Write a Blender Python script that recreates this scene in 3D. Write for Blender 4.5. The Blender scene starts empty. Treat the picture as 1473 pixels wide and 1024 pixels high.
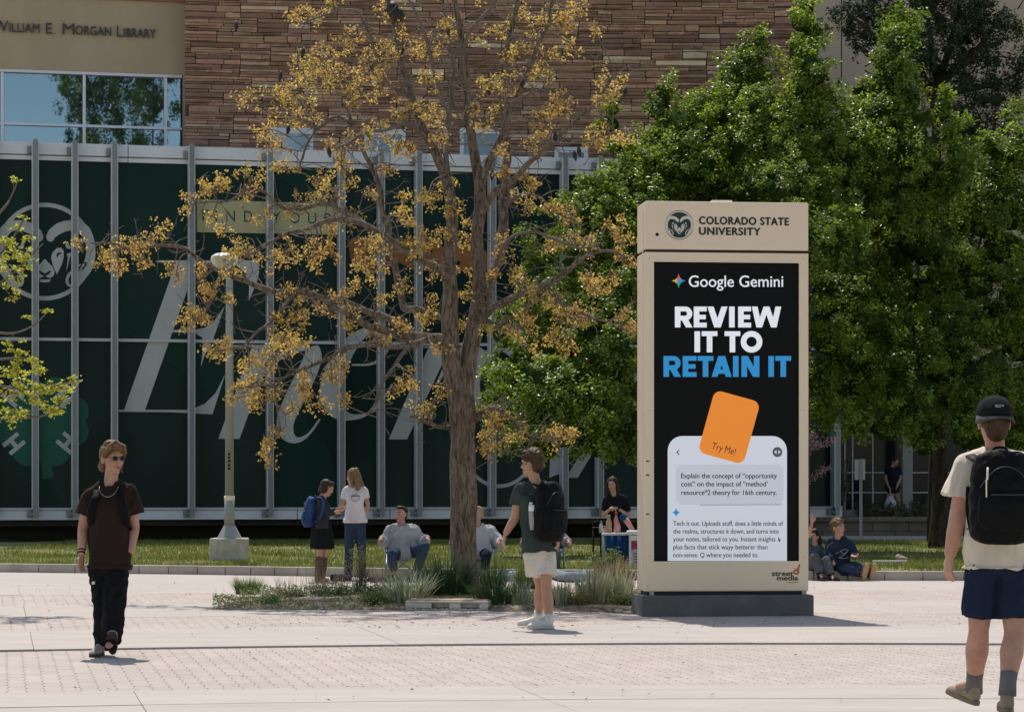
import bpy, math, random
import numpy as np
from mathutils import Vector, Matrix, noise as mnoise

random.seed(7)
RNG = np.random.default_rng(11)
sc = bpy.context.scene
COL = sc.collection
R = math.radians

# ------------------------------------------------------------------ camera
CAMH, FPX, CX, HY = 1.4, 3478.0, 736.5, 699.0      # measured from the photograph (1473 px wide)
cam_d = bpy.data.cameras.new('camera')
cam = bpy.data.objects.new('camera', cam_d)
COL.objects.link(cam)
cam.location = (0, 0, CAMH)
cam.rotation_euler = (R(90), 0, 0)
cam_d.sensor_width = 36.0
cam_d.lens = 85.0
cam_d.shift_y = (HY - 512) / 1473.0
cam_d.clip_start, cam_d.clip_end = 0.1, 3000
sc.camera = cam

# ------------------------------------------------------------------ light
SUN = Vector((-0.55, 2.3, 4.46)).normalized()       # direction towards the sun
elev = math.asin(SUN.z)
w = bpy.data.worlds.new('World'); sc.world = w; w.use_nodes = True
nt = w.node_tree; nt.nodes.clear()
sky = nt.nodes.new('ShaderNodeTexSky'); sky.sky_type = 'NISHITA'; sky.sun_disc = False
sky.sun_elevation = elev
sky.sun_rotation = math.atan2(SUN.x, SUN.y)
sky.air_density = 1.0; sky.dust_density = 2.0; sky.ozone_density = 0.6; sky.altitude = 1500
bg = nt.nodes.new('ShaderNodeBackground'); bg.inputs['Strength'].default_value = 0.15
ow = nt.nodes.new('ShaderNodeOutputWorld')
wb = nt.nodes.new('ShaderNodeMix'); wb.data_type = 'RGBA'; wb.blend_type = 'MULTIPLY'; wb.inputs['Factor'].default_value = 1.0
wb.inputs['B'].default_value = (1.10, 1.0, 0.84, 1)          # the photograph's warm white balance, over the whole sky
nt.links.new(sky.outputs[0], wb.inputs['A']); nt.links.new(wb.outputs['Result'], bg.inputs[0]); nt.links.new(bg.outputs[0], ow.inputs[0])
sun_d = bpy.data.lights.new('sun', 'SUN'); sun_d.energy = 3.5; sun_d.angle = R(0.53); sun_d.color = (1.0, 0.95, 0.87)
sun = bpy.data.objects.new('sun', sun_d); COL.objects.link(sun)
sun.rotation_euler = (-SUN).to_track_quat('-Z', 'Y').to_euler()
sun.location = (0, 0, 40)
sc.view_settings.view_transform = 'Standard'; sc.view_settings.look = 'None'
sc.view_settings.gamma = 1; sc.view_settings.exposure = 0.32; sc.view_settings.use_curve_mapping = False
sc.render.engine = 'CYCLES'
sc.cycles.max_bounces = 6; sc.cycles.diffuse_bounces = 3; sc.cycles.glossy_bounces = 3
sc.cycles.transmission_bounces = 4; sc.cycles.transparent_max_bounces = 6
sc.cycles.caustics_reflective = False; sc.cycles.caustics_refractive = False

# ------------------------------------------------------------------ measuring helpers
def gY(py): return FPX * CAMH / (py - HY)                       # distance of a ground point seen at row py
def pt(px, py, Y): return Vector(((px - CX) / FPX * Y, Y, CAMH + (HY - py) / FPX * Y))
def ray(px, py): return Vector(((px - CX) / FPX, 1.0, (HY - py) / FPX))

class Frame:
    """a vertical plane: origin, unit direction u, outward normal n (towards the camera)"""
    def __init__(s, o, ang):
        s.o = Vector(o); s.u = Vector((math.cos(R(ang)), math.sin(R(ang)), 0)); s.n = Vector((math.sin(R(ang)), -math.cos(R(ang)), 0)); s.ang = ang
    def pt(s, u, z, d=0.0): return s.o + s.u * u + Vector((0, 0, z - s.o.z)) + s.n * d
    def uz(s, px, py, d=0.0):
        c = Vector((0, 0, CAMH)); r = ray(px, py)
        o = s.o + s.n * d
        t = (o - c).dot(s.n) / r.dot(s.n)
        p = c + r * t
        return (p - s.o).dot(s.u), p.z
    def px(s, px, py, d=0.0):
        u, z = s.uz(px, py, d); return s.pt(u, z, d)

# ------------------------------------------------------------------ objects
def tag(o, label=None, cat=None, group=None, kind=None):
    if label: o['label'] = label
    if cat: o['category'] = cat
    if group: o['group'] = group
    if kind: o['kind'] = kind
    return o
def thing(name, label, cat, loc=(0, 0, 0), rz=0.0, group=None):
    o = bpy.data.objects.new(name, None); COL.objects.link(o)
    o.location = loc; o.rotation_euler = (0, 0, rz); o.empty_display_size = 0.2
    return tag(o, label, cat, group)
WORK = bpy.data.scenes.new('workbench')                 # empty side scene in which modifiers and text are evaluated, removed at the end
def evaluated(ob):
    WORK.collection.objects.link(ob); vl = WORK.view_layers[0]; vl.update(); dg = vl.depsgraph; dg.update()
    me = bpy.data.meshes.new_from_object(ob.evaluated_get(dg)); WORK.collection.objects.unlink(ob); return me
def root_of(o):
    while o.parent: o = o.parent
    return o
def link_obj(name, me, parent=None, world=True):
    o = bpy.data.objects.new(name, me); COL.objects.link(o)
    if parent:
        o.parent = parent
        if world:
            L = root_of(parent).location
            if L.length > 0 and len(me.vertices):
                me.transform(Matrix.Translation(-L))
    return o
def copy_tree(o, parent=None):
    c = o.copy(); COL.objects.link(c); c.parent = parent
    for ch in [x for x in COL.objects if x.parent is o]: copy_tree(ch, c)
    return c

class MB:
    def __init__(s): s.v = []; s.f = []; s.m = []; s.sm = []
    def add(s, vs, fs, mi=0, smooth=False):
        b = len(s.v); s.v.extend([tuple(x) for x in vs])
        for f in fs: s.f.append(tuple(i + b for i in f)); s.m.append(mi); s.sm.append(smooth)
    def box(s, x0, x1, y0, y1, z0, z1, M=None, mi=0):
        vs = [Vector((x, y, z)) for z in (z0, z1) for y in (y0, y1) for x in (x0, x1)]
        if M is not None: vs = [M @ v for v in vs]
        s.add(vs, [(0, 2, 3, 1), (4, 5, 7, 6), (0, 1, 5, 4), (2, 6, 7, 3), (0, 4, 6, 2), (1, 3, 7, 5)], mi)
    def fbox(s, fr, u0, u1, z0, z1, d0, d1, mi=0):
        """box on a Frame; d positive towards the camera"""
        vs = [fr.pt(u, z, d) for z in (z0, z1) for d in (d1, d0) for u in (u0, u1)]
        s.add(vs, [(0, 2, 3, 1), (4, 5, 7, 6), (0, 1, 5, 4), (2, 6, 7, 3), (0, 4, 6, 2), (1, 3, 7, 5)], mi)
    def tube(s, pts, rad, n=10, caps=True, side=None, mi=0, smooth=True, noise_amp=0, seed=0):
        pts = [Vector(p) for p in pts]; K = len(pts)
        if not isinstance(rad, (list, tuple)): rad = [rad] * K
        T = []
        for i in range(K):
            t = pts[min(i + 1, K - 1)] - pts[max(i - 1, 0)]
            T.append(t.normalized() if t.length > 1e-9 else Vector((0, 0, 1)))
        a = Vector(side) if side is not None else (Vector((1, 0, 0)) if abs(T[0].x) < 0.9 else Vector((0, 1, 0)))
        vs = []
        for i in range(K):
            t = T[i]; a = a - t * a.dot(t)
            a = a.normalized() if a.length > 1e-6 else t.orthogonal().normalized()
            b = t.cross(a)
            r = rad[i]; ra, rb = (r if isinstance(r, (list, tuple)) else (r, r))
            for k in range(n):
                th = 2 * math.pi * k / n; c, q = math.cos(th), math.sin(th)
                f = 1.0
                if noise_amp:
                    f = 1 + noise_amp * (mnoise.noise(Vector((c * 2.2 + seed, q * 2.2, i * 0.35))) + 0.7 * mnoise.noise(Vector((c * 6 + seed, q * 6, i * 0.22))))
                vs.append(pts[i] + a * (ra * c * f) + b * (rb * q * f))
        fs = []
        for i in range(K - 1):
            for k in range(n):
                k2 = (k + 1) % n
                fs.append((i * n + k, i * n + k2, (i + 1) * n + k2, (i + 1) * n + k))
        if caps:
            fs.append(tuple(reversed(range(n)))); fs.append(tuple((K - 1) * n + k for k in range(n)))
        s.add(vs, fs, mi, smooth)
    def ell(s, c, r, M=None, n=14, m=9, mi=0):
        c = Vector(c); vs = []; fs = []
        for i in range(m + 1):
            ph = math.pi * i / m
            for k in range(n):
                th = 2 * math.pi * k / n
                v = Vector((r[0] * math.sin(ph) * math.cos(th), r[1] * math.sin(ph) * math.sin(th), r[2] * math.cos(ph)))
                if M is not None: v = M @ v
                vs.append(c + v)
        for i in range(m):
            for k in range(n):
                k2 = (k + 1) % n
                fs.append((i * n + k, (i + 1) * n + k, (i + 1) * n + k2, i * n + k2))
        s.add(vs, fs, mi, True)
    def prism(s, pts3, off, mi=0):
        """closed polygon extruded by vector off"""
        n = len(pts3); off = Vector(off)
        vs = [Vector(p) for p in pts3] + [Vector(p) + off for p in pts3]
        s.add(vs, [tuple(reversed(range(n))), tuple(range(n, 2 * n))] + [(i, (i + 1) % n, n + (i + 1) % n, n + i) for i in range(n)], mi)
    def mesh(s, name, mats):
        me = bpy.data.meshes.new(name)
        me.from_pydata(s.v, [], s.f)
        mats = mats if isinstance(mats, (list, tuple)) else [mats]
        for m in mats: me.materials.append(m)
        me.polygons.foreach_set('material_index', s.m)
        me.polygons.foreach_set('use_smooth', s.sm)
        me.update()
        return me
    def build(s, name, mats, parent=None, bevel=0, world=True, fix=True):
        me = s.mesh(name, mats)
        if fix:
            import bmesh
            bm = bmesh.new(); bm.from_mesh(me); bmesh.ops.recalc_face_normals(bm, faces=bm.faces); bm.to_mesh(me); bm.free()
        o = link_obj(name, me, parent, world)
        if bevel:
            b = o.modifiers.new('bevel', 'BEVEL'); b.width = bevel; b.segments = 2; b.limit_method = 'ANGLE'
        return o

def np_mesh(name, V, F, mats, parent=None, smooth=False, mi=None, world=True):
    """F: (K,4) or (K,3) integer array"""
    me = bpy.data.meshes.new(name)
    V = np.asarray(V, dtype=np.float32); F = np.asarray(F, dtype=np.int32)
    k = F.shape[1]
    me.vertices.add(len(V)); me.vertices.foreach_set('co', V.ravel())
    me.loops.add(F.size); me.loops.foreach_set('vertex_index', F.ravel())
    me.polygons.add(len(F))
    me.polygons.foreach_set('loop_start', np.arange(0, F.size, k, dtype=np.int32))
    me.polygons.foreach_set('loop_total', np.full(len(F), k, dtype=np.int32))
    for m in (mats if isinstance(mats, (list, tuple)) else [mats]): me.materials.append(m)
    if mi is not None: me.polygons.foreach_set('material_index', np.asarray(mi, dtype=np.int32))
    me.polygons.foreach_set('use_smooth', np.full(len(F), smooth))
    me.update(calc_edges=True); me.validate()
    return link_obj(name, me, parent, world)

def crom(P, rad=None, sub=5):
    """Catmull-Rom through points (and radii)"""
    P = [Vector(p) for p in P]; out = []; ro = []
    for i in range(len(P) - 1):
        p0, p1, p2, p3 = P[max(i - 1, 0)], P[i], P[i + 1], P[min(i + 2, len(P) - 1)]
        for k in range(sub):
            t = k / sub
            out.append(0.5 * ((2 * p1) + (p2 - p0) * t + (2 * p0 - 5 * p1 + 4 * p2 - p3) * t * t + (3 * p1 - p0 - 3 * p2 + p3) * t ** 3))
            if rad: ro.append(rad[i] * (1 - t) + rad[i + 1] * t)
    out.append(P[-1])
    if rad: ro.append(rad[-1]); return out, ro
    return out

# ------------------------------------------------------------------ materials
def bark_mat(name, dark, mid, light, sc=30.0, st=0.24, dist=0.03):
    m = bpy.data.materials.new(name); m.use_nodes = True; t = m.node_tree; t.nodes.clear(); L = t.links.new
    out = t.nodes.new('ShaderNodeOutputMaterial'); p = t.nodes.new('ShaderNodeBsdfPrincipled'); p.inputs['Roughness'].default_value = 0.95; p.inputs['Specular IOR Level'].default_value = 0.2
    tc = t.nodes.new('ShaderNodeTexCoord'); mp = t.nodes.new('ShaderNodeMapping'); mp.inputs['Scale'].default_value = (1, 1, st); L(tc.outputs['Object'], mp.inputs[0])
    w_ = t.nodes.new('ShaderNodeTexNoise'); w_.inputs['Scale'].default_value = sc; w_.inputs['Detail'].default_value = 7; w_.inputs['Roughness'].default_value = 0.6; w_.inputs['Distortion'].default_value = 0.8
    L(mp.outputs[0], w_.inputs['Vector'])
    r = t.nodes.new('ShaderNodeValToRGB'); e = r.color_ramp.elements; e[0].position = .36; e[0].color = (*dark, 1); e[1].position = .68; e[1].color = (*light, 1); x = e.new(.5); x.color = (*mid, 1)
    L(w_.outputs['Fac'], r.inputs[0]); L(r.outputs[0], p.inputs['Base Color'])
    b = t.nodes.new('ShaderNodeBump'); b.inputs['Strength'].default_value = 1.0; b.inputs['Distance'].default_value = dist; L(w_.outputs['Fac'], b.inputs['Height']); L(b.outputs[0], p.inputs['Normal'])
    L(p.outputs[0], out.inputs['Surface']); return m
def _n(t, k, **kw):
    n = t.nodes.new(k)
    for a, b in kw.items(): setattr(n, a, b)
    return n
def mat(name, col, rough=0.7, var=0.0, scale=5.0, bump=0.0, bscale=None, spec=0.5, metal=0.0, obj_var=0.0, isl_var=0.0, hue_col=None,
        stretch=(1, 1, 1), transl=0.0, emit=0.0, detail=5.0, sheen=0.0, tcol=None):
    m = bpy.data.materials.new(name); m.use_nodes = True; t = m.node_tree; t.nodes.clear()
    out = _n(t, 'ShaderNodeOutputMaterial'); p = _n(t, 'ShaderNodeBsdfPrincipled')
    p.inputs['Roughness'].default_value = rough; p.inputs['Metallic'].default_value = metal
    p.inputs['Specular IOR Level'].default_value = spec
    if sheen: p.inputs['Sheen Weight'].default_value = sheen
    L = t.links.new
    c = (*col, 1)
    tc = _n(t, 'ShaderNodeTexCoord'); mp = _n(t, 'ShaderNodeMapping'); mp.inputs['Scale'].default_value = stretch
    L(tc.outputs['Object'], mp.inputs[0])
    cur = None
    if var or hue_col:
        nz = _n(t, 'ShaderNodeTexNoise'); nz.inputs['Scale'].default_value = scale; nz.inputs['Detail'].default_value = detail
        nz.inputs['Roughness'].default_value = 0.62
        L(mp.outputs[0], nz.inputs['Vector'])
        cr = _n(t, 'ShaderNodeValToRGB'); cr.color_ramp.elements[0].position = 0.3; cr.color_ramp.elements[1].position = 0.7
        a = tuple(max(0, x * (1 - var)) for x in col); b = hue_col if hue_col else tuple(min(1, x * (1 + var)) for x in col)
        cr.color_ramp.elements[0].color = (*a, 1); cr.color_ramp.elements[1].color = (*b, 1)
        L(nz.outputs['Fac'], cr.inputs[0]); cur = cr.outputs[0]
    for amt, kind in ((obj_var, 'o'), (isl_var, 'i')):
        if amt:
            if kind == 'o': s_ = _n(t, 'ShaderNodeObjectInfo').outputs['Random']
            else: s_ = _n(t, 'ShaderNodeNewGeometry').outputs['Random Per Island']
            hs = _n(t, 'ShaderNodeHueSaturation')
            mr = _n(t, 'ShaderNodeMapRange'); mr.inputs['To Min'].default_value = 1 - amt; mr.inputs['To Max'].default_value = 1 + amt
            L(s_, mr.inputs['Value']); L(mr.outputs[0], hs.inputs['Value'])
            mr2 = _n(t, 'ShaderNodeMapRange'); mr2.inputs['To Min'].default_value = 0.5 - amt * 0.035; mr2.inputs['To Max'].default_value = 0.5 + amt * 0.035
            wn = _n(t, 'ShaderNodeTexWhiteNoise', noise_dimensions='1D'); L(s_, wn.inputs['W'])
            L(wn.outputs['Value'], mr2.inputs['Value']); L(mr2.outputs[0], hs.inputs['Hue'])
            if cur is not None: L(cur, hs.inputs['Color'])
            else: hs.inputs['Color'].default_value = c
            cur = hs.outputs[0]
    if cur is not None: L(cur, p.inputs['Base Color'])
    else: p.inputs['Base Color'].default_value = c
    if bump:
        nb = _n(t, 'ShaderNodeTexNoise'); nb.inputs['Scale'].default_value = bscale or scale * 4; nb.inputs['Detail'].default_value = 6
        L(mp.outputs[0], nb.inputs['Vector'])
        bp = _n(t, 'ShaderNodeBump'); bp.inputs['Strength'].default_value = 0.8; bp.inputs['Distance'].default_value = bump
        L(nb.outputs['Fac'], bp.inputs['Height']); L(bp.outputs[0], p.inputs['Normal'])
    if emit:
        p.inputs['Emission Strength'].default_value = emit
        if cur is not None: L(cur, p.inputs['Emission Color'])
        else: p.inputs['Emission Color'].default_value = c
    sh = p.outputs[0]
    if transl:
        tr = _n(t, 'ShaderNodeBsdfTranslucent'); mx = _n(t, 'ShaderNodeMixShader'); mx.inputs[0].default_value = transl
        if tcol: 
            mm = _n(t, 'ShaderNodeMix', data_type='RGBA', blend_type='MULTIPLY'); mm.inputs['Factor'].default_value = 1.0
            if cur is not None: L(cur, mm.inputs['A'])
            else: mm.inputs['A'].default_value = c
            mm.inputs['B'].default_value = (*tcol, 1); L(mm.outputs['Result'], tr.inputs[0])
        elif cur is not None: L(cur, tr.inputs[0])
        else: tr.inputs[0].default_value = c
        L(sh, mx.inputs[1]); L(tr.outputs[0], mx.inputs[2]); sh = mx.outputs[0]
    L(sh, out.inputs['Surface'])
    return m
# ================================================================== ground and paving
M = {}
M['concrete'] = mat('paving_concrete', (0.425, 0.372, 0.330), 0.85, var=0.10, scale=1.4, bump=0.002, bscale=60, obj_var=0.035, detail=9, stretch=(0.5, 2.2, 1))
M['paver'] = mat('brick_paver', (0.425, 0.355, 0.312), 0.85, var=0.10, scale=1.5, bump=0.002, bscale=80, isl_var=0.05, detail=8)
M['paver1'] = mat('brick_paver_single', (0.425, 0.355, 0.312), 0.85, var=0.10, scale=1.5, bump=0.002, bscale=80, obj_var=0.05, detail=8)
M['joint'] = mat('joint_sand', (0.27, 0.22, 0.18), 0.95, var=0.3, scale=8)
M['kerb'] = mat('kerb_concrete', (0.40, 0.35, 0.30), 0.9, var=0.18, scale=2.5, bump=0.004, bscale=50, obj_var=0.07)
M['soil'] = mat('garden_mulch', (0.17, 0.125, 0.085), 0.95, var=0.5, scale=14, bump=0.03, bscale=30, hue_col=(0.33, 0.27, 0.19))
M['lawn'] = mat('lawn_ground', (0.11, 0.14, 0.035), 0.95, var=0.35, scale=0.9, bump=0.02, bscale=40, hue_col=(0.26, 0.24, 0.08))

def add_stains(m, dark=0.62):
    """worn grey patches, drips and gum spots laid over a paving colour"""
    t = m.node_tree; p = next(n for n in t.nodes if n.type == 'BSDF_PRINCIPLED'); L = t.links.new; src = p.inputs['Base Color'].links[0].from_socket
    g_ = t.nodes.new('ShaderNodeNewGeometry')
    n1 = t.nodes.new('ShaderNodeTexNoise'); n1.inputs['Scale'].default_value = 0.55; n1.inputs['Detail'].default_value = 9; n1.inputs['Roughness'].default_value = .7; n1.inputs['Distortion'].default_value = .6; L(g_.outputs['Position'], n1.inputs['Vector'])
    r1 = t.nodes.new('ShaderNodeValToRGB'); r1.color_ramp.elements[0].position = .50; r1.color_ramp.elements[1].position = .72; L(n1.outputs['Fac'], r1.inputs[0])
    v = t.nodes.new('ShaderNodeTexVoronoi'); v.inputs['Scale'].default_value = 1.7; L(g_.outputs['Position'], v.inputs['Vector'])
    r2 = t.nodes.new('ShaderNodeValToRGB'); r2.color_ramp.elements[0].position = .030; r2.color_ramp.elements[0].color = (1, 1, 1, 1); r2.color_ramp.elements[1].position = .045; r2.color_ramp.elements[1].color = (0, 0, 0, 1); L(v.outputs['Distance'], r2.inputs[0])
    for fac, amt, colr in ((r1.outputs[0], .22, (0.30, 0.265, 0.24, 1)), (r2.outputs[0], .55, (0.12, 0.10, 0.09, 1))):
        mu = t.nodes.new('ShaderNodeMath'); mu.operation = 'MULTIPLY'; mu.inputs[1].default_value = amt; L(fac, mu.inputs[0])
        mx = t.nodes.new('ShaderNodeMix'); mx.data_type = 'RGBA'; L(mu.outputs[0], mx.inputs['Factor']); L(src, mx.inputs['A']); mx.inputs['B'].default_value = colr; src = mx.outputs['Result']
    L(src, p.inputs['Base Color'])
for k_ in ('concrete', 'paver', 'paver1'): add_stains(M[k_])
g = MB(); g.box(-400, 400, -200, 900, -1.0, -0.10)
tag(g.build('ground', mat('earth', (0.30, 0.27, 0.22), 0.95, var=0.2, scale=0.2)), kind='structure')

def warp(X, v):
    Xc = max(-9.0, min(9.0, X)); e = X - Xc
    return v + 0.10 * Xc - 0.022 * Xc * Xc + e * (0.10 - 0.044 * Xc)
def wp(u, v, z): 
    X = u - 0.2 * (v - 20)
    return Vector((X, warp(X, v), z))
def patch(mb, u0, u1, v0, v1, z0, z1, n=3):
    us = [u0 + (u1 - u0) * i / n for i in range(n + 1)]
    top = [wp(u, v0, z1) for u in us] + [wp(u, v1, z1) for u in reversed(us)]
    bot = [wp(u, v0, z0) for u in us] + [wp(u, v1, z0) for u in reversed(us)]
    k = len(top); vs = top + bot
    fs = [tuple(range(k))] + [(i, k + i, k + (i + 1) % k, (i + 1) % k) for i in range(k)]
    mb.add(vs, fs)
plaza = MB(); plaza.box(-60, 60, -30, 70, -0.10, -0.03)
plaza = tag(plaza.build('pavement', M['joint']), kind='structure')
# concrete slabs: rows with their joints open between them
def slab_row(v0, v1, L, off, z=0.0, umax=14, g0=0.004, g1=0.004):
    u = -umax + off
    while u < umax:
        b = MB(); patch(b, u + 0.0022, u + L - 0.0022, v0 + g0, v1 - g1, -0.09, z + random.uniform(-0.0015, 0.0015))
        b.build('slab', M['concrete'], plaza, fix=False); u += L
slab_row(21.30, 24.2, 3.1, 0.9, z=0.012, g0=0.07)
slab_row(26.6, 29.6, 3.1, 0.9, z=-0.001)
slab_row(32.6, 35.0, 3.1, 0.9, z=-0.001)
slab_row(15.85, 16.95, 2.6, 0.4, g0=0.016)
slab_row(13.2, 15.85, 2.6, 0.4, g1=0.02)
slab_row(10.0, 13.2, 2.6, 0.4)
slab_row(6.0, 10.0, 4.0, 0.4)
# brick paver bands: clipped-corner bricks, nearest 300 are parts, the rest one mass
pw, pl, ch = 0.12, 0.30, 0.017
cells = []
for (v0, v1) in ((16.95, 21.30), (24.2, 26.6), (29.6, 32.6)):
    nv = int(round((v1 - v0) / pl)); dl = (v1 - v0) / nv
    half = 4.9 if v0 < 20 else (7.4 if v0 < 25 else 9.5)
    for i in range(int(2 * half / pw)):
        u = -half + 0.2 + i * pw + (0.0 if v0 > 20 else 0.2)
        for j in range(nv + 1):
            va = v0 + (j - (0.5 if i % 2 else 0.0)) * dl; vb = min(va + dl, v1); va = max(va, v0)
            if vb - va < 0.05: continue
            cells.append((u + 0.5 * 0, va, vb, v0))
cells.sort(key=lambda c: (c[3] > 20, abs(c[0]) * 0.4 + c[1]))
def paver_pts(u, va, vb, z):
    e = 0.0002
    a0, a1, b0, b1 = u + e, u + pw - e, va + e, vb - e
    P = [(a0 + ch, b0), (a1 - ch, b0), (a1, b0 + ch * 1.6), (a1, b1 - ch * 1.6), (a1 - ch, b1), (a0 + ch, b1), (a0, b1 - ch * 1.6), (a0, b0 + ch * 1.6)]
    return [wp(p[0], p[1], z) for p in P] + [wp(p[0], p[1], z - 0.02) for p in P]
PF = [tuple(range(8))] + [(i, 8 + i, 8 + (i + 1) % 8, (i + 1) % 8) for i in range(8)]
rest = MB()
for k, (u, va, vb, v0) in enumerate(cells):
    z = random.uniform(-0.0030, -0.0023)
    if k < 300:
        b = MB(); b.add(paver_pts(u, va, vb, z), PF); b.build('paver', M['paver1'], plaza, fix=False)
    else: rest.add(paver_pts(u, va, vb, z), PF)
tag(rest.build('paver_field', M['paver'], plaza, fix=False), kind='stuff')
print('pavers', len(cells))
# plain continuation of the bands outside the counted field
for (v0, v1) in ((16.95, 21.30), (24.2, 26.6), (29.6, 32.6)):
    half = 4.9 if v0 < 20 else (7.4 if v0 < 25 else 9.5)
    n_ = int(2 * half / pw); e0 = -half + 0.2 + (0.0 if v0 > 20 else 0.2)
    for (a, b_) in ((-22, e0 - 0.06), (e0 + n_ * pw + 0.002, 22)):
        b = MB(); patch(b, a, b_, v0 + 0.004, v1 - 0.004, -0.05, -0.003, 6); b.build('paver_band', M['paver'], plaza, fix=False)

# kerb line along the lawn
KL = [(-26, 43.5), (-14, 41.2), (-8.4, 39.5), (-5.0, 38.4), (-2.6, 37.5), (-0.4, 36.9), (2.5, 36.3), (5.0, 36.0), (9, 36.0), (16, 36.6), (26, 38.0)]
kp = crom([(a, b, 0) for a, b in KL], sub=6)
back = MB()                                             # rear strip of paving up to the kerb
for i in range(len(kp) - 1):
    a, b = kp[i], kp[i + 1]
    a2 = Vector((a.x, warp(a.x, 35.0) + 0.012, 0)); b2 = Vector((b.x, warp(b.x, 35.0) + 0.012, 0))
    if a.y - a2.y < 0.05: continue
    back.add([a2 + Vector((0, 0, -0.004)), b2 + Vector((0, 0, -0.004)), b + Vector((0, 0, -0.004)), a + Vector((0, 0, -0.004))], [(0, 1, 2, 3)])
tag(back.build('path', M['concrete']), kind='structure')
kerb = bpy.data.objects.new('kerb', None); COL.objects.link(kerb); tag(kerb, kind='structure')
for i in range(0, len(kp) - 1, 1):
    a, b = kp[i], kp[i + 1]; d = (b - a).normalized(); n = Vector((-d.y, d.x, 0)); e = d * 0.006
    pts = [a + e, b - e, b - e + n * 0.16, a + e + n * 0.16]
    mb = MB(); mb.prism([p + Vector((0, 0, -0.08)) for p in pts], (0, 0, 0.215)); mb.build('kerb_stone', M['kerb'], kerb, bevel=0.012)
# lawn
lawn = MB(); N = len(kp); rows = 14
LV = []
for j in range(rows + 1):
    for p in kp:
        t = j / rows; y0 = p.y + 0.14; y = y0 + (64 - y0) * t ** 1.2
        LV.append(Vector((p.x, y, 0.10 + 0.04 * mnoise.noise(Vector((p.x * 0.3, y * 0.3, 0))) * min(1, t * 6))))
lawn.add(LV, [(j * N + i, j * N + i + 1, (j + 1) * N + i + 1, (j + 1) * N + i) for j in range(rows) for i in range(N - 1)], smooth=True)
tag(lawn.build('lawn', M['lawn'], fix=False), kind='structure')
M['grass'] = mat('grass_blade', (0.13, 0.18, 0.028), 0.6, isl_var=0.45, transl=0.45, hue_col=(0.27, 0.27, 0.065), var=0.1, scale=0.8)
def kerb_y(x):
    for i in range(len(kp) - 1):
        if kp[i].x <= x <= kp[i + 1].x: return kp[i].y + (kp[i + 1].y - kp[i].y) * (x - kp[i].x) / (kp[i + 1].x - kp[i].x)
    return 40
def blades(n, xf, yf, zf, h, wd, lean=0.35, segs=1):
    """flat grass blades: base xy arrays"""
    x, y = xf, yf; n = len(x)
    a = RNG.uniform(0, 2 * np.pi, n); hh = h * RNG.uniform(0.5, 1.3, n); ww = wd * RNG.uniform(0.7, 1.3, n)
    dx, dy = np.cos(a) * ww, np.sin(a) * ww
    la = RNG.uniform(0, 2 * np.pi, n); ll = hh * RNG.uniform(0, lean, n) * 1.6
    V = np.stack([np.stack([x - dx, y - dy, zf], 1), np.stack([x + dx, y + dy, zf], 1), np.stack([x + np.cos(la) * ll, y + np.sin(la) * ll, zf + hh], 1)], 1).reshape(-1, 3)
    return V, np.arange(3 * n).reshape(-1, 3)
n = 130000
gx = RNG.uniform(-10.5, 13, n); gt = RNG.random(n) ** 1.5
kys = np.array([kerb_y(x) for x in np.linspace(-10.5, 13, 200)]); gy0 = np.interp(gx, np.linspace(-10.5, 13, 200), kys) + 0.17
gy = gy0 + (58 - gy0) * gt
pat = np.array([mnoise.noise(Vector((a * 0.8, b * 0.5, 3))) for a, b in zip(gx[:n], gy[:n])])
keep = pat > RNG.uniform(-0.75, 0.45, n)
V_, F_ = blades(n, gx[keep], gy[keep], np.full(keep.sum(), 0.09), 0.075, 0.010)
tag(np_mesh('grass', V_, F_, M['grass']), 'short sunlit lawn grass between the kerb and the glass building', 'grass', kind='stuff')
# right-hand side: footpath strip, retaining wall and terrace
pth = MB(); pth.box(5.2, 40, 57.4, 60.0, 0.0, 0.165)
tag(pth.build('footpath', M['concrete']), kind='structure')
ter = MB(); ter.box(5.0, 45, 61.1, 90, 0.0, 0.62)
tag(ter.build('terrace', M['soil']), kind='structure')
M['darkwall'] = mat('retaining_wall_concrete', (0.14, 0.115, 0.09), 0.9, var=0.3, scale=1.5, bump=0.01, bscale=20, obj_var=0.12)
rw = thing('retaining_wall', 'low dark retaining wall behind the lawn at the right edge', 'wall', (7, 60.6, 0))
for r_, (za, zb) in enumerate(((0.0, 0.26), (0.268, 0.50))):
    x = 5.1 + 0.35 * r_
    while x < 22:
        L = 0.9; mb = MB(); mb.box(x + 0.006, x + L - 0.006, 60.6 + random.uniform(0, 0.02) + 0.03 * r_, 61.1, za, zb); mb.build('wall_block', M['darkwall'], rw, bevel=0.01); x += L
mb = MB(); mb.box(5.0, 22, 60.55, 61.15, 0.508, 0.56); mb.build('wall_cap', M['darkwall'], rw, bevel=0.01)
# ================================================================== library building
FC = Frame((-12.07, 57.0, 0), 12)          # plane of the big glass front
FW = Frame(FC.o - FC.n * 2.0, 12)          # beige wall behind it
M['alu'] = mat('pale_aluminium', (0.74, 0.73, 0.77), 0.5, metal=0.0, var=0.06, scale=2, obj_var=0.03)
M['alu2'] = mat('mullion_aluminium', (0.55, 0.54, 0.56), 0.4, var=0.08, scale=3)
M['steel'] = mat('grey_steel_fin', (0.23, 0.24, 0.25), 0.45, metal=0.2, var=0.12, scale=4, obj_var=0.05)
M['film'] = mat('dark_green_glass', (0.010, 0.031, 0.027), 0.22, spec=0.10, var=0.25, scale=0.35, obj_var=0.12)
M['filmB'] = mat('darker_green_glass', (0.008, 0.015, 0.013), 0.25, spec=0.10, var=0.2, scale=0.5)
M['stripe'] = mat('dark_green_stripe_print', (0.008, 0.036, 0.027), 0.3, spec=0.1)
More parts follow.
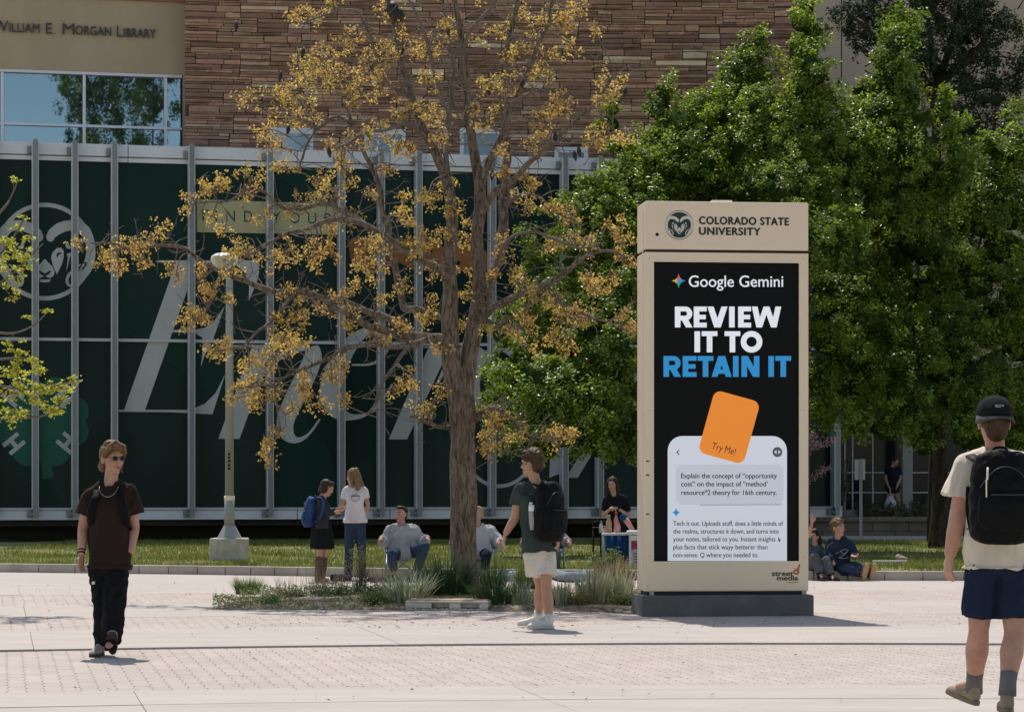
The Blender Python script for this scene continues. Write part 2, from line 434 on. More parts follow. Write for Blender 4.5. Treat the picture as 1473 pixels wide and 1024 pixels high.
M['print'] = mat('grey_window_print', (0.50, 0.495, 0.49), 0.55, spec=0.2, var=0.08, scale=1.2)
M['stucco'] = mat('tan_stucco', (0.45, 0.345, 0.225), 0.92, var=0.10, scale=0.8, bump=0.006, bscale=30, stretch=(1, 1, 0.35))
M['stucco2'] = mat('beige_panel_wall', (0.46, 0.36, 0.27), 0.9, var=0.07, scale=0.6, bump=0.003, bscale=30)
M['glass'] = mat('window_glass', (0.23, 0.31, 0.36), 0.012, spec=0.5, metal=0.95)
M['letter'] = mat('dark_bronze_letter', (0.045, 0.045, 0.045), 0.5)
M['undercroft'] = mat('undercroft_wall', (0.05, 0.047, 0.042), 0.95, var=0.3, scale=1)
M['red'] = mat('red_roof_edge', (0.35, 0.12, 0.08), 0.6)
lib = thing('library_building', 'long library with tan wall, sandstone wall and dark green glass front', 'building', (-4, 60, 0))

# --- text and flat print helpers
def _font():
    import os
    for base in (bpy.utils.system_resource('DATAFILES', path='fonts'),):
        f = os.path.join(base or '', 'Inter.woff2')
        if os.path.exists(f):
            try: return bpy.data.fonts.load(f)
            except Exception: pass
    return None
FONT = _font()
def text_geo(s, off=0.0, font=False, space=1.0, shear=0.0):
    cu = bpy.data.curves.new('t', 'FONT'); cu.body = s; cu.size = 1.0; cu.offset = off; cu.space_character = space; cu.shear = shear
    cu.resolution_u = 6; cu.fill_mode = 'FRONT'
    if font and FONT: cu.font = FONT
    ob = bpy.data.objects.new('t', cu); me = evaluated(ob)
    vs = [Vector(v.co) for v in me.vertices]; fs = [tuple(p.vertices) for p in me.polygons]
    bpy.data.objects.remove(ob); bpy.data.curves.remove(cu); bpy.data.meshes.remove(me)
    return vs, fs
_Hc = {}
def cap_h(off=0.0):
    if off not in _Hc: vs, _ = text_geo('H', off); _Hc[off] = (min(v.y for v in vs), max(v.y for v in vs))
    return _Hc[off]
def put_text(mb, fr, s, x0, x1, yb, yt, d=0.004, off=0.0, bold=0, yb2=None, space=1.0, mi=0, shear=0.0):
    """text between photo columns x0..x1, baseline row yb (yb2 at the right end), cap top row yt"""
    off = 0.0; vs, fs = text_geo(s, off, space=space, shear=shear)
    h0, h1 = cap_h(off)
    ax0 = min(v.x for v in vs); ax1 = max(v.x for v in vs)
    u0, z0 = fr.uz(x0, yb, d); u1, z1 = fr.uz(x1, yb if yb2 is None else yb2, d); _, zt = fr.uz(x0, yt, d)
    sx = (u1 - u0) / (ax1 - ax0); sy = (zt - z0) / (h1 - h0)
    out = []
    for v in vs:
        t = (v.x - ax0) / (ax1 - ax0)
        out.append(fr.pt(u0 + (v.x - ax0) * sx, z0 + (z1 - z0) * t + (v.y - h0) * sy, d))
    mb.add(out, fs, mi)
    for k in range(1, 5 if bold else 1):
        o_ = fr.u * (bold * (1, -1, 0, 0)[k - 1]) + Vector((0, 0, bold * .7 * (0, 0, 1, -1)[k - 1])) + fr.n * (0.00012 * k)
        mb.add([v + o_ for v in out], fs, mi)
class Print:
    """flat print on a Frame given in photo pixels (optionally through a map), layered so that no two faces share a plane"""
    def __init__(s, fr, d=0.01, mp=None): s.fr = fr; s.d = d; s.mb = MB(); s.mp = mp or (lambda x, y: (x, y)); s.k = 0
    def P(s, x, y):
        x, y = s.mp(x, y); return s.fr.px(x, y, s.d + s.k * 0.00006)
    def poly(s, pts, mi=0):
        s.k += 1; s.mb.add([s.P(*p) for p in pts], [tuple(range(len(pts)))], mi)
    def disc(s, c, rx, ry=None, n=40, mi=0, a=0.0):
        ry = ry or rx; ca, sa = math.cos(a), math.sin(a)
        s.poly([(c[0] + rx * math.cos(t) * ca - ry * math.sin(t) * sa, c[1] + rx * math.cos(t) * sa + ry * math.sin(t) * ca) for t in [2 * math.pi * i / n for i in range(n)]], mi)
    def ring(s, c, ro, ri, n=64, mi=0, a0=0, a1=360):
        s.k += 1; vs = []; full = (a1 - a0) >= 360
        for i in range(n + (0 if full else 1)):
            t = R(a0 + (a1 - a0) * i / n)
            for r in (ro, ri):
                rx, ry = r if isinstance(r, tuple) else (r, r)
                vs.append(s.P(c[0] + rx * math.cos(t), c[1] + ry * math.sin(t)))
        m = len(vs) // 2
        s.mb.add(vs, [(2 * i, 2 * ((i + 1) % m), 2 * ((i + 1) % m) + 1, 2 * i + 1) for i in range(n)], mi)
    def stroke(s, pts, wd, mi=0, sub=5, smooth=True):
        s.k += 1
        if not isinstance(wd, (list, tuple)): wd = [wd] * len(pts)
        P3 = [(x, y, 0) for x, y in pts]
        if smooth and len(pts) > 2: P3, wd = crom(P3, list(wd), sub)
        else: P3 = [Vector(p) for p in P3]
        vs = []
        for i in range(len(P3)):
            t = (P3[min(i + 1, len(P3) - 1)] - P3[max(i - 1, 0)]); t = t.normalized() if t.length else Vector((1, 0, 0))
            nn = Vector((-t.y, t.x, 0)) * wd[i] / 2
            a, b = P3[i] + nn, P3[i] - nn; vs += [s.P(a.x, a.y), s.P(b.x, b.y)]
        s.mb.add(vs, [(2 * i, 2 * i + 1, 2 * i + 3, 2 * i + 2) for i in range(len(P3) - 1)], mi)
    def build(s, name, mats, parent): return s.mb.build(name, mats, parent, fix=False)

def ram_emblem(pr, full_green, mi_l=0, mi_d=1):
    """ram's head in a ring, drawn in a 776 x 900 field; pr.mp maps it to the photo"""
    cx = 388
    if full_green: pr.disc((cx, 525), 472, mi=mi_d); pr.disc((cx, 525), 455, mi=mi_l); pr.disc((cx, 525), 412, mi=mi_d)
    else: pr.ring((cx, 525), 450, 410, mi=mi_l)
    for sg in (1, -1):
        X = lambda p: [(cx + sg * (x - cx), y) for x, y in p]
        pr.stroke(X([(430, 395), (450, 365), (520, 312), (610, 285), (700, 292), (760, 340), (800, 430), (812, 520), (800, 610), (765, 690), (715, 760), (655, 830)]),
                  [30, 85, 100, 95, 95, 100, 88, 84, 92, 100, 80, 26], mi=mi_l)
        pr.disc(X([(440, 388)])[0], 38, 46, mi=mi_l)
        pr.stroke(X([(655, 835), (610, 835), (592, 790), (612, 735), (660, 690), (720, 640)]), [22, 24, 26, 26, 22, 10], mi=mi_l)
        pr.poly(X([(445, 575), (462, 530), (500, 492), (540, 490), (563, 520), (562, 580), (545, 640), (500, 735), (484, 700), (462, 650)]), mi=mi_l)
        pr.stroke(X([(500, 575), (512, 545), (545, 540)]), [10, 24, 8], mi=mi_d)
        pr.poly(X([(578, 440), (590, 428), (604, 440), (615, 470), (640, 482), (622, 500), (598, 500), (580, 480)]), mi=mi_l)
        pr.poly(X([(590, 545), (655, 528), (640, 550), (618, 580), (605, 640), (585, 712), (594, 640), (600, 580)]), mi=mi_l)
        pr.stroke(X([(720, 628), (768, 634), (740, 680), (722, 700)]), [8, 16, 14, 6], mi=mi_d)
    pr.poly([(388, 590), (420, 625), (460, 665), (478, 705), (472, 745), (440, 768), (410, 760), (388, 745), (366, 760), (336, 768), (304, 745), (298, 705), (316, 665), (356, 625)], mi=mi_l)
    pr.poly([(345, 700), (372, 718), (388, 728), (404, 718), (431, 700), (448, 706), (425, 735), (396, 748), (388, 765), (380, 748), (351, 735), (328, 706)], mi=mi_d)
    pr.poly([(332, 778), (372, 782), (404, 782), (446, 778), (430, 803), (388, 810), (346, 803)], mi=mi_l)

# --- glass front
UL, UR = FC.uz(-60, 300)[0], FC.uz(1210, 300)[0]
FINX = [-8, 51, 108, 165, 276, 389, 492, 549, 603, 709, 813, 864, 962, 1012, 1062, 1158, 1204]
FU = [FC.uz(x, 500, 0.3)[0] for x in FINX]
ZT, ZM, ZB = 9.09, 4.87, 0.89
edges = [UL] + FU + [UR]
for i in range(len(edges) - 1):
    for (za, zb, nm) in ((ZM + 0.04, ZT, 1), (ZB, ZM - 0.04, 0)):
        b = MB(); b.fbox(FC, edges[i] + 0.03, edges[i + 1] - 0.03, za, zb, -0.03, 0.0)
        b.build('glass_panel', M['film'], lib)
b = MB(); b.fbox(FC, UL, UR, ZB - 0.02, ZT + 0.02, -0.14, -0.05); b.build('backing_wall', M['undercroft'], lib)
b = MB(); b.fbox(FC, UL, UR, ZM - 0.035, ZM + 0.035, -0.02, 0.07); b.build('transom', M['alu2'], lib)
cz = [UL] + [FC.uz(x, 215)[0] for x in (184, 427, 560, 760, 862, 1010)] + [UR]
for i in range(len(cz) - 1):
    b = MB(); b.fbox(FC, cz[i] + 0.008, cz[i + 1] - 0.008, 9.225, 9.51, -2.2, 0.10); b.build('coping_panel', M['alu'], lib, bevel=0.01)
    b = MB(); b.fbox(FC, cz[i] + 0.008, cz[i + 1] - 0.008, 9.10, 9.205, -0.3, 0.05); b.build('head_trim', M['alu'], lib)
    b = MB(); b.fbox(FC, cz[i] + 0.008, cz[i + 1] - 0.008, 0.60, 0.825, -0.3, 0.10); b.build('sill_panel', M['alu'], lib, bevel=0.008)
    b = MB(); b.fbox(FC, cz[i] + 0.004, cz[i + 1] - 0.004, 0.832, 0.888, -0.3, 0.13); b.build('sill_trim', M['alu2'], lib)
for u in FU:
    f = MB(); f.fbox(FC, u - 0.055, u + 0.055, 0.66, 9.56, 0.16, 0.34); fo = f.build('steel_fin', M['steel'], lib)
    e = MB(); e.fbox(FC, u - 0.086, u - 0.058, 0.86, 9.5, 0.02, 0.36); e.fbox(FC, u + 0.058, u + 0.076, 0.86, 9.5, 0.02, 0.35); e.build('fin_lit_edge', M['alu2'], fo)  # paler strips put the light caught by the fin edges into colour
    for z in (9.3, 0.74): k = MB(); k.fbox(FC, u - 0.19, u - 0.09, z - 0.08, z + 0.1, 0.10, 0.2); k.fbox(FC, u - 0.11, u - 0.05, z - 0.03, z + 0.04, 0.2, 0.3); k.build('bracket', M['steel'], fo)
# undercroft and floor slab
b = MB(); b.fbox(FC, UL, UR, 0.0, 0.60, -3.4, -3.2); b.build('base_wall', M['undercroft'], lib)
b = MB(); b.fbox(FC, UL, UR, 0.45, 0.60, -3.2, -0.35); b.build('floor_slab', M['undercroft'], lib)

# prints on the glass
for q in ([(0, 590), (0, 640), (60, 730), (96, 730)], [(172, 420), (172, 470), (380, 620), (384, 560)], [(400, 560), (384, 730), (500, 730), (470, 640)], [(0, 345), (36, 240), (60, 240), (0, 400)],
          [(282, 240), (310, 240), (376, 330), (384, 400)], [(392, 245), (470, 245), (520, 300), (490, 330)], [(620, 560), (700, 480), (708, 560), (640, 640)]):
    pr = Print(FC, 0.006); pr.poly(q); pr.build('stripe_print', M['stripe'], lib)
pr = Print(FC, 0.010)
pr.mp = lambda x, y: (x / 6.4 + 3.4 + 0.4, 280 + y / 6.4)
ram_emblem(pr, False)
pr.build('emblem_print', [M['print'], M['film']], lib)
M['clover'] = mat('clover_green_print', (0.018, 0.115, 0.075), 0.5, spec=0.2)
cl = Print(FC, 0.010)
for (c, a) in (((97, 572), -42), ((22, 568), 222), ((98, 640), 42), ((21, 640), 138)):
    for da in (-24, 24):
        cc = (60 + 47 * math.cos(R(a + da)), 606 + 45 * math.sin(R(a + da))); cl.disc(cc, 23, 23)
    t1 = R(a + 49); t2 = R(a - 49); cl.poly([(60, 606), (60 + 52 * math.cos(t1), 606 + 52 * math.sin(t1)), (60 + 54 * math.cos(R(a)), 606 + 54 * math.sin(R(a))), (60 + 52 * math.cos(t2), 606 + 52 * math.sin(t2))])
cl.stroke([(60, 625), (62, 650), (70, 688)], [6, 10, 18])
def letterH(p, c, h, wd, th, a):
    ca, sa = math.cos(R(a)), math.sin(R(a))
    T = lambda x, y: (c[0] + x * ca - y * sa, c[1] + x * sa + y * ca)
    for q in ([(-wd, -h), (-wd + th, -h), (-wd + th, h), (-wd, h)], [(wd - th, -h), (wd, -h), (wd, h), (wd - th, h)], [(-wd, -th / 2), (wd, -th / 2), (wd, th / 2), (-wd, th / 2)]):
        p.poly([T(*v) for v in q], mi=1)
letterH(cl, (20, 638), 14, 10.5, 6, 50); letterH(cl, (97, 637), 14, 10.5, 6, -50); letterH(cl, (93, 571), 14, 10.5, 6, -130); letterH(cl, (18, 570), 14, 10.5, 6, 130)
cl.build('clover_print', [M['clover'], M['print']], lib)
# huge italic word
E = Print(FC, 0.012); E.mp = lambda x, y: (160 + x / 3.4125, 350 + y / 3.4125)
E.poly([(319, 92), (422, 92), (165, 820), (62, 820)])
E.poly([(222, 84), (728, 84), (726, 97), (222, 94)])
E.poly([(600, 95), (727, 95), (725, 150), (715, 190), (676, 283), (676, 210), (660, 150)])
E.poly([(302, 425), (440, 425), (440, 438), (298, 437)])
E.poly([(405, 425), (460, 414), (508, 378), (557, 308), (500, 472), (462, 540), (440, 607), (450, 500), (446, 462), (405, 438)])
E.poly([(36, 817), (420, 817), (420, 829), (36, 826)])
E.poly([(300, 829), (400, 812), (460, 786), (512, 735), (560, 640), (497, 839)])
E.poly([(692, 506), (797, 498), (630, 959), (525, 959)]); E.poly([(600, 500), (800, 497), (796, 510), (600, 508)])
E.stroke([(700, 700), (780, 600), (860, 540), (960, 500)], [10, 18, 30, 44])
E.stroke([(985, 505), (990, 560), (955, 650), (900, 760), (855, 870), (868, 940), (915, 965), (970, 935), (1024, 862)], [60, 88, 96, 96, 88, 66, 26, 12, 9])
E.stroke([(1180, 597), (1290, 588), (1345, 520), (1330, 450), (1260, 430), (1170, 500), (1100, 630), (1072, 740), (1110, 825), (1180, 852), (1260, 835), (1330, 770), (1380, 690)],
         [8, 12, 34, 46, 34, 78, 100, 100, 74, 30, 13, 11, 9])
E.poly([(1560, 505), (1668, 500), (1452, 962), (1362, 962)]); E.poly([(1470, 505), (1680, 500), (1676, 512), (1470, 514)])
E.stroke([(1600, 690), (1660, 580), (1740, 520), (1800, 505)], [10, 26, 44, 60]); E.disc((1800, 560), 44, 50)
E.ring((1905, 700), (170, 190), (95, 170)); E.ring((1905, 1010), (175, 190), (160, 172), a0=-30, a1=210)
E.poly([(2160, 900), (2260, 640), (2340, 640), (2230, 1120), (2150, 1150)]); E.poly([(2230, 1150), (2560, 640), (2600, 640), (2290, 1150)])
E.build('word_print', M['print'], lib)
M['olive'] = mat('olive_banner_print', (0.46, 0.42, 0.24), 0.6, spec=0.2); M['dkgreen'] = mat('dark_green_letter', (0.02, 0.05, 0.04), 0.6)
b = Print(FC, 0.014); b.poly([(283, 287), (496, 294), (496, 338), (283, 334)])
for i, (ch_, xx, w_) in enumerate((('F', 291, 9), ('I', 310, 2.5), ('N', 325, 13), ('D', 351, 12), ('Y', 391, 13), ('O', 418, 13), ('U', 443, 12), ('R', 467, 11))):
    put_text(b.mb, FC, ch_, xx, xx + w_, 317.5 + (xx - 291) * 0.028, 302 + (xx - 291) * 0.028, d=0.022, off=0.012, mi=1)
b.build('slogan_print', [M['olive'], M['dkgreen']], lib)
M['orange'] = mat('burnt_orange_print', (0.30, 0.12, 0.045), 0.6, spec=0.2, var=0.2, scale=2)
b = Print(FC, 0.014)
b.poly([(500, 345), (528, 340), (560, 350), (590, 343), (625, 341), (640, 360), (690, 352), (708, 372), (700, 388), (640, 391), (596, 389), (575, 378), (540, 386), (505, 378)])
for c, rx, ry in (((616, 361), 7, 4.5), ((533, 362), 5, 7), ((655, 378), 8, 4)): b.disc(c, rx, ry, mi=1)
b.build('orange_print', [M['orange'], M['film']], lib)

# --- tan wall with lettering and wide window
uA, uB = FW.uz(-120, 120)[0], FW.uz(272, 120)[0]
zt, zwt, zwm = 13.36, FW.uz(0, 98.5)[1], FW.uz(0, 177)[1]
uw = FW.uz(262, 150)[0]
b = MB(); b.fbox(FW, uA, uB, zwt, zt, -3.0, 0); b.fbox(FW, uw + 0.02, uB, 8.6, zwt, -3.0, 0); b.fbox(FW, uA, uB, 0.6, 8.6, -3, -0.4)
b.build('tan_wall', M['stucco'], lib)
b = MB(); b.fbox(FW, uA, uB + 0.03, zt, zt + 0.10, -3, 0.07); b.build('roof_edge', M['red'], lib)
b = MB()
segs = (('W', -12, 15, 0.8), ('ILLIAM', 17, 58, 0.0))
def sc_text(mb, s, x0, x1, yb0, yb1, big, small):
    put_text(mb, FW, s[0], x0, x0 + big[0], yb0, yb0 - big[1], d=0.05, off=-0.004, yb2=yb0 + 0.4)
    if len(s) > 1: put_text(mb, FW, s[1:], x0 + big[0] + 1.5, x1, yb0 + 0.5, yb0 + 0.5 - small, d=0.05, off=-0.004, yb2=yb1)
sc_text(b, 'WILLIAM', -11, 57, 45.8, 47.6, (23, 16), 13)
sc_text(b, 'E.', 66, 79.5, 48.4, 49, (9, 15), 3)
sc_text(b, 'MORGAN', 90, 160, 49.4, 52, (17, 15.5), 12.5)
sc_text(b, 'LIBRARY', 168, 224, 53, 55, (8.5, 15.5), 12.5)
o = b.build('wall_lettering', M['letter'], lib, fix=False); sol = o.modifiers.new('solid', 'SOLIDIFY'); sol.thickness = 0.04; sol.offset = 0
win = MB()
zc = 9.0
for (ua, ub) in ((uA, FW.uz(1, 150)[0]), (FW.uz(6, 150)[0], FW.uz(119, 150)[0]), (FW.uz(123.5, 150)[0], FW.uz(236, 150)[0]), (FW.uz(241, 150)[0], uw)):
    for (za, zb) in ((zwm + 0.035, zwt - 0.08), (zc, zwm - 0.035)):
        p = MB(); p.fbox(FW, ua, ub, za, zb, -0.16, -0.14); p.build('window_pane', M['glass'], lib)
for xx in (3.5, 121.2, 238.5):
    u = FW.uz(xx, 150)[0]; p = MB(); p.fbox(FW, u - 0.035, u + 0.035, zc, zwt - 0.08, -0.2, -0.05); p.build('window_mullion', M['alu'], lib)
p = MB(); p.fbox(FW, uA, uw, zwt - 0.075, zwt - 0.002, -0.2, -0.03); p.build('window_head', M['alu'], lib)
p = MB(); p.fbox(FW, uA, uw, zwm - 0.03, zwm + 0.03, -0.2, -0.055); p.build('window_rail', M['alu'], lib)
p = MB(); p.fbox(FW, uA, uw, 8.6, zwt, -1.2, -1.1); p.build('room_wall', M['stucco'], lib)
b = MB(); b.fbox(FC, UL, UR, 9.1, 9.22, -2.2, -0.3); b.build('flat_roof', M['undercroft'], lib)

# --- sandstone wall: single stones on a gently curved wall
M['st_red'] = mat('red_sandstone', (0.42, 0.235, 0.155), 0.9, var=0.22, scale=3.2, bump=0.03, bscale=12, obj_var=0.42, stretch=(1, 1, 3.5), hue_col=(0.50, 0.30, 0.20))
M['st_redi'] = mat('red_sandstone_small', (0.42, 0.235, 0.155), 0.9, var=0.22, scale=3.2, bump=0.03, bscale=12, isl_var=0.42, stretch=(1, 1, 3.5), hue_col=(0.50, 0.30, 0.20))
M['st_brn'] = mat('brown_sandstone', (0.30, 0.18, 0.125), 0.9, var=0.25, scale=2.5, bump=0.012, bscale=9, obj_var=0.25)
M['st_tan'] = mat('buff_sandstone', (0.62, 0.48, 0.34), 0.9, var=0.15, scale=2.5, bump=0.01, bscale=9, obj_var=0.22)
M['mortar'] = mat('dark_recess', (0.11, 0.07, 0.052), 0.95)
path = [Vector((-8.01, 59.2, 0))]; heads = []
ds = 0.3; s_ = 0.0
while s_ < 16.5:
    a = R(9 - 0.66 * s_); heads.append(a); path.append(path[-1] + Vector((math.cos(a), math.sin(a), 0)) * ds); s_ += ds
def arc(s):
    k = min(len(heads) - 1, max(0, int(s / ds))); t = s / ds - k
    a = heads[k]; return path[k] + Vector((math.cos(a), math.sin(a), 0)) * (t * ds), a
SZ0, SZ1, SL = 8.9, 13.62, 15.6
def arc_s(px):
    best = min(range(len(path)), key=lambda i: abs((path[i].x / path[i].y) * FPX + CX - px)); return best * ds
wall = MB(); pts = [arc(s)[0] for s in np.arange(0, SL + 0.1, 0.5)]
for i in range(len(pts) - 1):
    a, b_ = pts[i], pts[i + 1]; n = Vector((0, 1, 0)) * 0.05
    wall.add([a + n + Vector((0, 0, 0.5)), b_ + n + Vector((0, 0, 0.5)), b_ + n + Vector((0, 0, SZ1)), a + n + Vector((0, 0, SZ1)),
              a + n * 30 + Vector((0, 0, 0.5)), a + n * 30 + Vector((0, 0, SZ1)), b_ + n * 30 + Vector((0, 0, SZ1))], [(0, 1, 2, 3), (3, 2, 6, 5)] + ([(0, 3, 5, 4)] if i == 0 else []))
wall = wall.build('stone_wall', M['mortar'], lib)
wins = []
for (xa, xb, ya, yb) in ((388, 451, 184.5, 222), (524, 583, 186, 226), (661, 721, 184.5, 230), (798, 846, 212, 236)):
    sa, sb = arc_s(xa), arc_s(xb)
    # refine on the fine arc
    def fine(px, s0):
        return min(np.arange(s0 - 0.5, s0 + 0.5, 0.02), key=lambda s: abs(arc(s)[0].x / arc(s)[0].y * FPX + CX - px))
    sa, sb = fine(xa, sa), fine(xb, sb); Y = arc((sa + sb) / 2)[0].y
    wins.append((sa, sb, CAMH + (HY - yb) / FPX * Y, CAMH + (HY - ya) / FPX * Y))
stones = []
rr = random.Random(5)
def cut(p, q, z0, z1):
    """leave the small windows open"""
    parts = [(p, q)]
    for (wa, wb, wz0, wz1) in wins:
        if z0 < wz1 - 0.01 and z1 > wz0:
            n_ = []
            for (a_, b_) in parts:
                if b_ <= wa or a_ >= wb: n_.append((a_, b_))
                else:
                    if a_ < wa - 0.05: n_.append((a_, wa))
                    if b_ > wb + 0.05: n_.append((wb, b_))
            parts = n_
    for (a_, b_) in parts: stones.append((a_, b_, z0, z1))
z = SZ1 - 0.005
while z > SZ0:                                          # bands of local stacks, so that courses break off as laid ledge stone does
    H = rr.uniform(0.26, 0.42); s = rr.uniform(-1.2, 0)
    while s < SL:
        W_ = rr.uniform(0.7, 2.1); a, b_ = max(s, 0), min(s + W_, SL); s += W_
        if b_ - a < 0.12: continue
        zt_ = z
        while zt_ > z - H + 0.02:
            h = min(rr.choice([0.045, 0.055, 0.07, 0.085, 0.10, 0.13, 0.17]), zt_ - (z - H))
            if zt_ - h - (z - H) < 0.03: h = zt_ - (z - H)
            x = a
            while x < b_ - 0.02:
                L = min(rr.uniform(0.3, 1.25), b_ - x)
                if b_ - x - L < 0.15: L = b_ - x
                cut(x, x + L, zt_ - h, zt_); x += L
            zt_ -= h
    z -= H
stones = [s for s in stones]
stones.sort(key=lambda q: -(q[1] - q[0]) * (q[3] - q[2]))
print('stones', len(stones))
def rough_unit(seed):
    r = random.Random(seed); mb = MB(); nx, nz = 3, 2
    V = {}; vs = []
    for j in range(nz + 1):
        for i in range(nx + 1):
            x = i / nx; zz = j / nz
            ex = (r.uniform(0, 0.02) if i == 0 else -r.uniform(0, 0.02) if i == nx else 0)
            ez = (r.uniform(0, 0.10) if j == 0 else -r.uniform(0, 0.10) if j == nz else 0)
            vs.append((x + ex, -1 + (0.45 if i in (0, nx) or j in (0, nz) else 0) + r.uniform(-0.25, 0.15), zz + ez))
    k = len(vs); vs2 = [(x, 1.5, z_) for (x, y, z_) in vs]
    fs = [(j * (nx + 1) + i, j * (nx + 1) + i + 1, (j + 1) * (nx + 1) + i + 1, (j + 1) * (nx + 1) + i) for j in range(nz) for i in range(nx)]
    bd = [i for i in range(nx + 1)] + [(j) * (nx + 1) + nx for j in range(1, nz + 1)] + [nz * (nx + 1) + i for i in range(nx - 1, -1, -1)] + [j * (nx + 1) for j in range(nz - 1, 0, -1)]
    fs += [(bd[i], k + bd[i], k + bd[(i + 1) % len(bd)], bd[(i + 1) % len(bd)]) for i in range(len(bd))]
    mb.add(vs + vs2, fs); return mb
units = [rough_unit(i) for i in range(10)]
SM = ['st_red', 'st_brn', 'st_tan']
umesh = {(i, m): units[i].mesh('stone', M[m]) for i in range(10) for m in SM}
bigst = MB()
def pick(): 
    t = rr.random(); return 'st_red' if t < 0.76 else ('st_brn' if t < 0.92 else 'st_tan')
LW = root_of(wall).location
for k, (p, q, z0, z1) in enumerate(stones):
    o3, a = arc(p); sx, sz = q - p - 0.008, z1 - z0 - 0.008; dep = 0.022 + rr.uniform(0, 0.045)
    ui = rr.randrange(10); m = pick()
    if m == 'st_tan' and sz > 0.17: m = 'st_red'
    T = Matrix.Translation(o3 + Vector((0, -0.0, z0 + 0.004))) @ Matrix.Rotation(a, 4, 'Z') @ Matrix.Diagonal((sx, dep, sz, 1))
    if k < 300:
        ob = bpy.data.objects.new('stone', umesh[(ui, m)]); COL.objects.link(ob); ob.parent = wall
        ob.matrix_local = Matrix.Translation(-LW) @ T
    else:
        u = units[ui]; bigst.add([T @ Vector(v) for v in u.v], u.f, SM.index(m))
tag(bigst.build('stone_courses', [M['st_redi'], M['st_brn'], M['st_tan']], wall, fix=False), kind='stuff')
M['winframe'] = mat('white_window_frame', (0.62, 0.64, 0.64), 0.5)
for (wa, wb, z0, z1) in wins:
    (p, a), (q, _) = arc(wa), arc(wb); fr = Frame((p.x, p.y, 0), math.degrees(math.atan2(q.y - p.y, q.x - p.x))); W = (q - p).length
    f = MB(); f.fbox(fr, 0, W, z1 - 0.14, z1, -0.06, 0.03); f.fbox(fr, 0, 0.10, z0, z1 - 0.14, -0.06, 0.025); f.fbox(fr, W - 0.10, W, z0, z1 - 0.14, -0.06, 0.025)
    fo = f.build('small_window', M['winframe'], lib)
    g = MB(); g.fbox(fr, 0.1, W - 0.1, z0, z1 - 0.14, -0.04, -0.02); g.build('pane', mat('sky_glass', (0.28, 0.36, 0.43), 0.08, spec=1.0, metal=0.3) if 'skyg' not in M else M['skyg'], fo)
b = MB()
for i in range(len(pts) - 1):
    d_ = (pts[i + 1] - pts[i]); n = Vector((d_.y, -d_.x, 0)).normalized() * 0.10
    a_, c_ = pts[i] + n, pts[i + 1] + n
    b.add([a_ + Vector((0, 0, SZ1)), c_ + Vector((0, 0, SZ1)), c_ + Vector((0, 0, SZ1 + 0.08)), a_ + Vector((0, 0, SZ1 + 0.08)), a_ + Vector((0, 2.5, SZ1 + 0.08)), c_ + Vector((0, 2.5, SZ1 + 0.08)),
           a_ + Vector((0, 2.5, SZ1)), c_ + Vector((0, 2.5, SZ1))], [(0, 1, 2, 3), (3, 2, 5, 4), (0, 6, 7, 1)])
b.build('wall_coping', mat('blue_grey_coping', (0.30, 0.36, 0.45), 0.5), lib)
# beige block behind, in panels
u = -12.0
while u < 36:
    b = MB(); b.box(u + 0.01, u + 2.98, 66.0, 67.0, 4.6, 17.5); b.build('wall_panel', M['stucco2'], lib); u += 3.0
b = MB(); b.box(-12, 36, 66.95, 76, 4.6, 17.4); b.build('rear_block', M['stucco2'], lib)
# ground-floor glazing seen under the trees at the right
M['store'] = mat('dark_lobby_glass', (0.012, 0.016, 0.02), 0.12, spec=0.15)
zs = [0.62, 1.22, 1.78, 4.55]
xs = [5.0] + [(x - CX) / FPX * 68.0 for x in (1170, 1215, 1226, 1255, 1300, 1345, 1392, 1437, 1480, 1530)]
for i in range(len(xs) - 1):
    for j in range(3):
        b = MB(); b.box(xs[i] + 0.04, xs[i + 1] - 0.04, 68.0, 68.03, zs[j] + 0.03, zs[j + 1] - 0.03); b.build('lobby_pane', M['store'], lib)
for x in xs[1:]:
    b = MB(); b.box(x - 0.022, x + 0.022, 67.93, 68.04, 0.62, 4.58); b.build('lobby_mullion', M['alu2'], lib)
for z in zs[1:3]:
    b = MB(); b.box(5, xs[-1], 67.95, 68.03, z - 0.018, z + 0.018); b.build('lobby_rail', M['alu2'], lib)
b = MB(); b.box(5, 36, 68.1, 68.3, 0.62, 4.6); b.build('lobby_back', M['undercroft'], lib)
cxx = (1304 - CX) / FPX * 66.6
b = MB(); b.box(cxx - 0.14, cxx + 0.14, 66.4, 66.7, 0.62, 4.6); b.build('grey_column', mat('grey_concrete_column', (0.34, 0.33, 0.31), 0.8, var=0.1), lib, bevel=0.02)
b = MB(); b.box(5.2, 22, 63.0, 63.35, 0.60, 0.78); tag(b.build('terrace_edge', M['kerb']), kind='structure')
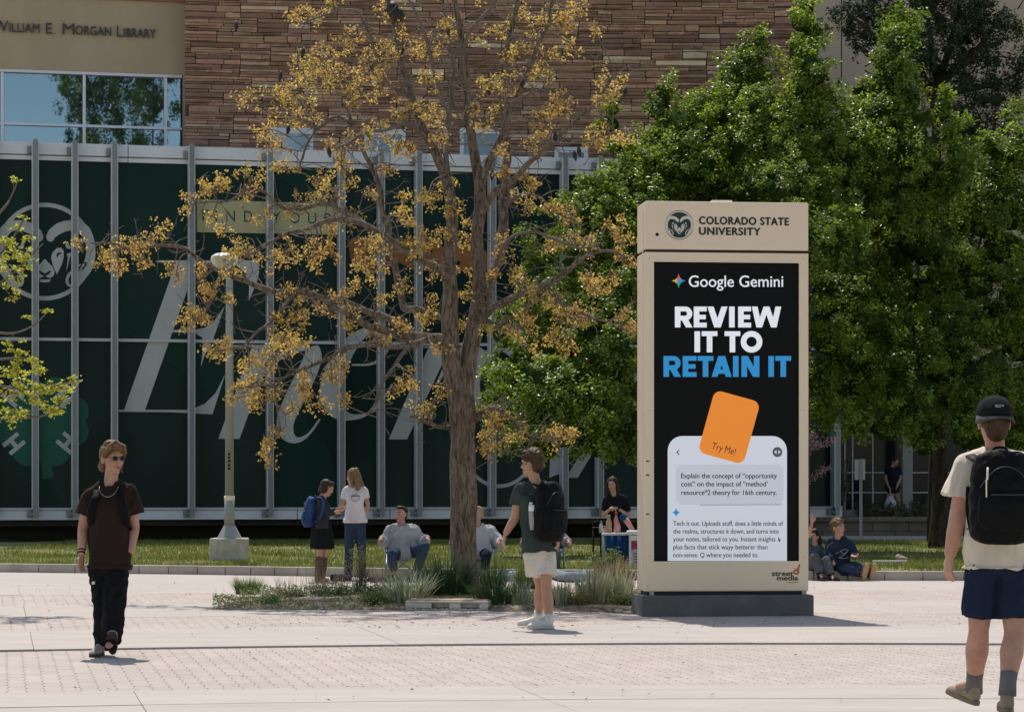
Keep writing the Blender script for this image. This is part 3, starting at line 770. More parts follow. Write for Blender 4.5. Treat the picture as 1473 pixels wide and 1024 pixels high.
# ================================================================== advertising kiosk
KY = 26.10
FK = Frame(Vector(((928 - CX) / FPX * KY, KY, 0)), 6)
M['kbody'] = mat('beige_powder_coat', (0.86, 0.69, 0.505), 0.42, var=0.03, scale=1.5, spec=0.4)
M['kbezel'] = mat('pale_edge_trim', (0.87, 0.75, 0.60), 0.35)
M['kplinth'] = mat('dark_grey_plinth', (0.115, 0.11, 0.105), 0.85, var=0.25, scale=3, bump=0.003, bscale=60)
M['black'] = mat('matt_black', (0.006, 0.006, 0.006), 0.7, spec=0.2)
M['gap'] = mat('shadow_gap_metal', (0.02, 0.02, 0.02), 0.7)
kio = thing('advertising_kiosk', 'tall beige digital advertising kiosk with black screen on dark plinth', 'kiosk', FK.o.copy())
KW = FK.uz(1163, 600)[0]
zz = lambda py: FK.uz(1040, py)[1]
Z = dict(top=zz(290.5), g0=zz(359.5), g1=zz(363.5), s1=zz(377.5), s0=zz(807), b0=zz(850), p1=zz(853.5))
ux = lambda px: FK.uz(px, 600)[0]
u0s, u1s = ux(940.5), ux(1149.5)
KD = 0.55
# header
b = MB(); b.fbox(FK, 0, KW, Z['g0'], Z['top'], -KD, 0); b.build('header', M['kbody'], kio, bevel=0.012)
b = MB(); b.fbox(FK, 0.02, KW - 0.02, Z['g1'] - 0.01, Z['g0'] + 0.01, -KD + 0.03, -0.035); b.build('gap_frame', M['gap'], kio)
# body frame in four pieces round the screen
b = MB(); b.fbox(FK, 0, u0s, Z['b0'], Z['g1'], -KD, 0); b.fbox(FK, u1s, KW, Z['b0'], Z['g1'], -KD, 0)
b.fbox(FK, u0s, u1s, Z['s1'], Z['g1'], -KD, 0); b.fbox(FK, u0s, u1s, Z['b0'], Z['s0'], -KD, 0)
# one shell: outer profile with an opening
sh = MB()
sh.v = []; outer = [(0, Z['b0']), (KW, Z['b0']), (KW, Z['g1']), (0, Z['g1'])]; inner = [(u0s, Z['s0']), (u1s, Z['s0']), (u1s, Z['s1']), (u0s, Z['s1'])]
vs = [FK.pt(u, z, 0) for u, z in outer] + [FK.pt(u, z, 0) for u, z in inner] + [FK.pt(u, z, -0.03) for u, z in inner] + [FK.pt(u, z, -KD) for u, z in outer]
fs = [(i, (i + 1) % 4, 4 + (i + 1) % 4, 4 + i) for i in range(4)] + [(4 + i, 4 + (i + 1) % 4, 8 + (i + 1) % 4, 8 + i) for i in range(4)] + [(12 + i, 12 + (i + 1) % 4, (i + 1) % 4, i) for i in range(4)] + [(12, 15, 14, 13)]
sh.add(vs, fs); sh.build('body', M['kbody'], kio, bevel=0.008)
b = MB()
for q in ((u0s - 0.012, u0s, Z['s0'] - 0.012, Z['s1'] + 0.012), (u1s, u1s + 0.012, Z['s0'] - 0.012, Z['s1'] + 0.012), (u0s, u1s, Z['s1'], Z['s1'] + 0.012), (u0s, u1s, Z['s0'] - 0.012, Z['s0'])):
    b.fbox(FK, *q, -0.02, 0.005)
b.build('screen_bezel', M['kbezel'], kio)
# side corner profile strip, hinge marks
b = MB(); b.fbox(FK, 0.10 - 0.002, 0.10 + 0.002, Z['g0'] + 0.02, Z['top'] - 0.01, -0.001, 0.0012); 
b = MB(); b.box(-0.008, 0.0, 0.13, 0.145, Z['b0'] + 0.02, Z['top'] - 0.03, M=Matrix.Translation(FK.o) @ Matrix.Rotation(R(6), 4, 'Z')); b.build('side_seam', M['kbezel'], kio)
for z in (zz(684), zz(664), zz(740)):
    b = MB(); b.fbox(FK, 0.012, 0.045, z, z + 0.012, -0.01, 0.006); b.build('latch', M['black'], kio)
for (px_, py_) in ((934, 372), (934, 590), (934, 800), (1156, 372), (1156, 590), (1156, 800), (924 + 8, 842), (1157, 842)):
    b = MB(); c_ = FK.px(px_, py_, 0); b.tube([c_ + FK.n * -.004, c_ + FK.n * .0025], .007, n=8, smooth=False); b.build('screw', bpy.data.materials.get('steel_screw') or mat('steel_screw', (.45, .38, .30), .5, metal=.5), kio, fix=False)
# screen
M['scr'] = mat('screen_black', (0.005, 0.005, 0.0055), 0.45, spec=0.12, emit=0.0)
def emis(name, col, e, rough=0.4): return mat(name, col, rough, emit=e * 0.72, spec=0.12)
M['s_white'] = emis('screen_white', (0.70, 0.72, 0.76), 0.62); M['s_blue'] = emis('screen_blue', (0.030, 0.24, 0.50), 0.62)
M['s_panel'] = emis('screen_pale_panel', (0.56, 0.59, 0.65), 0.62); M['s_grey'] = emis('screen_grey_panel', (0.50, 0.53, 0.59), 0.58)
M['s_orange'] = emis('screen_orange', (0.75, 0.235, 0.035), 0.62); M['s_ink'] = mat('screen_ink', (0.008, 0.01, 0.014), 0.4); M['s_dot'] = emis('screen_dark_button', (0.10, 0.12, 0.14), 0.3)
M['s_lite'] = emis('screen_light_mark', (0.6, 0.65, 0.7), 0.5); M['s_red'] = emis('screen_red', (0.62, 0.10, 0.08), 0.5); M['s_green'] = emis('screen_green', (0.03, 0.36, 0.20), 0.5); M['s_yel'] = emis('screen_yellow', (0.7, 0.4, 0.05), 0.5)
M['s_line'] = emis('screen_line', (0.25, 0.28, 0.32), 0.3)
b = MB(); b.fbox(FK, u0s, u1s, Z['s0'], Z['s1'], -0.10, -0.022); scr = b.build('screen', M['scr'], kio)
DS = -0.0205
S = Print(FK, DS)
def rrect(x0, y0, x1, y1, r, n=7, low=True):
    P = []
    cs = [(x1 - r, y0 + r, -90), (x1 - r, y1 - r, 0), (x0 + r, y1 - r, 90), (x0 + r, y0 + r, 180)]
    for i, (cx_, cy_, a0) in enumerate(cs):
        if not low and i in (1, 2): P.append((x1, y1) if i == 1 else (x0, y1)); continue
        for k in range(n + 1): P.append((cx_ + r * math.cos(R(a0 + 90 * k / n)), cy_ + r * math.sin(R(a0 + 90 * k / n))))
    return P
S.poly(rrect(960.5, 627, 1132, 806.6, 21, low=False)); S.build('phone_panel_print', M['s_panel'], scr)
S = Print(FK, DS + 0.0008); S.poly(rrect(972, 668, 1127, 725.5, 9)); S.build('message_print', M['s_grey'], scr)
S = Print(FK, DS + 0.0016); S.stroke([(1007, 726), (1124, 725.5)], 0.9); S.build('divider_print', M['s_line'], scr)
def star(S, c, ax, ay, mi=None):
    P = []
    for q in range(4):
        a0 = math.pi / 2 * q
        p = (math.cos(a0), math.sin(a0)); n_ = (math.cos(a0 + math.pi / 2), math.sin(a0 + math.pi / 2))
        for t in (0, 0.25, 0.5, 0.75):
            b0, b1, b2 = (1 - t) ** 2, 2 * t * (1 - t), t * t
            ctl = ((p[0] + n_[0]) * 0.14, (p[1] + n_[1]) * 0.14)
            P.append((c[0] + ax * (b0 * p[0] + b1 * ctl[0] + b2 * n_[0]), c[1] + ay * (b0 * p[1] + b1 * ctl[1] + b2 * n_[1])))
    return P
S = Print(FK, DS + 0.0022); S.poly(star(S, (972.5, 736.8), 6.2, 6.6)); S.build('spark_print', M['s_blue'], scr)
# four-colour star: centre blue, tips coloured
c0 = (976.2, 404); P = star(S, c0, 10, 10.3)
S = Print(FK, DS + 0.0008)
for q, mi in ((0, 0), (1, 1), (2, 2), (3, 3)):
    seg = [P[(q * 4 + k - 2) % 16] for k in range(5)]
    S.poly([c0] + seg, mi)
S.poly([(c0[0] + (p[0] - c0[0]) * 0.42, c0[1] + (p[1] - c0[1]) * 0.42) for p in P], 0)
S.build('star_print', [M['s_blue'], M['s_green'], M['s_yel'], M['s_red']], scr)
b = MB(); put_text(b, FK, 'Google Gemini', 991, 1126.5, 412.6, 396.6, d=DS + 0.001, bold=0.0012); b.build('brand_print', M['s_white'], scr, fix=False)
# headline in drawn block letters
def block_word(S, word, x0, y0, hgt, adv, th, mi=0):
    """geometric block capitals; adv: list of (x, width)"""
    for ch_, (x, wd) in zip(word, adv):
        y1 = y0 + hgt; t = th
        if ch_ in 'I': S.poly([(x, y0), (x + wd, y0), (x + wd, y1), (x, y1)], mi)
        elif ch_ == 'T': S.poly([(x, y0), (x + wd, y0), (x + wd, y0 + t * .86), (x, y0 + t * .86)], mi); c = x + wd / 2; S.poly([(c - t / 2, y0), (c + t / 2, y0), (c + t / 2, y1), (c - t / 2, y1)], mi)
        elif ch_ == 'E':
            S.poly([(x, y0), (x + t, y0), (x + t, y1), (x, y1)], mi)
            for a, q in ((y0, 1), (y0 + hgt * .395, .93), (y1 - t * .86, 1)): S.poly([(x + t * .5, a), (x + wd * q, a), (x + wd * q, a + t * (.86 if q == 1 else .8)), (x + t * .5, a + t * (.86 if q == 1 else .8))], mi)
        elif ch_ == 'N':
            S.poly([(x, y0), (x + t, y0), (x + t, y1), (x, y1)], mi); S.poly([(x + wd - t, y0), (x + wd, y0), (x + wd, y1), (x + wd - t, y1)], mi)
            S.poly([(x, y0), (x + t * 1.15, y0), (x + wd, y1), (x + wd - t * 1.15, y1)], mi)
        elif ch_ == 'A':
            c = x + wd / 2; S.poly([(c - t * .62, y0), (c + t * .62, y0), (x + t * 1.05, y1), (x, y1)], mi); S.poly([(c - t * .62, y0), (c + t * .62, y0), (x + wd, y1), (x + wd - t * 1.05, y1)], mi)
            S.poly([(x + wd * .22, y1 - hgt * .36), (x + wd * .78, y1 - hgt * .36), (x + wd * .82, y1 - hgt * .15), (x + wd * .18, y1 - hgt * .15)], mi)
        elif ch_ == 'V':
            c = x + wd / 2; S.poly([(x, y0), (x + t * 1.1, y0), (c + t * .58, y1), (c - t * .58, y1)], mi); S.poly([(x + wd - t * 1.1, y0), (x + wd, y0), (c + t * .58, y1), (c - t * .58, y1)], mi)
        elif ch_ == 'W':
            q = wd / 4
            for (a, b_) in ((0, 1), (2, 1), (2, 3), (4, 3)):
                xa = x + a * q + (t * .5 if a == 0 else -t * .5 if a == 4 else 0); xb = x + b_ * q
                S.poly([(xa - t * .52, y0), (xa + t * .52, y0), (xb + t * .50, y1), (xb - t * .50, y1)], mi)
        elif ch_ == 'O':
            c = (x + wd / 2, y0 + hgt / 2); S.ring(c, (wd / 2, hgt / 2 * 1.03), (wd / 2 - t, hgt / 2 - t * .98), mi=mi)
        elif ch_ == 'R':
            S.poly([(x, y0), (x + t, y0), (x + t, y1), (x, y1)], mi)
            r = hgt * .335; cy = y0 + r; cxx_ = x + wd - r * 1.0
            S.poly([(x + t * .5, y0), (cxx_, y0), (cxx_, y0 + t * .86), (x + t * .5, y0 + t * .86)], mi)
            S.poly([(x + t * .5, cy + r - t * .86), (cxx_, cy + r - t * .86), (cxx_, cy + r), (x + t * .5, cy + r)], mi)
            S.ring((cxx_, cy), (r, r), (r - t * .95, r - t * .86), mi=mi, a0=-90, a1=90, n=20)
            S.poly([(x + wd * .36, cy + r * .8), (x + wd * .36 + t * 1.2, cy + r * .8), (x + wd * 1.02, y1), (x + wd * 1.02 - t * 1.2, y1)], mi)
S = Print(FK, DS + 0.0005)
block_word(S, 'REVIEW', 0, 441, 30, [(970.8, 25), (998, 18.6), (1017.6, 29), (1048.8, 8), (1061.8, 18.6), (1081.6, 42)], 8.0)
block_word(S, 'ITTO', 0, 476.5, 30.2, [(999, 8), (1009.4, 22.6), (1042.3, 22.6), (1065.6, 31)], 8.0)
S.build('headline_white_print', M['s_white'], scr)
S = Print(FK, DS + 0.0005)
block_word(S, 'RETAINIT', 0, 512, 30, [(954.4, 24.6), (982, 20), (1003.6, 22.6), (1023.6, 29), (1054.4, 8), (1066.6, 25.8), (1105.3, 8), (1115.4, 22.6)], 8.0)
S.build('headline_blue_print', M['s_blue'], scr)
# orange card, tilted
ca, sa = math.cos(R(15.5)), math.sin(R(15.5)); cc = (1048.8, 614.2)
S = Print(FK, DS + 0.0030)
rot = lambda x, y: (cc[0] + x * ca - y * sa, cc[1] + x * sa + y * ca)
S.poly([rot(x, y) for x, y in rrect(-34, -46.5, 34, 46.5, 11)]); S.build('card_print', M['s_orange'], scr)
def put_text_rot(mb, s, cx_, cy_, wpx, hpx, ang, d, off=0.0):
    off = 0; vs, fs = text_geo(s, off); h0, h1 = cap_h(off); ax0 = min(v.x for v in vs); ax1 = max(v.x for v in vs)
    out = []
    for v in vs:
        x = ((v.x - ax0) / (ax1 - ax0) - 0.5) * wpx; y = -((v.y - h0) / (h1 - h0)) * hpx
        out.append(FK.px(cx_ + x * math.cos(ang) - y * math.sin(ang), cy_ + x * math.sin(ang) + y * math.cos(ang), d))
    mb.add(out, fs)
b = MB(); put_text_rot(b, 'Try Me!', *rot(1.0, 36.5), 35, 9.5, R(15.5), DS + 0.0038, 0.004); b.build('card_lettering', M['s_ink'], scr, fix=False)
b = MB()
for s, xa, xb, yb in (('Explain the concept of “opportunity', 980, 1117.5, 687.5), ('cost” on the impact of “method’', 980, 1104, 699.2), ('resource*2 theory for 16th century.', 980, 1117.5, 711.5)):
    put_text(b, FK, s, xa, xb, yb, yb - 6.9, d=DS + 0.0022, bold=0.0011)
for s, xa, xb, yb in (('Tech it out. Uploads stuff, does a little minds of', 968.5, 1126.5, 755.8), ('the realms, structures it down, and turns into', 968.5, 1120, 767), ('your notes, tailored to you. Instant insights', 968.5, 1115.5, 778.2),
                      ('plus facts that stick wayy betterer than', 968.5, 1104, 789.6), ('non-sense. Q where you needed to.', 968.5, 1091, 801)):
    put_text(b, FK, s, xa, xb, yb, yb - 6.5, d=DS + 0.0022, bold=0.0006)
b.build('message_lettering', M['s_ink'], scr, fix=False)
S = Print(FK, DS + 0.0022); S.stroke([(977, 647), (973.5, 650.3), (977, 654)], 1.3, smooth=False); S.stroke([(973.5, 650.3), (975.5, 650.3)], 1.2, smooth=False)
S.stroke([(1120, 773), (1121.5, 779)], 1.6, smooth=False); S.stroke([(1119, 776.5), (1123, 776)], 1.1, smooth=False)
S.build('back_mark_print', M['s_ink'], scr)
S = Print(FK, DS + 0.0022); S.disc((1118.3, 650), 7, 7.2); S.poly([(1113.5, 650), (1117, 647), (1117, 653)], 1); S.poly([(1123, 650), (1119.6, 647), (1119.6, 653)], 1); S.build('button_print', [M['s_dot'], M['s_lite']], scr)
# header marks
M['csu'] = mat('deep_green_print', (0.005, 0.022, 0.016), 0.5); M['cream'] = mat('cream_print', (0.66, 0.62, 0.52), 0.5)
S = Print(FK, 0.0015); sc_k = 20.6 / 472
S.mp = lambda x, y: (977.2 + (x - 388) * sc_k, 323.8 + (y - 525) * sc_k * 1.03)
ram_emblem(S, True); S.build('emblem', [M['cream'], M['csu']], kio)
b = MB(); put_text(b, FK, 'COLORADO STATE', 1006, 1134.5, 322.3, 311.8, d=0.003, bold=0.0055, yb2=324.2, space=1.12); put_text(b, FK, 'UNIVERSITY', 1006, 1093.5, 337.6, 327.2, d=0.003, bold=0.0055, yb2=338.6, space=1.12)
b.build('name_lettering', M['csu'], kio, fix=False)
S = Print(FK, 0.002); S.disc((945.3, 337.4), 2.4, 2.4); S.build('sensor_hole', M['black'], kio)
b = MB(); put_text(b, FK, 'street', 1110.5, 1141, 828, 820.6, d=0.003, bold=0.003); put_text(b, FK, 'media', 1118, 1148, 834.2, 827.6, d=0.0042, bold=0.003); b.build('maker_lettering', mat('charcoal_letter', (0.05, 0.05, 0.05), 0.5), kio, fix=False)
M['rust'] = mat('rust_orange_print', (0.50, 0.12, 0.04), 0.5)
S = Print(FK, 0.002); S.ring((1145.5, 822), 4.3, 1.8); S.stroke([(1147, 822), (1149, 816), (1150.5, 811)], [3, 2.8, 1.5]); S.stroke([(1132, 837.5), (1148, 837.2)], 0.9, smooth=False); S.build('maker_mark', M['rust'], kio)
# plinth, feet, top plate, side camera
b = MB(); b.fbox(FK, ux(921.5), ux(1168), -0.02, Z['p1'] - 0.015, -KD - 0.1, 0.10); b.build('plinth', M['kplinth'], kio, bevel=0.015)
b = MB(); b.fbox(FK, 0.03, KW - 0.03, Z['p1'] - 0.02, Z['b0'], -KD + 0.05, -0.04)
b.build('base_gap', M['gap'], kio)
for u in (0.05, KW - 0.07):
    b = MB(); b.fbox(FK, u, u + 0.05, Z['p1'] - 0.02, Z['b0'], -0.04, -0.01); b.build('foot', mat('steel_foot', (0.3, 0.29, 0.27), 0.4, metal=0.6) if u < 0.1 else bpy.data.materials['steel_foot'], kio)
b = MB(); b.fbox(FK, ux(1027), ux(1056), Z['top'], Z['top'] + 0.03, -0.35, -0.1); b.build('top_plate', M['kbezel'], kio, bevel=0.006)
b = MB(); cpos = FK.pt(KW + 0.03, zz(412), -0.22); b.ell(cpos, (0.06, 0.09, 0.085)); b.tube([cpos + Vector((-0.06, 0, 0)), cpos], 0.03); b.build('side_speaker', M['black'], kio)

# ================================================================== lamp post
LY = gY(815.5); ls = FPX / LY
LX = (328 - CX) / FPX * LY
M['galv'] = mat('weathered_grey_paint', (0.31, 0.31, 0.30), 0.6, var=0.12, scale=3, stretch=(1, 1, 0.3)); M['globe'] = mat('white_lamp_globe', (0.82, 0.82, 0.80), 0.35)
M['conc2'] = mat('rough_cast_concrete', (0.52, 0.45, 0.37), 0.95, var=0.28, scale=7, bump=0.012, bscale=25)
lp = thing('lamp_post', 'tall grey street lamp with white globe on a square concrete block', 'street lamp', (LX, LY, 0.08))
lz = lambda py: CAMH + (HY - py) / ls
b = MB(); b.box(LX - 0.31, LX + 0.31, LY - 0.1, LY + 0.52, 0.02, lz(774)); b.build('concrete_base', M['conc2'], lp, bevel=0.02)
cy = LY + 0.21
b = MB(); 
for k, (a0, a1, za, zb) in enumerate(((0.225, 0.22, 774, 772.6), (0.215, 0.10, 772.6, 755.5))):
    b.tube([(LX, cy, lz(za)), (LX, cy, lz(zb))], [a0, a1], n=8, side=(math.cos(R(22.5)), math.sin(R(22.5)), 0), smooth=False)
b.build('flared_foot', M['galv'], lp, bevel=0.008)
b = MB(); b.tube([(LX, cy, lz(756)), (LX, cy, lz(714))], [0.088, 0.086], n=20); b.tube([(LX, cy, lz(714)), (LX, cy, lz(395)), (LX, cy, lz(378))], [0.078, 0.062, 0.06], n=20); b.build('pole', M['galv'], lp, fix=False)
b = MB(); b.tube([(LX, cy, lz(720)), (LX, cy, lz(713))], 0.092, n=20); b.build('pole_band', M['kbezel'], lp)
b = MB(); b.tube([(LX, cy, lz(382)), (LX, cy, lz(377)), (LX, cy, lz(374))], [0.06, 0.09, 0.13], n=20); b.build('globe_collar', M['galv'], lp)
b = MB(); b.tube([(LX - 0.09, cy - 0.02, lz(375)), (LX - 0.09, cy, lz(372)), (LX - 0.09, cy, lz(367)), (LX - 0.09, cy, lz(363.5)), (LX - 0.09, cy, lz(362))], [0.22, 0.235, 0.22, 0.15, 0.05], n=24); b.build('globe', M['globe'], lp, fix=False)
for z_ in (505, 512, 640, 700):
    b = MB(); b.tube([(LX + 0.02, cy - 0.07, lz(z_)), (LX + 0.02, cy - 0.10, lz(z_))], 0.018, n=8); b.build('bolt', M['galv'], lp)
b = MB()
for i, z_ in enumerate((651, 656, 661, 667, 672)): b.box(LX - 0.015, LX + 0.025 - 0.008 * (i % 2), cy - 0.0925, cy - 0.088, lz(z_ + 3.4), lz(z_))
b.build('sticker_marks', M['black'], lp)
# sign post at the right
SY = 58.5; sx_ = (1238.5 - CX) / FPX * SY; sz_ = lambda py: CAMH + (HY - py) / FPX * SY
sg = thing('sign_post', 'thin post carrying two narrow pale boards in the shade beyond the lawn', 'sign', (sx_, SY, 0.0))
b = MB(); b.box(sx_ - 0.035, sx_ + 0.035, SY, SY + 0.05, 0.0, sz_(660)); b.build('post', M['galv'], sg)
for (xa, xb) in ((1230, 1236.6), (1240.2, 1245)):
    b = MB(); b.box((xa - CX) / FPX * SY, (xb - CX) / FPX * SY, SY + 0.052, SY + 0.07, sz_(690), sz_(660.5)); b.build('sign_board', mat('pale_sign_board', (0.55, 0.54, 0.50), 0.6) if 'psb' not in M else M['psb'], sg)
# white slotted tray lying at the planter edge
TY = 27.25
tr = thing('utility_cover', 'low off-white slotted tray lying on the edge of the planting bed', 'tray', ((643 - CX) / FPX * TY, TY, 0))
M['tray'] = mat('worn_white_plastic', (0.52, 0.49, 0.43), 0.7, var=0.15, scale=6, bump=0.004, bscale=30); M['plank'] = mat('weathered_orange_wood', (0.50, 0.34, 0.20), 0.9, var=0.25, scale=5, stretch=(1, 6, 1))
FT = Frame(tr.location.copy() + Vector((-0.47, 0.0, 0)), -7)
b = MB(); b.fbox(FT, 0.0, 0.94, 0.0, 0.025, -0.5, 0); b.fbox(FT, 0.0, 0.94, 0.085, 0.11, -0.5, 0)
for (a, c) in ((0, 0.30), (0.50, 0.63), (0.84, 0.94)): b.fbox(FT, a, c, 0.025, 0.085, -0.5, -0.002)
b.fbox(FT, 0.3, 0.84, 0.025, 0.085, -0.5, -0.08)
b.build('tray_body', M['tray'], tr, bevel=0.01)
b = MB(); b.fbox(FT, 0.02, 0.92, 0.111, 0.122, -0.48, -0.03); b.build('tray_lid', M['plank'], tr, bevel=0.004)
# ================================================================== vegetation
M['bark'] = bark_mat('furrowed_grey_brown_bark', (0.06, 0.045, 0.034), (0.18, 0.14, 0.105), (0.29, 0.235, 0.18))
M['bark2'] = bark_mat('dark_bark', (0.018, 0.014, 0.011), (0.04, 0.03, 0.024), (0.07, 0.056, 0.045), sc=14)
M['twig'] = mat('grey_twig', (0.15, 0.12, 0.095), 0.85, var=0.3, scale=8)
M['leaf_gold'] = mat('golden_young_leaf', (0.66, 0.42, 0.13), 0.42, isl_var=0.5, transl=0.48, var=0.2, scale=1.6, hue_col=(0.72, 0.55, 0.15), spec=0.5)
M['leaf_green'] = mat('fresh_green_leaf', (0.080, 0.148, 0.025), 0.38, isl_var=0.5, transl=0.42, var=0.3, scale=1.1, hue_col=(0.27, 0.345, 0.06), spec=0.42, tcol=(1.5, 1.5, 0.65))
M['leaf_lime'] = mat('yellow_green_leaf', (0.50, 0.50, 0.06), 0.5, isl_var=0.25, transl=0.45, spec=0.4)
M['needle'] = mat('dark_juniper_foliage', (0.034, 0.058, 0.024), 0.7, isl_var=0.4, transl=0.1, spec=0.3)
M['pod'] = mat('dark_seed_pod', (0.02, 0.013, 0.01), 0.6)

def unit(v): return v / np.maximum(np.linalg.norm(v, axis=-1, keepdims=True), 1e-9)
def leaf_arrays(C, size, up=0.35, out=None, aspect=0.62, fold=0.25):
    """diamond leaves, two triangles folded along the midrib; C: (n,3) centres"""
    n = len(C); nrm = RNG.normal(size=(n, 3)); nrm[:, 2] = np.abs(nrm[:, 2]) * 0.6 + up
    if out is not None: nrm = nrm + out
    nrm = unit(nrm); t = unit(np.cross(nrm, RNG.normal(size=(n, 3)))); b = np.cross(nrm, t)
    s = size * RNG.uniform(0.6, 1.35, n)[:, None]
    V = np.stack([C - t * s * 0.5, C + b * s * aspect * 0.5 + nrm * s * fold * 0.4, C + t * s * 0.5, C - b * s * aspect * 0.5 + nrm * s * fold * 0.4], 1).reshape(-1, 3)
    i = np.arange(n) * 4
    F = np.stack([np.stack([i, i + 1, i + 2], 1), np.stack([i, i + 2, i + 3], 1)], 1).reshape(-1, 3)
    return V, F
class NP:
    def __init__(s): s.V = []; s.F = []; s.n = 0
    def add(s, V, F): s.V.append(V); s.F.append(F + s.n); s.n += len(V)
    def build(s, name, m, parent=None, **k): return np_mesh(name, np.concatenate(s.V), np.concatenate(s.F), m, parent, **k)

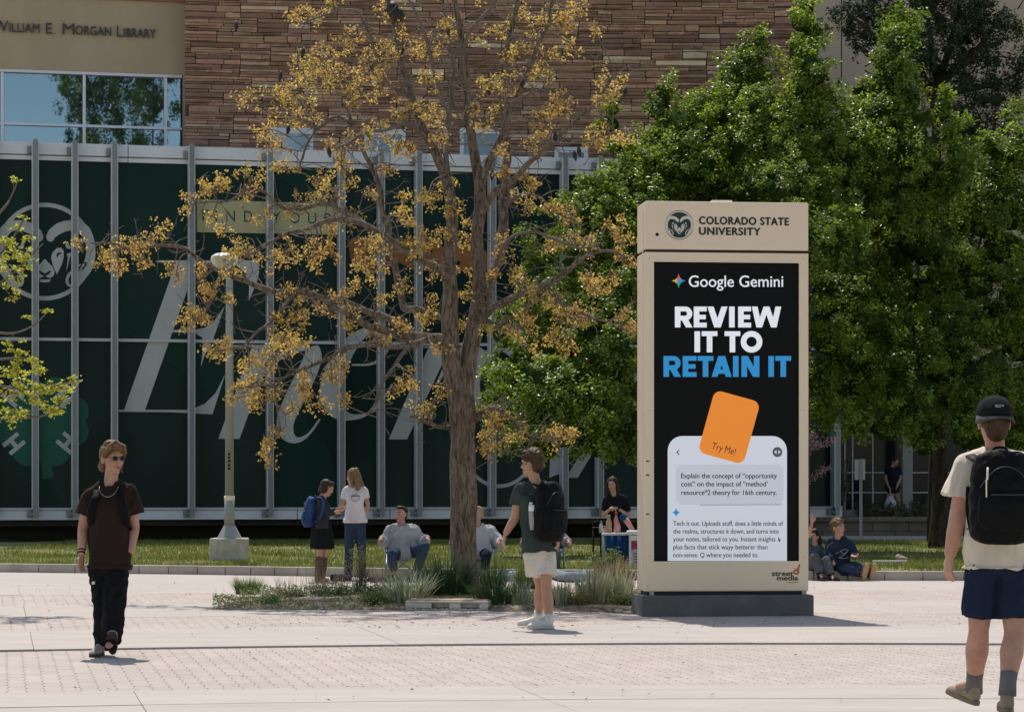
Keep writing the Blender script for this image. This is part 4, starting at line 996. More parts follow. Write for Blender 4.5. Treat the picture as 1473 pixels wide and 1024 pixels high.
# ---------------------------------------------------------------- the big tree with golden leaves
TY0 = 29.6; TS = FPX / TY0
tx = (667 - CX) / FPX * TY0
gold = thing('golden_tree', 'big tree with grey-brown forked trunk and sparse golden leaves', 'tree', (tx, TY0, 0))
LIMBS = [
 [(667, 873, 0, 23), (667, 850, 0, 20.5), (667, 800, 0, 19.5), (667, 740, 0, 18.8), (666, 680, 0, 18), (665, 635, 0, 17.5), (665, 600, 0, 18.5), (663, 570, 0, 19.5)],
 [(663, 590, 0, 16), (658, 560, -.05, 15), (650, 530, -.1, 14), (649, 497, -.1, 13), (647, 460, -.12, 12.5), (648, 420, -.15, 10.5), (645, 380, -.2, 9.5), (649, 345, -.2, 9), (650, 310, -.2, 8.5), (643, 262, -.1, 7.5), (630, 228, 0, 7), (615, 197, .1, 6), (600, 165, .2, 5.5), (588, 123, .3, 5), (576, 90, .3, 4.5), (569, 49, .4, 4), (560, 10, .5, 3.5), (555, -30, .5, 3)],
 [(665, 585, 0, 15), (669, 548, .05, 13.5), (675, 510, .1, 12.5), (683, 470, .1, 12), (688, 440, .1, 11.5), (690, 408, .1, 10), (688, 374, .1, 9.5), (686, 342, .1, 9), (690, 300, .1, 8.5), (690, 262, .0, 8), (685, 239, 0, 7.5), (678, 195, -.1, 6.5), (674, 160, -.1, 6), (670, 102, -.2, 5), (665, 61, -.2, 4.5), (657, 17, -.2, 4), (648, -25, -.2, 3)],
 [(692, 462, .15, 8), (700, 435, .25, 8), (712, 391, .5, 7.5), (718, 357, .6, 7.5), (722, 315, .7, 7.5), (726, 275, .8, 7), (728, 239, .9, 6.5), (729, 190, 1, 5.5), (722, 140, 1, 4.5), (722, 105, 1, 4), (733, 61, 1, 4), (746, 5, 1, 3.5), (750, -30, 1, 3)],
 [(692, 275, .0, 5.5), (699, 246, -.1, 5.5), (712, 218, -.2, 5.2), (722, 190, -.3, 4.8), (732, 160, -.3, 4.5), (745, 135, -.4, 4.2), (760, 100, -.4, 3.8), (775, 70, -.5, 3.5), (788, 38, -.5, 3), (794, 0, -.5, 2.5), (800, -30, -.5, 2)],
 [(692, 465, -.1, 6), (712, 440, -.3, 5.5), (740, 427, -.5, 5), (765, 418, -.7, 4.6), (788, 407, -.8, 4.3), (812, 393, -.9, 3.7), (830, 377, -1, 3), (852, 364, -1.1, 2.5), (885, 362, -1.2, 2), (905, 370, -1.2, 1.5)],
 [(690, 308, 0, 5), (715, 280, -.3, 5), (740, 256, -.5, 4.5), (765, 232, -.7, 4), (790, 208, -.8, 3.6), (812, 190, -.9, 3.2), (835, 173, -1, 2.8), (858, 148, -1, 2.3), (876, 118, -1.1, 1.8), (884, 105, -1.1, 1.3)],
 [(650, 497, -.1, 10), (630, 488, -.3, 9), (605, 483, -.5, 7.5), (578, 482, -.6, 6.5), (555, 476, -.7, 6), (528, 467, -.9, 5), (505, 456, -1, 4.2), (485, 445, -1.1, 3.5), (468, 432, -1.2, 3)],
 [(600, 484, -.5, 6), (575, 470, -.4, 5), (548, 455, -.2, 4.6), (520, 443, 0, 4.6), (490, 434, .2, 5), (455, 426, .3, 5), (425, 421, .4, 5), (395, 419, .5, 4.8), (370, 411, .5, 4.5), (345, 402, .6, 4.2), (322, 391, .6, 3.8), (300, 380, .7, 3.5), (278, 367, .7, 3), (252, 356, .8, 2.5), (225, 353, .8, 2.2), (195, 358, .9, 1.8), (160, 352, .9, 1.4), (130, 352, .9, 1)],
 [(615, 486, -.5, 5), (590, 496, -.8, 4.2), (560, 501, -1, 3.8), (530, 497, -1.2, 3.5), (497, 500, -1.3, 3.2), (468, 514, -1.4, 2.8), (440, 527, -1.4, 2.4), (414, 540, -1.5, 1.9), (395, 552, -1.5, 1.3)],
 [(592, 492, -.8, 3.2), (572, 518, -1, 2.8), (552, 548, -1.2, 2.4), (545, 575, -1.3, 2), (530, 595, -1.3, 1.4)],
 [(648, 400, -.2, 6), (632, 388, -.4, 5.5), (605, 376, -.6, 5.2), (580, 360, -.7, 5), (562, 343, -.8, 4.8), (545, 334, -.9, 4.5), (525, 325, -1, 4), (500, 319, -1.1, 3.6), (473, 318, -1.2, 3.4), (450, 326, -1.2, 3), (424, 335, -1.3, 2.8), (398, 347, -1.3, 2.3), (370, 363, -1.3, 1.6), (350, 368, -1.3, 1.2)],
 [(558, 342, -.8, 4), (535, 330, -.4, 3.8), (505, 310, -.1, 3.5), (478, 296, .1, 3.2), (450, 296, .2, 2.8), (425, 300, .3, 2.5), (400, 292, .4, 2.5), (377, 276, .5, 2.2), (350, 277, .5, 1.8), (315, 290, .5, 1.4), (280, 294, .5, 1)],
 [(652, 470, .2, 4), (625, 452, .6, 5), (600, 446, 1, 5), (580, 440, 1.3, 5.6), (572, 410, 1.4, 5.4), (566, 383, 1.5, 5), (560, 345, 1.5, 4.6), (552, 305, 1.6, 4.3), (544, 274, 1.6, 4), (535, 245, 1.7, 3.6), (526, 222, 1.7, 3.2), (512, 190, 1.7, 2.8), (498, 178, 1.7, 2.5), (480, 172, 1.7, 2.2), (455, 184, 1.7, 2)],
 [(512, 190, 1.7, 2.4), (500, 165, 1.6, 2.2), (508, 135, 1.5, 2.2), (525, 118, 1.5, 2), (548, 108, 1.4, 1.6)],
 [(455, 184, 1.7, 2), (445, 200, 1.6, 1.7), (436, 225, 1.5, 1.4), (430, 250, 1.4, 1)],
 [(615, 200, .1, 3.2), (590, 180, -.3, 3), (560, 186, -.7, 2.7), (530, 195, -1, 2.2), (505, 205, -1.2, 1.7), (480, 215, -1.3, 1.1)],
 [(645, 250, -.1, 3), (640, 205, .3, 5), (643, 188, .6, 4.6), (648, 150, .7, 3.5), (652, 110, .8, 3), (648, 70, .9, 2.4), (640, 30, 1, 2), (634, -10, 1, 1.6)],
 [(668, 180, -.1, 3.4), (650, 170, -.3, 3.2), (632, 140, -.5, 3), (625, 95, -.6, 2.8), (614, 60, -.7, 2.6), (600, 30, -.8, 2.2), (590, 0, -.8, 1.8)],
 [(600, 165, .2, 3.2), (585, 140, 0, 3), (560, 122, -.3, 2.7), (545, 92, -.4, 2.4), (530, 45, -.5, 2), (515, 15, -.6, 1.8), (480, 18, -.7, 1.4), (440, 30, -.7, 1)],
 [(657, 130, -.1, 3.4), (672, 60, -.3, 3), (690, 30, -.5, 2.8), (705, 10, -.6, 2.6), (720, -20, -.6, 2)],
 [(745, 135, -.4, 2.6), (730, 118, -.7, 2.2), (705, 130, -.9, 2.2), (690, 140, -1, 1.8)],
 [(649, 615, 0, 4), (632, 613, -.2, 3), (610, 603, -.4, 2.5), (590, 597, -.5, 2)],
 [(682, 600, 0, 7), (698, 590, -.2, 4.5), (715, 585, -.3, 3), (735, 600, -.5, 2.5), (762, 622, -.7, 1.8), (790, 634, -.8, 1.3), (815, 632, -.9, 1)],
 [(700, 590, -.2, 3), (712, 612, -.4, 2), (730, 640, -.5, 1.5), (715, 655, -.5, 1)],
 [(788, 407, -.8, 2.6), (800, 430, -1, 2.2), (820, 445, -1.2, 1.8), (850, 455, -1.4, 1.6), (885, 468, -1.6, 1.2), (912, 478, -1.7, 1)],
 [(700, 460, -.1, 3), (715, 470, -.3, 2.6), (735, 455, -.5, 2.2), (760, 440, -.6, 1.7), (790, 425, -.7, 1.2)],
 [(699, 440, .1, 3), (725, 350, -.2, 2.6), (760, 335, -.5, 2.4), (795, 345, -.8, 2), (830, 358, -1, 1.6), (860, 352, -1.1, 1.3)],
 [(728, 295, .6, 3), (750, 280, .4, 2.5), (775, 288, .2, 2), (800, 305, 0, 1.6), (822, 318, 0, 1.2)],
 [(765, 232, -.7, 2.4), (790, 205, -.9, 2.2), (820, 205, -1.2, 2), (850, 205, -1.4, 1.6), (885, 198, -1.5, 1.2)],
 [(722, 190, -.3, 2.6), (700, 178, -.6, 2.4), (735, 150, -.9, 2), (765, 135, -1, 1.8), (790, 130, -1.1, 1.3), (820, 165, -1.1, 1)],
 [(320, 391, .6, 2.4), (308, 415, .4, 2), (300, 440, .3, 1.6), (285, 460, .2, 1.2)],
 [(425, 421, .4, 2.8), (405, 445, .2, 2.4), (380, 470, 0, 2.1), (355, 492, -.1, 1.7), (325, 500, -.2, 1.2)],
 [(395, 552, -1.5, 1.4), (400, 590, -1.5, 1.3), (404, 620, -1.5, 1)],
]
limbs3 = []
for li, L in enumerate(LIMBS):
    P = [pt(x, y, TY0 + dy * 0.8) for (x, y, dy, r) in L]; rad = [r * 1.0 / TS for (x, y, dy, r) in L]
    if li == 0: P[0].z = -0.05
    C, rr_ = crom(P, rad, 5); limbs3.append((C, rr_))
tb = MB()
for li in (0, 1, 2):
    C, rr_ = limbs3[li]; tb.tube(C, rr_, n=30, caps=(li == 0), noise_amp=0.13, seed=li * 3.1)
tb.tube([pt(690, 858, TY0 - .1), pt(684, 845, TY0), pt(678, 825, TY0)], [0.10, 0.09, 0.05], n=12)
trunk = tb.build('trunk', M['bark'], gold, fix=False)
for li in range(3, len(limbs3)):
    C, rr_ = limbs3[li]; b = MB()
    C2 = []
    for i, c in enumerate(C):
        k = min(1, i / 4); C2.append(c + Vector((mnoise.noise(c * 3), mnoise.noise(c * 3 + Vector((9, 0, 0))), mnoise.noise(c * 3 + Vector((0, 9, 0))))) * 0.05 * k)
    b.tube(C2, rr_, n=12 if rr_[0] > 0.03 else 7, noise_amp=0.12, seed=li)
    b.build('branch', M['bark'] if rr_[0] > 0.03 else M['twig'], gold, fix=False)
    limbs3[li] = (C2, rr_)
CL = [(353,142,18),(391,128,16),(451,25,25),(421,20,12),(500,55,22),(451,90,30),(430,93,18),(479,90,28),(451,117,32),(424,137,30),(413,164,25),(446,172,25),(492,117,30),(533,96,26),(582,66,26),(555,82,25),(629,63,18),(612,77,18),
 (547,123,24),(520,137,25),(588,164,26),(615,117,18),(615,153,22),(550,191,22),(377,188,14),(383,208,18),(402,210,18),(492,210,28),(580,213,20),(413,246,25),(361,254,22),(309,265,22),(290,268,12),(492,251,26),(457,262,25),(533,202,20),
 (560,238,15),(637,175,15),(653,41,16),(642,27,14),(680,63,14),(718,41,18),(751,16,12),(768,35,22),(751,66,18),(811,11,22),(833,16,14),(811,35,20),(828,68,16),(858,49,10),(790,87,22),(735,77,12),(702,117,20),(729,123,18),(779,109,20),
 (806,139,16),(811,161,18),(795,156,14),(779,175,16),(877,115,22),(891,131,14),(866,145,14),(770,205,16),(787,197,12),(874,191,20),(899,197,16),(855,205,14),(713,161,12),(721,219,10),(683,158,10),(691,180,10),(637,197,18),(587,216,12),
 (729,251,14),(757,260,14),(642,262,14),(268,293,16),(309,271,20),(356,271,18),(309,315,12),(323,334,12),(377,315,14),(336,356,22),(356,369,20),(331,388,14),(424,295,20),(451,279,18),(484,271,22),(498,309,22),(479,336,14),(413,364,22),
 (391,377,18),(446,375,24),(457,356,16),(479,370,18),(528,353,20),(536,391,24),(547,358,20),(522,377,20),(301,421,14),(323,429,12),(276,451,16),(290,454,14),(424,421,20),(451,438,25),(429,462,22),(394,459,14),(492,438,24),(511,424,22),
 (506,465,16),(577,410,16),(582,462,18),(612,457,16),(623,432,8),(555,429,12),(312,503,18),(391,487,14),(408,506,18),(413,487,15),(435,492,16),(361,522,14),(380,525,16),(533,476,14),(637,503,12),(495,530,14),(550,487,10),(585,290,14),
 (612,287,16),(582,315,14),(618,358,14),(596,356,14),(533,282,8),(579,312,18),(615,285,14),(650,301,18),(620,339,16),(669,347,18),(637,334,14),(587,356,14),(626,394,14),(650,391,14),(683,397,16),(672,326,10),(708,397,8),(729,356,22),
 (746,282,16),(757,301,14),(762,265,10),(792,301,12),(811,296,16),(820,315,14),(817,347,20),(792,353,12),(850,350,14),(888,326,18),(896,350,14),(899,378,14),(738,391,18),(746,405,14),(779,424,20),(762,449,20),(800,435,16),(847,397,22),
 (861,413,18),(874,405,16),(822,451,22),(850,460,20),(803,465,18),(751,476,20),(735,479,12),(800,495,20),(814,503,14),(762,506,12),(893,454,12),(912,470,8),(697,476,8),(667,468,8),(669,424,8),(620,451,8),(568,564,12),(585,544,16),
 (598,554,10),(631,564,14),(603,587,12),(623,587,12),(702,592,18),(722,602,18),(697,618,16),(712,643,12),(722,615,16),(743,628,16),(697,651,8),(814,618,18),(796,630,16),(826,628,12),(697,635,12),(116,354,14),(147,374,16),(171,391,18),
 (171,360,20),(191,350,22),(212,354,18),(246,391,10),(253,398,12),(277,460,22),(260,463,10),(301,415,14),(290,388,8),(308,504,14),(328,494,6),(359,531,16),(342,559,14),(362,552,22),(355,576,18),(386,562,20),(372,579,18),(335,576,8),
 (393,511,18),(410,490,16),(431,565,14),(448,579,16),(465,586,12),(424,586,12),(400,620,10),(390,644,14),(386,658,12),(379,651,8),(478,552,12),(492,576,10),(478,538,12),(437,541,10),(490,-5,20),(560,15,22),(640,-10,20),(700,-10,20),(770,-12,22),(235,330,14),(205,375,14)]
nodes = []
for li in range(1, len(limbs3)):
    C, rr_ = limbs3[li]
    for c, r in zip(C, rr_): nodes.append((c.x, c.y, c.z, r, li))
NA = np.array([n[:3] for n in nodes]); NR = np.array([n[3] for n in nodes]); XP = NA[:, 0] / NA[:, 1] * FPX + CX; ZP = HY - (NA[:, 2] - CAMH) / NA[:, 1] * FPX
tw = MB(); leafC = []; rg = random.Random(3)
for (x, y, r) in CL:
    d = np.hypot(XP - x, ZP - y) + np.where(NR > 0.045, 25, 0) + RNG.uniform(0, 6, len(XP)); k = int(np.argmin(d)); base = Vector(NA[k])
    # grow from a bit further back so the twig points outwards
    yd = base.y + rg.uniform(-0.5, 0.5); c = pt(x, y, yd); rm = r / TS
    mid = base.lerp(c, 0.5) + Vector((rg.uniform(-.08, .08), rg.uniform(-.08, .08), rg.uniform(-.02, .12)))
    if (c - base).length > 0.05:
        q, rq = crom([base, mid, c], [min(NR[k] * 0.6, 0.013), 0.009, 0.006], 4); tw.tube(q, rq, n=5, caps=False)
    nt_ = max(3, int(r * 0.30))
    for _ in range(nt_):
        a = rg.uniform(0, 2 * math.pi); rad_ = rm * math.sqrt(rg.uniform(0.15, 1.1)); e = c + Vector((math.cos(a) * rad_, rg.uniform(-1, 1) * rm, math.sin(a) * rad_ * 0.85))
        st = c.lerp(base, rg.uniform(0, 0.5)); mm = st.lerp(e, 0.5) + Vector((rg.uniform(-1, 1), rg.uniform(-1, 1), rg.uniform(-0.6, 1))) * rm * 0.22
        q, rq = crom([st, mm, e], [0.0075, 0.0055, 0.0035], 4); tw.tube(q, rq, n=4, caps=False)
        for t in range(len(q)):
            if t < 3: continue
            for _k in range(1 if t < len(q) - 2 else 3):
                cc_ = q[t] + Vector((rg.gauss(0, 1), rg.gauss(0, 1), rg.gauss(0, 1))) * 0.032
                for _l in range(3): leafC.append(cc_ + Vector((rg.gauss(0, 1), rg.gauss(0, 1), rg.gauss(0, 1))) * 0.018)
# bare twigs
for _ in range(900):
    k = rg.randrange(len(nodes)); 
    if NR[k] > 0.06: continue
    a = rg.uniform(0, 2 * math.pi); base = Vector(NA[k]); L = rg.uniform(0.15, 0.5); e = base + Vector((math.cos(a) * L, rg.uniform(-.3, .3), math.sin(a) * L * 0.8 + 0.05)); mm = base.lerp(e, 0.5) + Vector((rg.uniform(-.07, .07), 0, rg.uniform(-.07, .07)))
    q, rq = crom([base, mm, e], [0.008, 0.005, 0.003], 4); tw.tube(q, rq, n=5, caps=False)
    e2 = q[6] + Vector((rg.uniform(-.12, .12), 0, rg.uniform(-.12, .12))); tw.tube([q[6], e2], [0.004, 0.002], n=4, caps=False)
tag(tw.build('twigs', M['twig'], gold, fix=False), kind='stuff')
lc = np.array([tuple(v) for v in leafC]); print('gold leaves', len(lc))
V_, F_ = leaf_arrays(lc, 0.036, up=0.2, aspect=0.62, fold=0.7)
tag(np_mesh('crown', V_, F_, M['leaf_gold'], gold), kind='stuff')
for i, (x, y) in enumerate(((437, 74), (565, 14), (572, 22), (901, 130), (579, 70), (645, 42), (533, 92), (412, 146), (415, 185), (469, 120), (689, 118), (703, 128), (798, 196), (708, 250), (826, 222), (832, 216), (473, 217), (340, 36), (121, 352), (404, 108))):
    k = int(np.argmin(np.hypot(XP - x, ZP - y))); c = pt(x, y, NA[k][1] - 0.1); b = MB()
    if i in (1, 2): b.ell(c, (0.09, 0.08, 0.10), n=9, m=6)
    else:
        d_ = Vector((rg.uniform(-.4, .4), 0, -1)); b.tube([c + Vector((0, 0, .05)), c + d_ * 0.02, c + d_ * 0.08], [0.010, 0.030, 0.010], n=7)
    b.build('seed_pod', M['pod'], gold, fix=False)

# ---------------------------------------------------------------- dense green trees
M['core'] = mat('crown_shade_dark', (0.03, 0.05, 0.014), 0.95, var=0.5, scale=8, spec=0.0)  # dark colour of the added cores that stand in for shade inside crowns
def clump_tree(name, label, blobs, Y, trunk_px, dens=1.0, lsize=0.075, m='leaf_green', group=None, core=True, r_tuft=0.26, tr_r=0.16, elong=1.0, bk='bark2', bulge=0.60):
    tk = FPX / Y; x0 = (trunk_px[0] - CX) / FPX * Y
    t = thing(name, label, 'tree', (x0, Y, 0), group=group)
    acc = NP(); cb = MB(); br = MB(); base = Vector((x0, Y, 0.0)); top = pt(trunk_px[0], trunk_px[1], Y)
    br.tube(crom([base, base.lerp(top, .5) + Vector((.08, .05, 0)), top], sub=4), [tr_r * (1 - 0.07 * i) for i in range(9)], n=12, noise_amp=0.15, seed=Y)
    ytop = min(b_[1] for b_ in blobs)
    for (bx, by, brd, *dy) in blobs:
        yy = Y - bulge * (by - ytop) / tk + (dy[0] if dy else rg.uniform(-0.9, 0.9)); c = pt(bx, by, yy); r = brd / tk
        if rg.random() < 0.6: pass
        mid = top.lerp(c, 0.5) + Vector((0, 0, -0.15)); q, rq = crom([top, mid, c], [tr_r * 0.2, tr_r * .12, 0.012], 4); (br.tube(q, rq, n=6, caps=False) if rg.random() < 0.13 else None)
        nt_ = max(8, int(15 * (r / r_tuft) ** 2 * 0.66 * dens))
        d = unit(RNG.normal(size=(nt_, 3))); d[:, 2] = d[:, 2] * elong; nt_ = int(nt_ * .72); d = d[:nt_]; rr2 = r * np.where(RNG.random(nt_) < .7, RNG.uniform(.72, 1.18, nt_), RNG.uniform(.1, .75, nt_)) 
        ctr = np.array(c)[None] + d * rr2[:, None] * np.array([1, .9, .95])
        nl = int(58 * dens * (r_tuft / 0.26) ** 2)
        rt = r_tuft * RNG.uniform(0.45, 1.05, nt_)
        off = RNG.normal(size=(nt_, nl, 3)); off = off / np.linalg.norm(off, axis=2, keepdims=True) * (RNG.random((nt_, nl, 1)) ** 0.5)
        off[:, :, 2] *= 0.75 * elong; sp_ = RNG.random(nt_) < 0.22; off[sp_, :, 2] *= 2.2; off[sp_, :, :2] *= 0.55
        C = (ctr[:, None, :] + off * rt[:, None, None]).reshape(-1, 3)
        V, F = leaf_arrays(C, lsize, up=0.85, out=np.repeat(d, nl, 0) * 0.7); acc.add(V, F)
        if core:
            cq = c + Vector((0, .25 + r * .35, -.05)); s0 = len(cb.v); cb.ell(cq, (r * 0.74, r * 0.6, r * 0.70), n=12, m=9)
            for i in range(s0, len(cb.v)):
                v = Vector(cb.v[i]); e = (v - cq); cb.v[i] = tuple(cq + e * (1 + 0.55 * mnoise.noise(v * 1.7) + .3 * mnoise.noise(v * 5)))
    br.build('trunk', M[bk], t, fix=False)
    tag(acc.build('crown', M[m], t), kind='stuff')
    if cb.v: tag(cb.build('shade_core', M['core'], t, fix=False), kind='stuff')  # added light-blocking bodies, painted dark as the shaded gaps between leaf clumps
    return t
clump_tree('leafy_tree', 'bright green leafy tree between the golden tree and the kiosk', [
  (745, 600, 42), (722, 578, 34), (712, 545, 26), (790, 560, 52), (838, 590, 48), (760, 525, 40), (815, 510, 50), (880, 560, 55), (868, 500, 55), (905, 620, 42), (860, 632, 34), (800, 612, 36), (740, 628, 26, -1), (783, 637, 22, -1),
  (735, 470, 30), (780, 465, 38), (830, 445, 46), (880, 430, 50), (790, 400, 40), (845, 375, 48), (895, 365, 46), (760, 430, 24), (775, 350, 30), (820, 325, 40), (870, 305, 44), (912, 300, 40), (838, 278, 26), (805, 300, 22), (870, 262, 26), (895, 245, 26), (703, 590, 14), (715, 520, 16)], 47.5, (930, 560), tr_r=.12)
clump_tree('leafy_tree', 'green tree with a double peak rising behind the left corner of the kiosk', [
  (958, 125, 17), (950, 150, 22), (966, 175, 30), (945, 205, 30), (925, 235, 28), (955, 250, 42), (1000, 230, 44), (990, 175, 34), (1010, 150, 26), (1095, 48, 14), (1080, 70, 22), (1065, 100, 30), (1095, 110, 34), (1045, 130, 30), (1060, 165, 42),
  (1105, 160, 42), (1030, 210, 46), (1085, 220, 50), (940, 290, 40), (990, 290, 44), (1045, 275, 46), (1100, 275, 46), (900, 275, 28), (882, 150, 13), (878, 175, 18), (890, 200, 18), (905, 225, 20), (960, 340, 50), (1020, 350, 50), (1090, 350, 50), (930, 400, 50), (1000, 430, 50), (1080, 430, 50), (960, 500, 50), (1050, 520, 50)], 50.5, (1020, 560), tr_r=.12)
clump_tree('leafy_tree', 'slim green tree reaching the top edge above the kiosk middle', [
  (1165, 5, 17), (1158, 25, 20), (1170, 45, 24), (1160, 72, 28), (1172, 100, 30), (1150, 120, 26), (1185, 135, 30), (1160, 160, 38), (1145, 200, 40), (1195, 190, 38), (1175, 235, 44), (1215, 235, 40), (1140, 270, 42), (1190, 290, 44), (1150, 340, 45), (1210, 350, 45)], 49.0, (1150, 560), tr_r=.10)
clump_tree('leafy_tree', 'green tree with yellowish top beside the dark juniper', [
  (1290, 12, 17), (1310, 25, 18), (1285, 40, 24), (1300, 62, 26), (1278, 78, 26), (1305, 100, 28), (1275, 118, 30), (1245, 135, 26), (1300, 140, 32), (1230, 165, 30), (1265, 175, 38), (1310, 180, 34), (1240, 210, 40), (1290, 225, 44), (1330, 220, 34), (1255, 270, 46), (1310, 290, 46), (1350, 262, 36), (1385, 215, 26), (1368, 240, 26), (1390, 235, 24), (1358, 140, 12), (1362, 160, 15), (1370, 190, 18), (1385, 175, 14)], 49.5, (1120, 560), tr_r=.11)
clump_tree('leafy_tree', 'wide green tree spreading along the right edge over the terrace', [
  (1180, 330, 44), (1235, 325, 46), (1290, 325, 46), (1180, 380, 40), (1330, 295, 40), (1200, 395, 42), (1245, 380, 44), (1290, 370, 48), (1345, 345, 44), (1225, 430, 50), (1280, 440, 50), (1340, 420, 50), (1395, 390, 50), (1450, 370, 48), (1480, 420, 44), (1200, 470, 42), (1250, 500, 52), (1310, 500, 55), (1370, 480, 50), (1430, 460, 50),
  (1475, 490, 44), (1200, 540, 42), (1250, 560, 46), (1310, 565, 50), (1370, 550, 50), (1430, 545, 50), (1480, 560, 44), (1190, 590, 28), (1235, 600, 28), (1400, 610, 34), (1460, 615, 36), (1280, 612, 24), (1330, 620, 30), (1375, 320, 40), (1420, 300, 44), (1460, 290, 46), (1400, 262, 34), (1440, 235, 34), (1475, 210, 36), (1425, 200, 16), (1455, 175, 18), (1470, 150, 16), (1355, 300, 34)], 50.5, (1348, 560), tr_r=0.21, bulge=.36)
# dark juniper at the top right
jun = clump_tree('juniper_tree', 'dark open juniper with bare limbs at the top right corner', [
  (1215, 10, 20), (1222, 40, 16), (1245, 15, 24), (1260, 40, 22), (1235, 62, 16), (1330, 8, 30), (1370, 12, 34), (1410, 15, 30), (1340, 50, 28), (1385, 50, 30), (1425, 35, 22), (1360, 85, 24), (1400, 85, 26), (1430, 70, 20), (1448, 25, 14), (1320, 90, 20),
  (1390, 118, 24), (1430, 110, 22), (1345, 118, 14), (1405, 145, 22), (1375, 172, 26), (1400, 192, 28), (1385, 212, 24), (1425, 175, 24), (1350, 160, 20), (1440, 140, 20), (1465, 40, 18), (1470, 80, 22), (1468, 120, 20), (1300, 30, 20), (1270, -10, 24), (1330, -20, 30), (1400, -20, 30)], 56.0, (1345, 95), dens=1.25, lsize=0.066, m='needle', core=False, bulge=0.1, r_tuft=0.24, tr_r=0.20, elong=1.25)
jb = MB()
for P in ([(1345, 160), (1342, 100), (1338, 50), (1330, -10)], [(1345, 130), (1360, 90), (1372, 40), (1385, -20)], [(1340, 140), (1325, 100), (1318, 50), (1310, 0)], [(1350, 120), (1385, 92), (1415, 60), (1445, 10)], [(1352, 135), (1395, 128), (1440, 118), (1475, 100)], [(1330, 120), (1300, 95), (1270, 60), (1220, 20)], [(1300, 95), (1265, 90), (1240, 70)], [(1385, 92), (1400, 75), (1440, 62)]):
    q, rq = crom([pt(x, y, 56 + rg.uniform(-.5, .5)) for x, y in P], [0.13, 0.09, 0.06, 0.03][:len(P)], 5); jb.tube(q, rq, n=7, noise_amp=.2)
for _ in range(90):
    x, y = rg.uniform(1210, 1470), rg.uniform(0, 190); a = rg.uniform(-.6, 2.4); L = rg.uniform(12, 34)
    q, rq = crom([pt(x, y, 56.3), pt(x + L * .5 * math.cos(a) + rg.uniform(-4, 4), y - L * .5 * math.sin(a), 56.2), pt(x + L * math.cos(a), y - L * math.sin(a), 56)], [0.02, 0.014, 0.008], 4); jb.tube(q, rq, n=4, caps=False)
jb.build('limbs', M['bark2'], jun, fix=False)

# ---------------------------------------------------------------- spring-green branches reaching in from the left
LYL = 27.0; LT = FPX / LYL
lt = thing('young_maple', 'yellow-green leafing branches reaching in at the left edge', 'tree', ((-110 - CX) / FPX * LYL, LYL, 0))
b = MB(); x_ = -110; q, rq = crom([pt(x_, 880, LYL), pt(x_ + 4, 700, LYL), pt(x_ - 2, 450, LYL), pt(x_ + 8, 200, LYL)], [0.14, 0.12, 0.09, 0.05], 6); q[0].z = -0.02; b.tube(q, rq, n=14, noise_amp=.12); b.build('trunk', M['bark'], lt, fix=False)
LB = [[(-108, 560), (-50, 545), (0, 555), (50, 560), (105, 548)], [(-108, 620), (-40, 600), (10, 602), (60, 598), (88, 586)], [(-108, 480), (-40, 470), (10, 480), (45, 470), (70, 447)], [(-108, 440), (-30, 420), (10, 400), (40, 372), (62, 350)], [(-105, 340), (-30, 330), (5, 300), (15, 285), (25, 262)], [(-105, 400), (-20, 380), (20, 340), (36, 310)], [(-108, 540), (-20, 520), (30, 515), (60, 520)]]
b = MB(); ln = []
for P in LB:
    C = crom([pt(x, y, LYL + rg.uniform(-.15, .15)) for x, y in P], sub=5); b.tube(C, [0.02 * (1 - .85 * i / len(C)) + 0.003 for i in range(len(C))], n=6, caps=False); ln += C
LC = [(20,360,20),(31,388,16),(20,422,8),(41,370,12),(68,449,6),(44,456,6),(20,490,14),(24,507,10),(48,518,10),(24,525,10),(55,531,12),(14,538,14),(34,552,16),(61,559,16),(20,565,16),(48,576,14),(75,559,14),(92,559,12),(103,545,8),(68,586,12),(34,596,12),(14,600,12),
 (82,593,10),(85,576,10),(20,260,6),(34,314,8),(24,328,8),(7,342,14),(38,342,8),(3,350,14),(9,365,20),(28,374,12),(36,388,10),(22,400,12),(8,413,10),(19,430,8),(5,385,14),(-20,560,30),(-20,590,30),(-25,500,30),(-30,380,30)]
lc = []
for (x, y, r) in LC:
    c = pt(x, y, LYL + rg.uniform(-.2, .2)); k = min(ln, key=lambda v: (v - c).length); b.tube([k, k.lerp(c, .5) + Vector((0, 0, .02)), c], [0.005, 0.004, 0.003], n=4, caps=False); rm = r / LT
    for _ in range(int((int(r * 0.6) + 2) * (1 if y > 500 else .45)) + 1):
        e = c + Vector((rg.gauss(0, .5), rg.gauss(0, .5), rg.gauss(0, .32))) * rm; b.tube([c, e], [0.003, 0.002], n=4, caps=False)
        for _k in range(7): lc.append(tuple(e + Vector((rg.gauss(0, 1), rg.gauss(0, 1), rg.gauss(0, .5))) * 0.028))
tag(b.build('branches', M['twig'], lt, fix=False), kind='stuff')
V_, F_ = leaf_arrays(np.array(lc), 0.045, up=0.8, aspect=0.75); tag(np_mesh('crown', V_, F_, M['leaf_lime'], lt), kind='stuff')

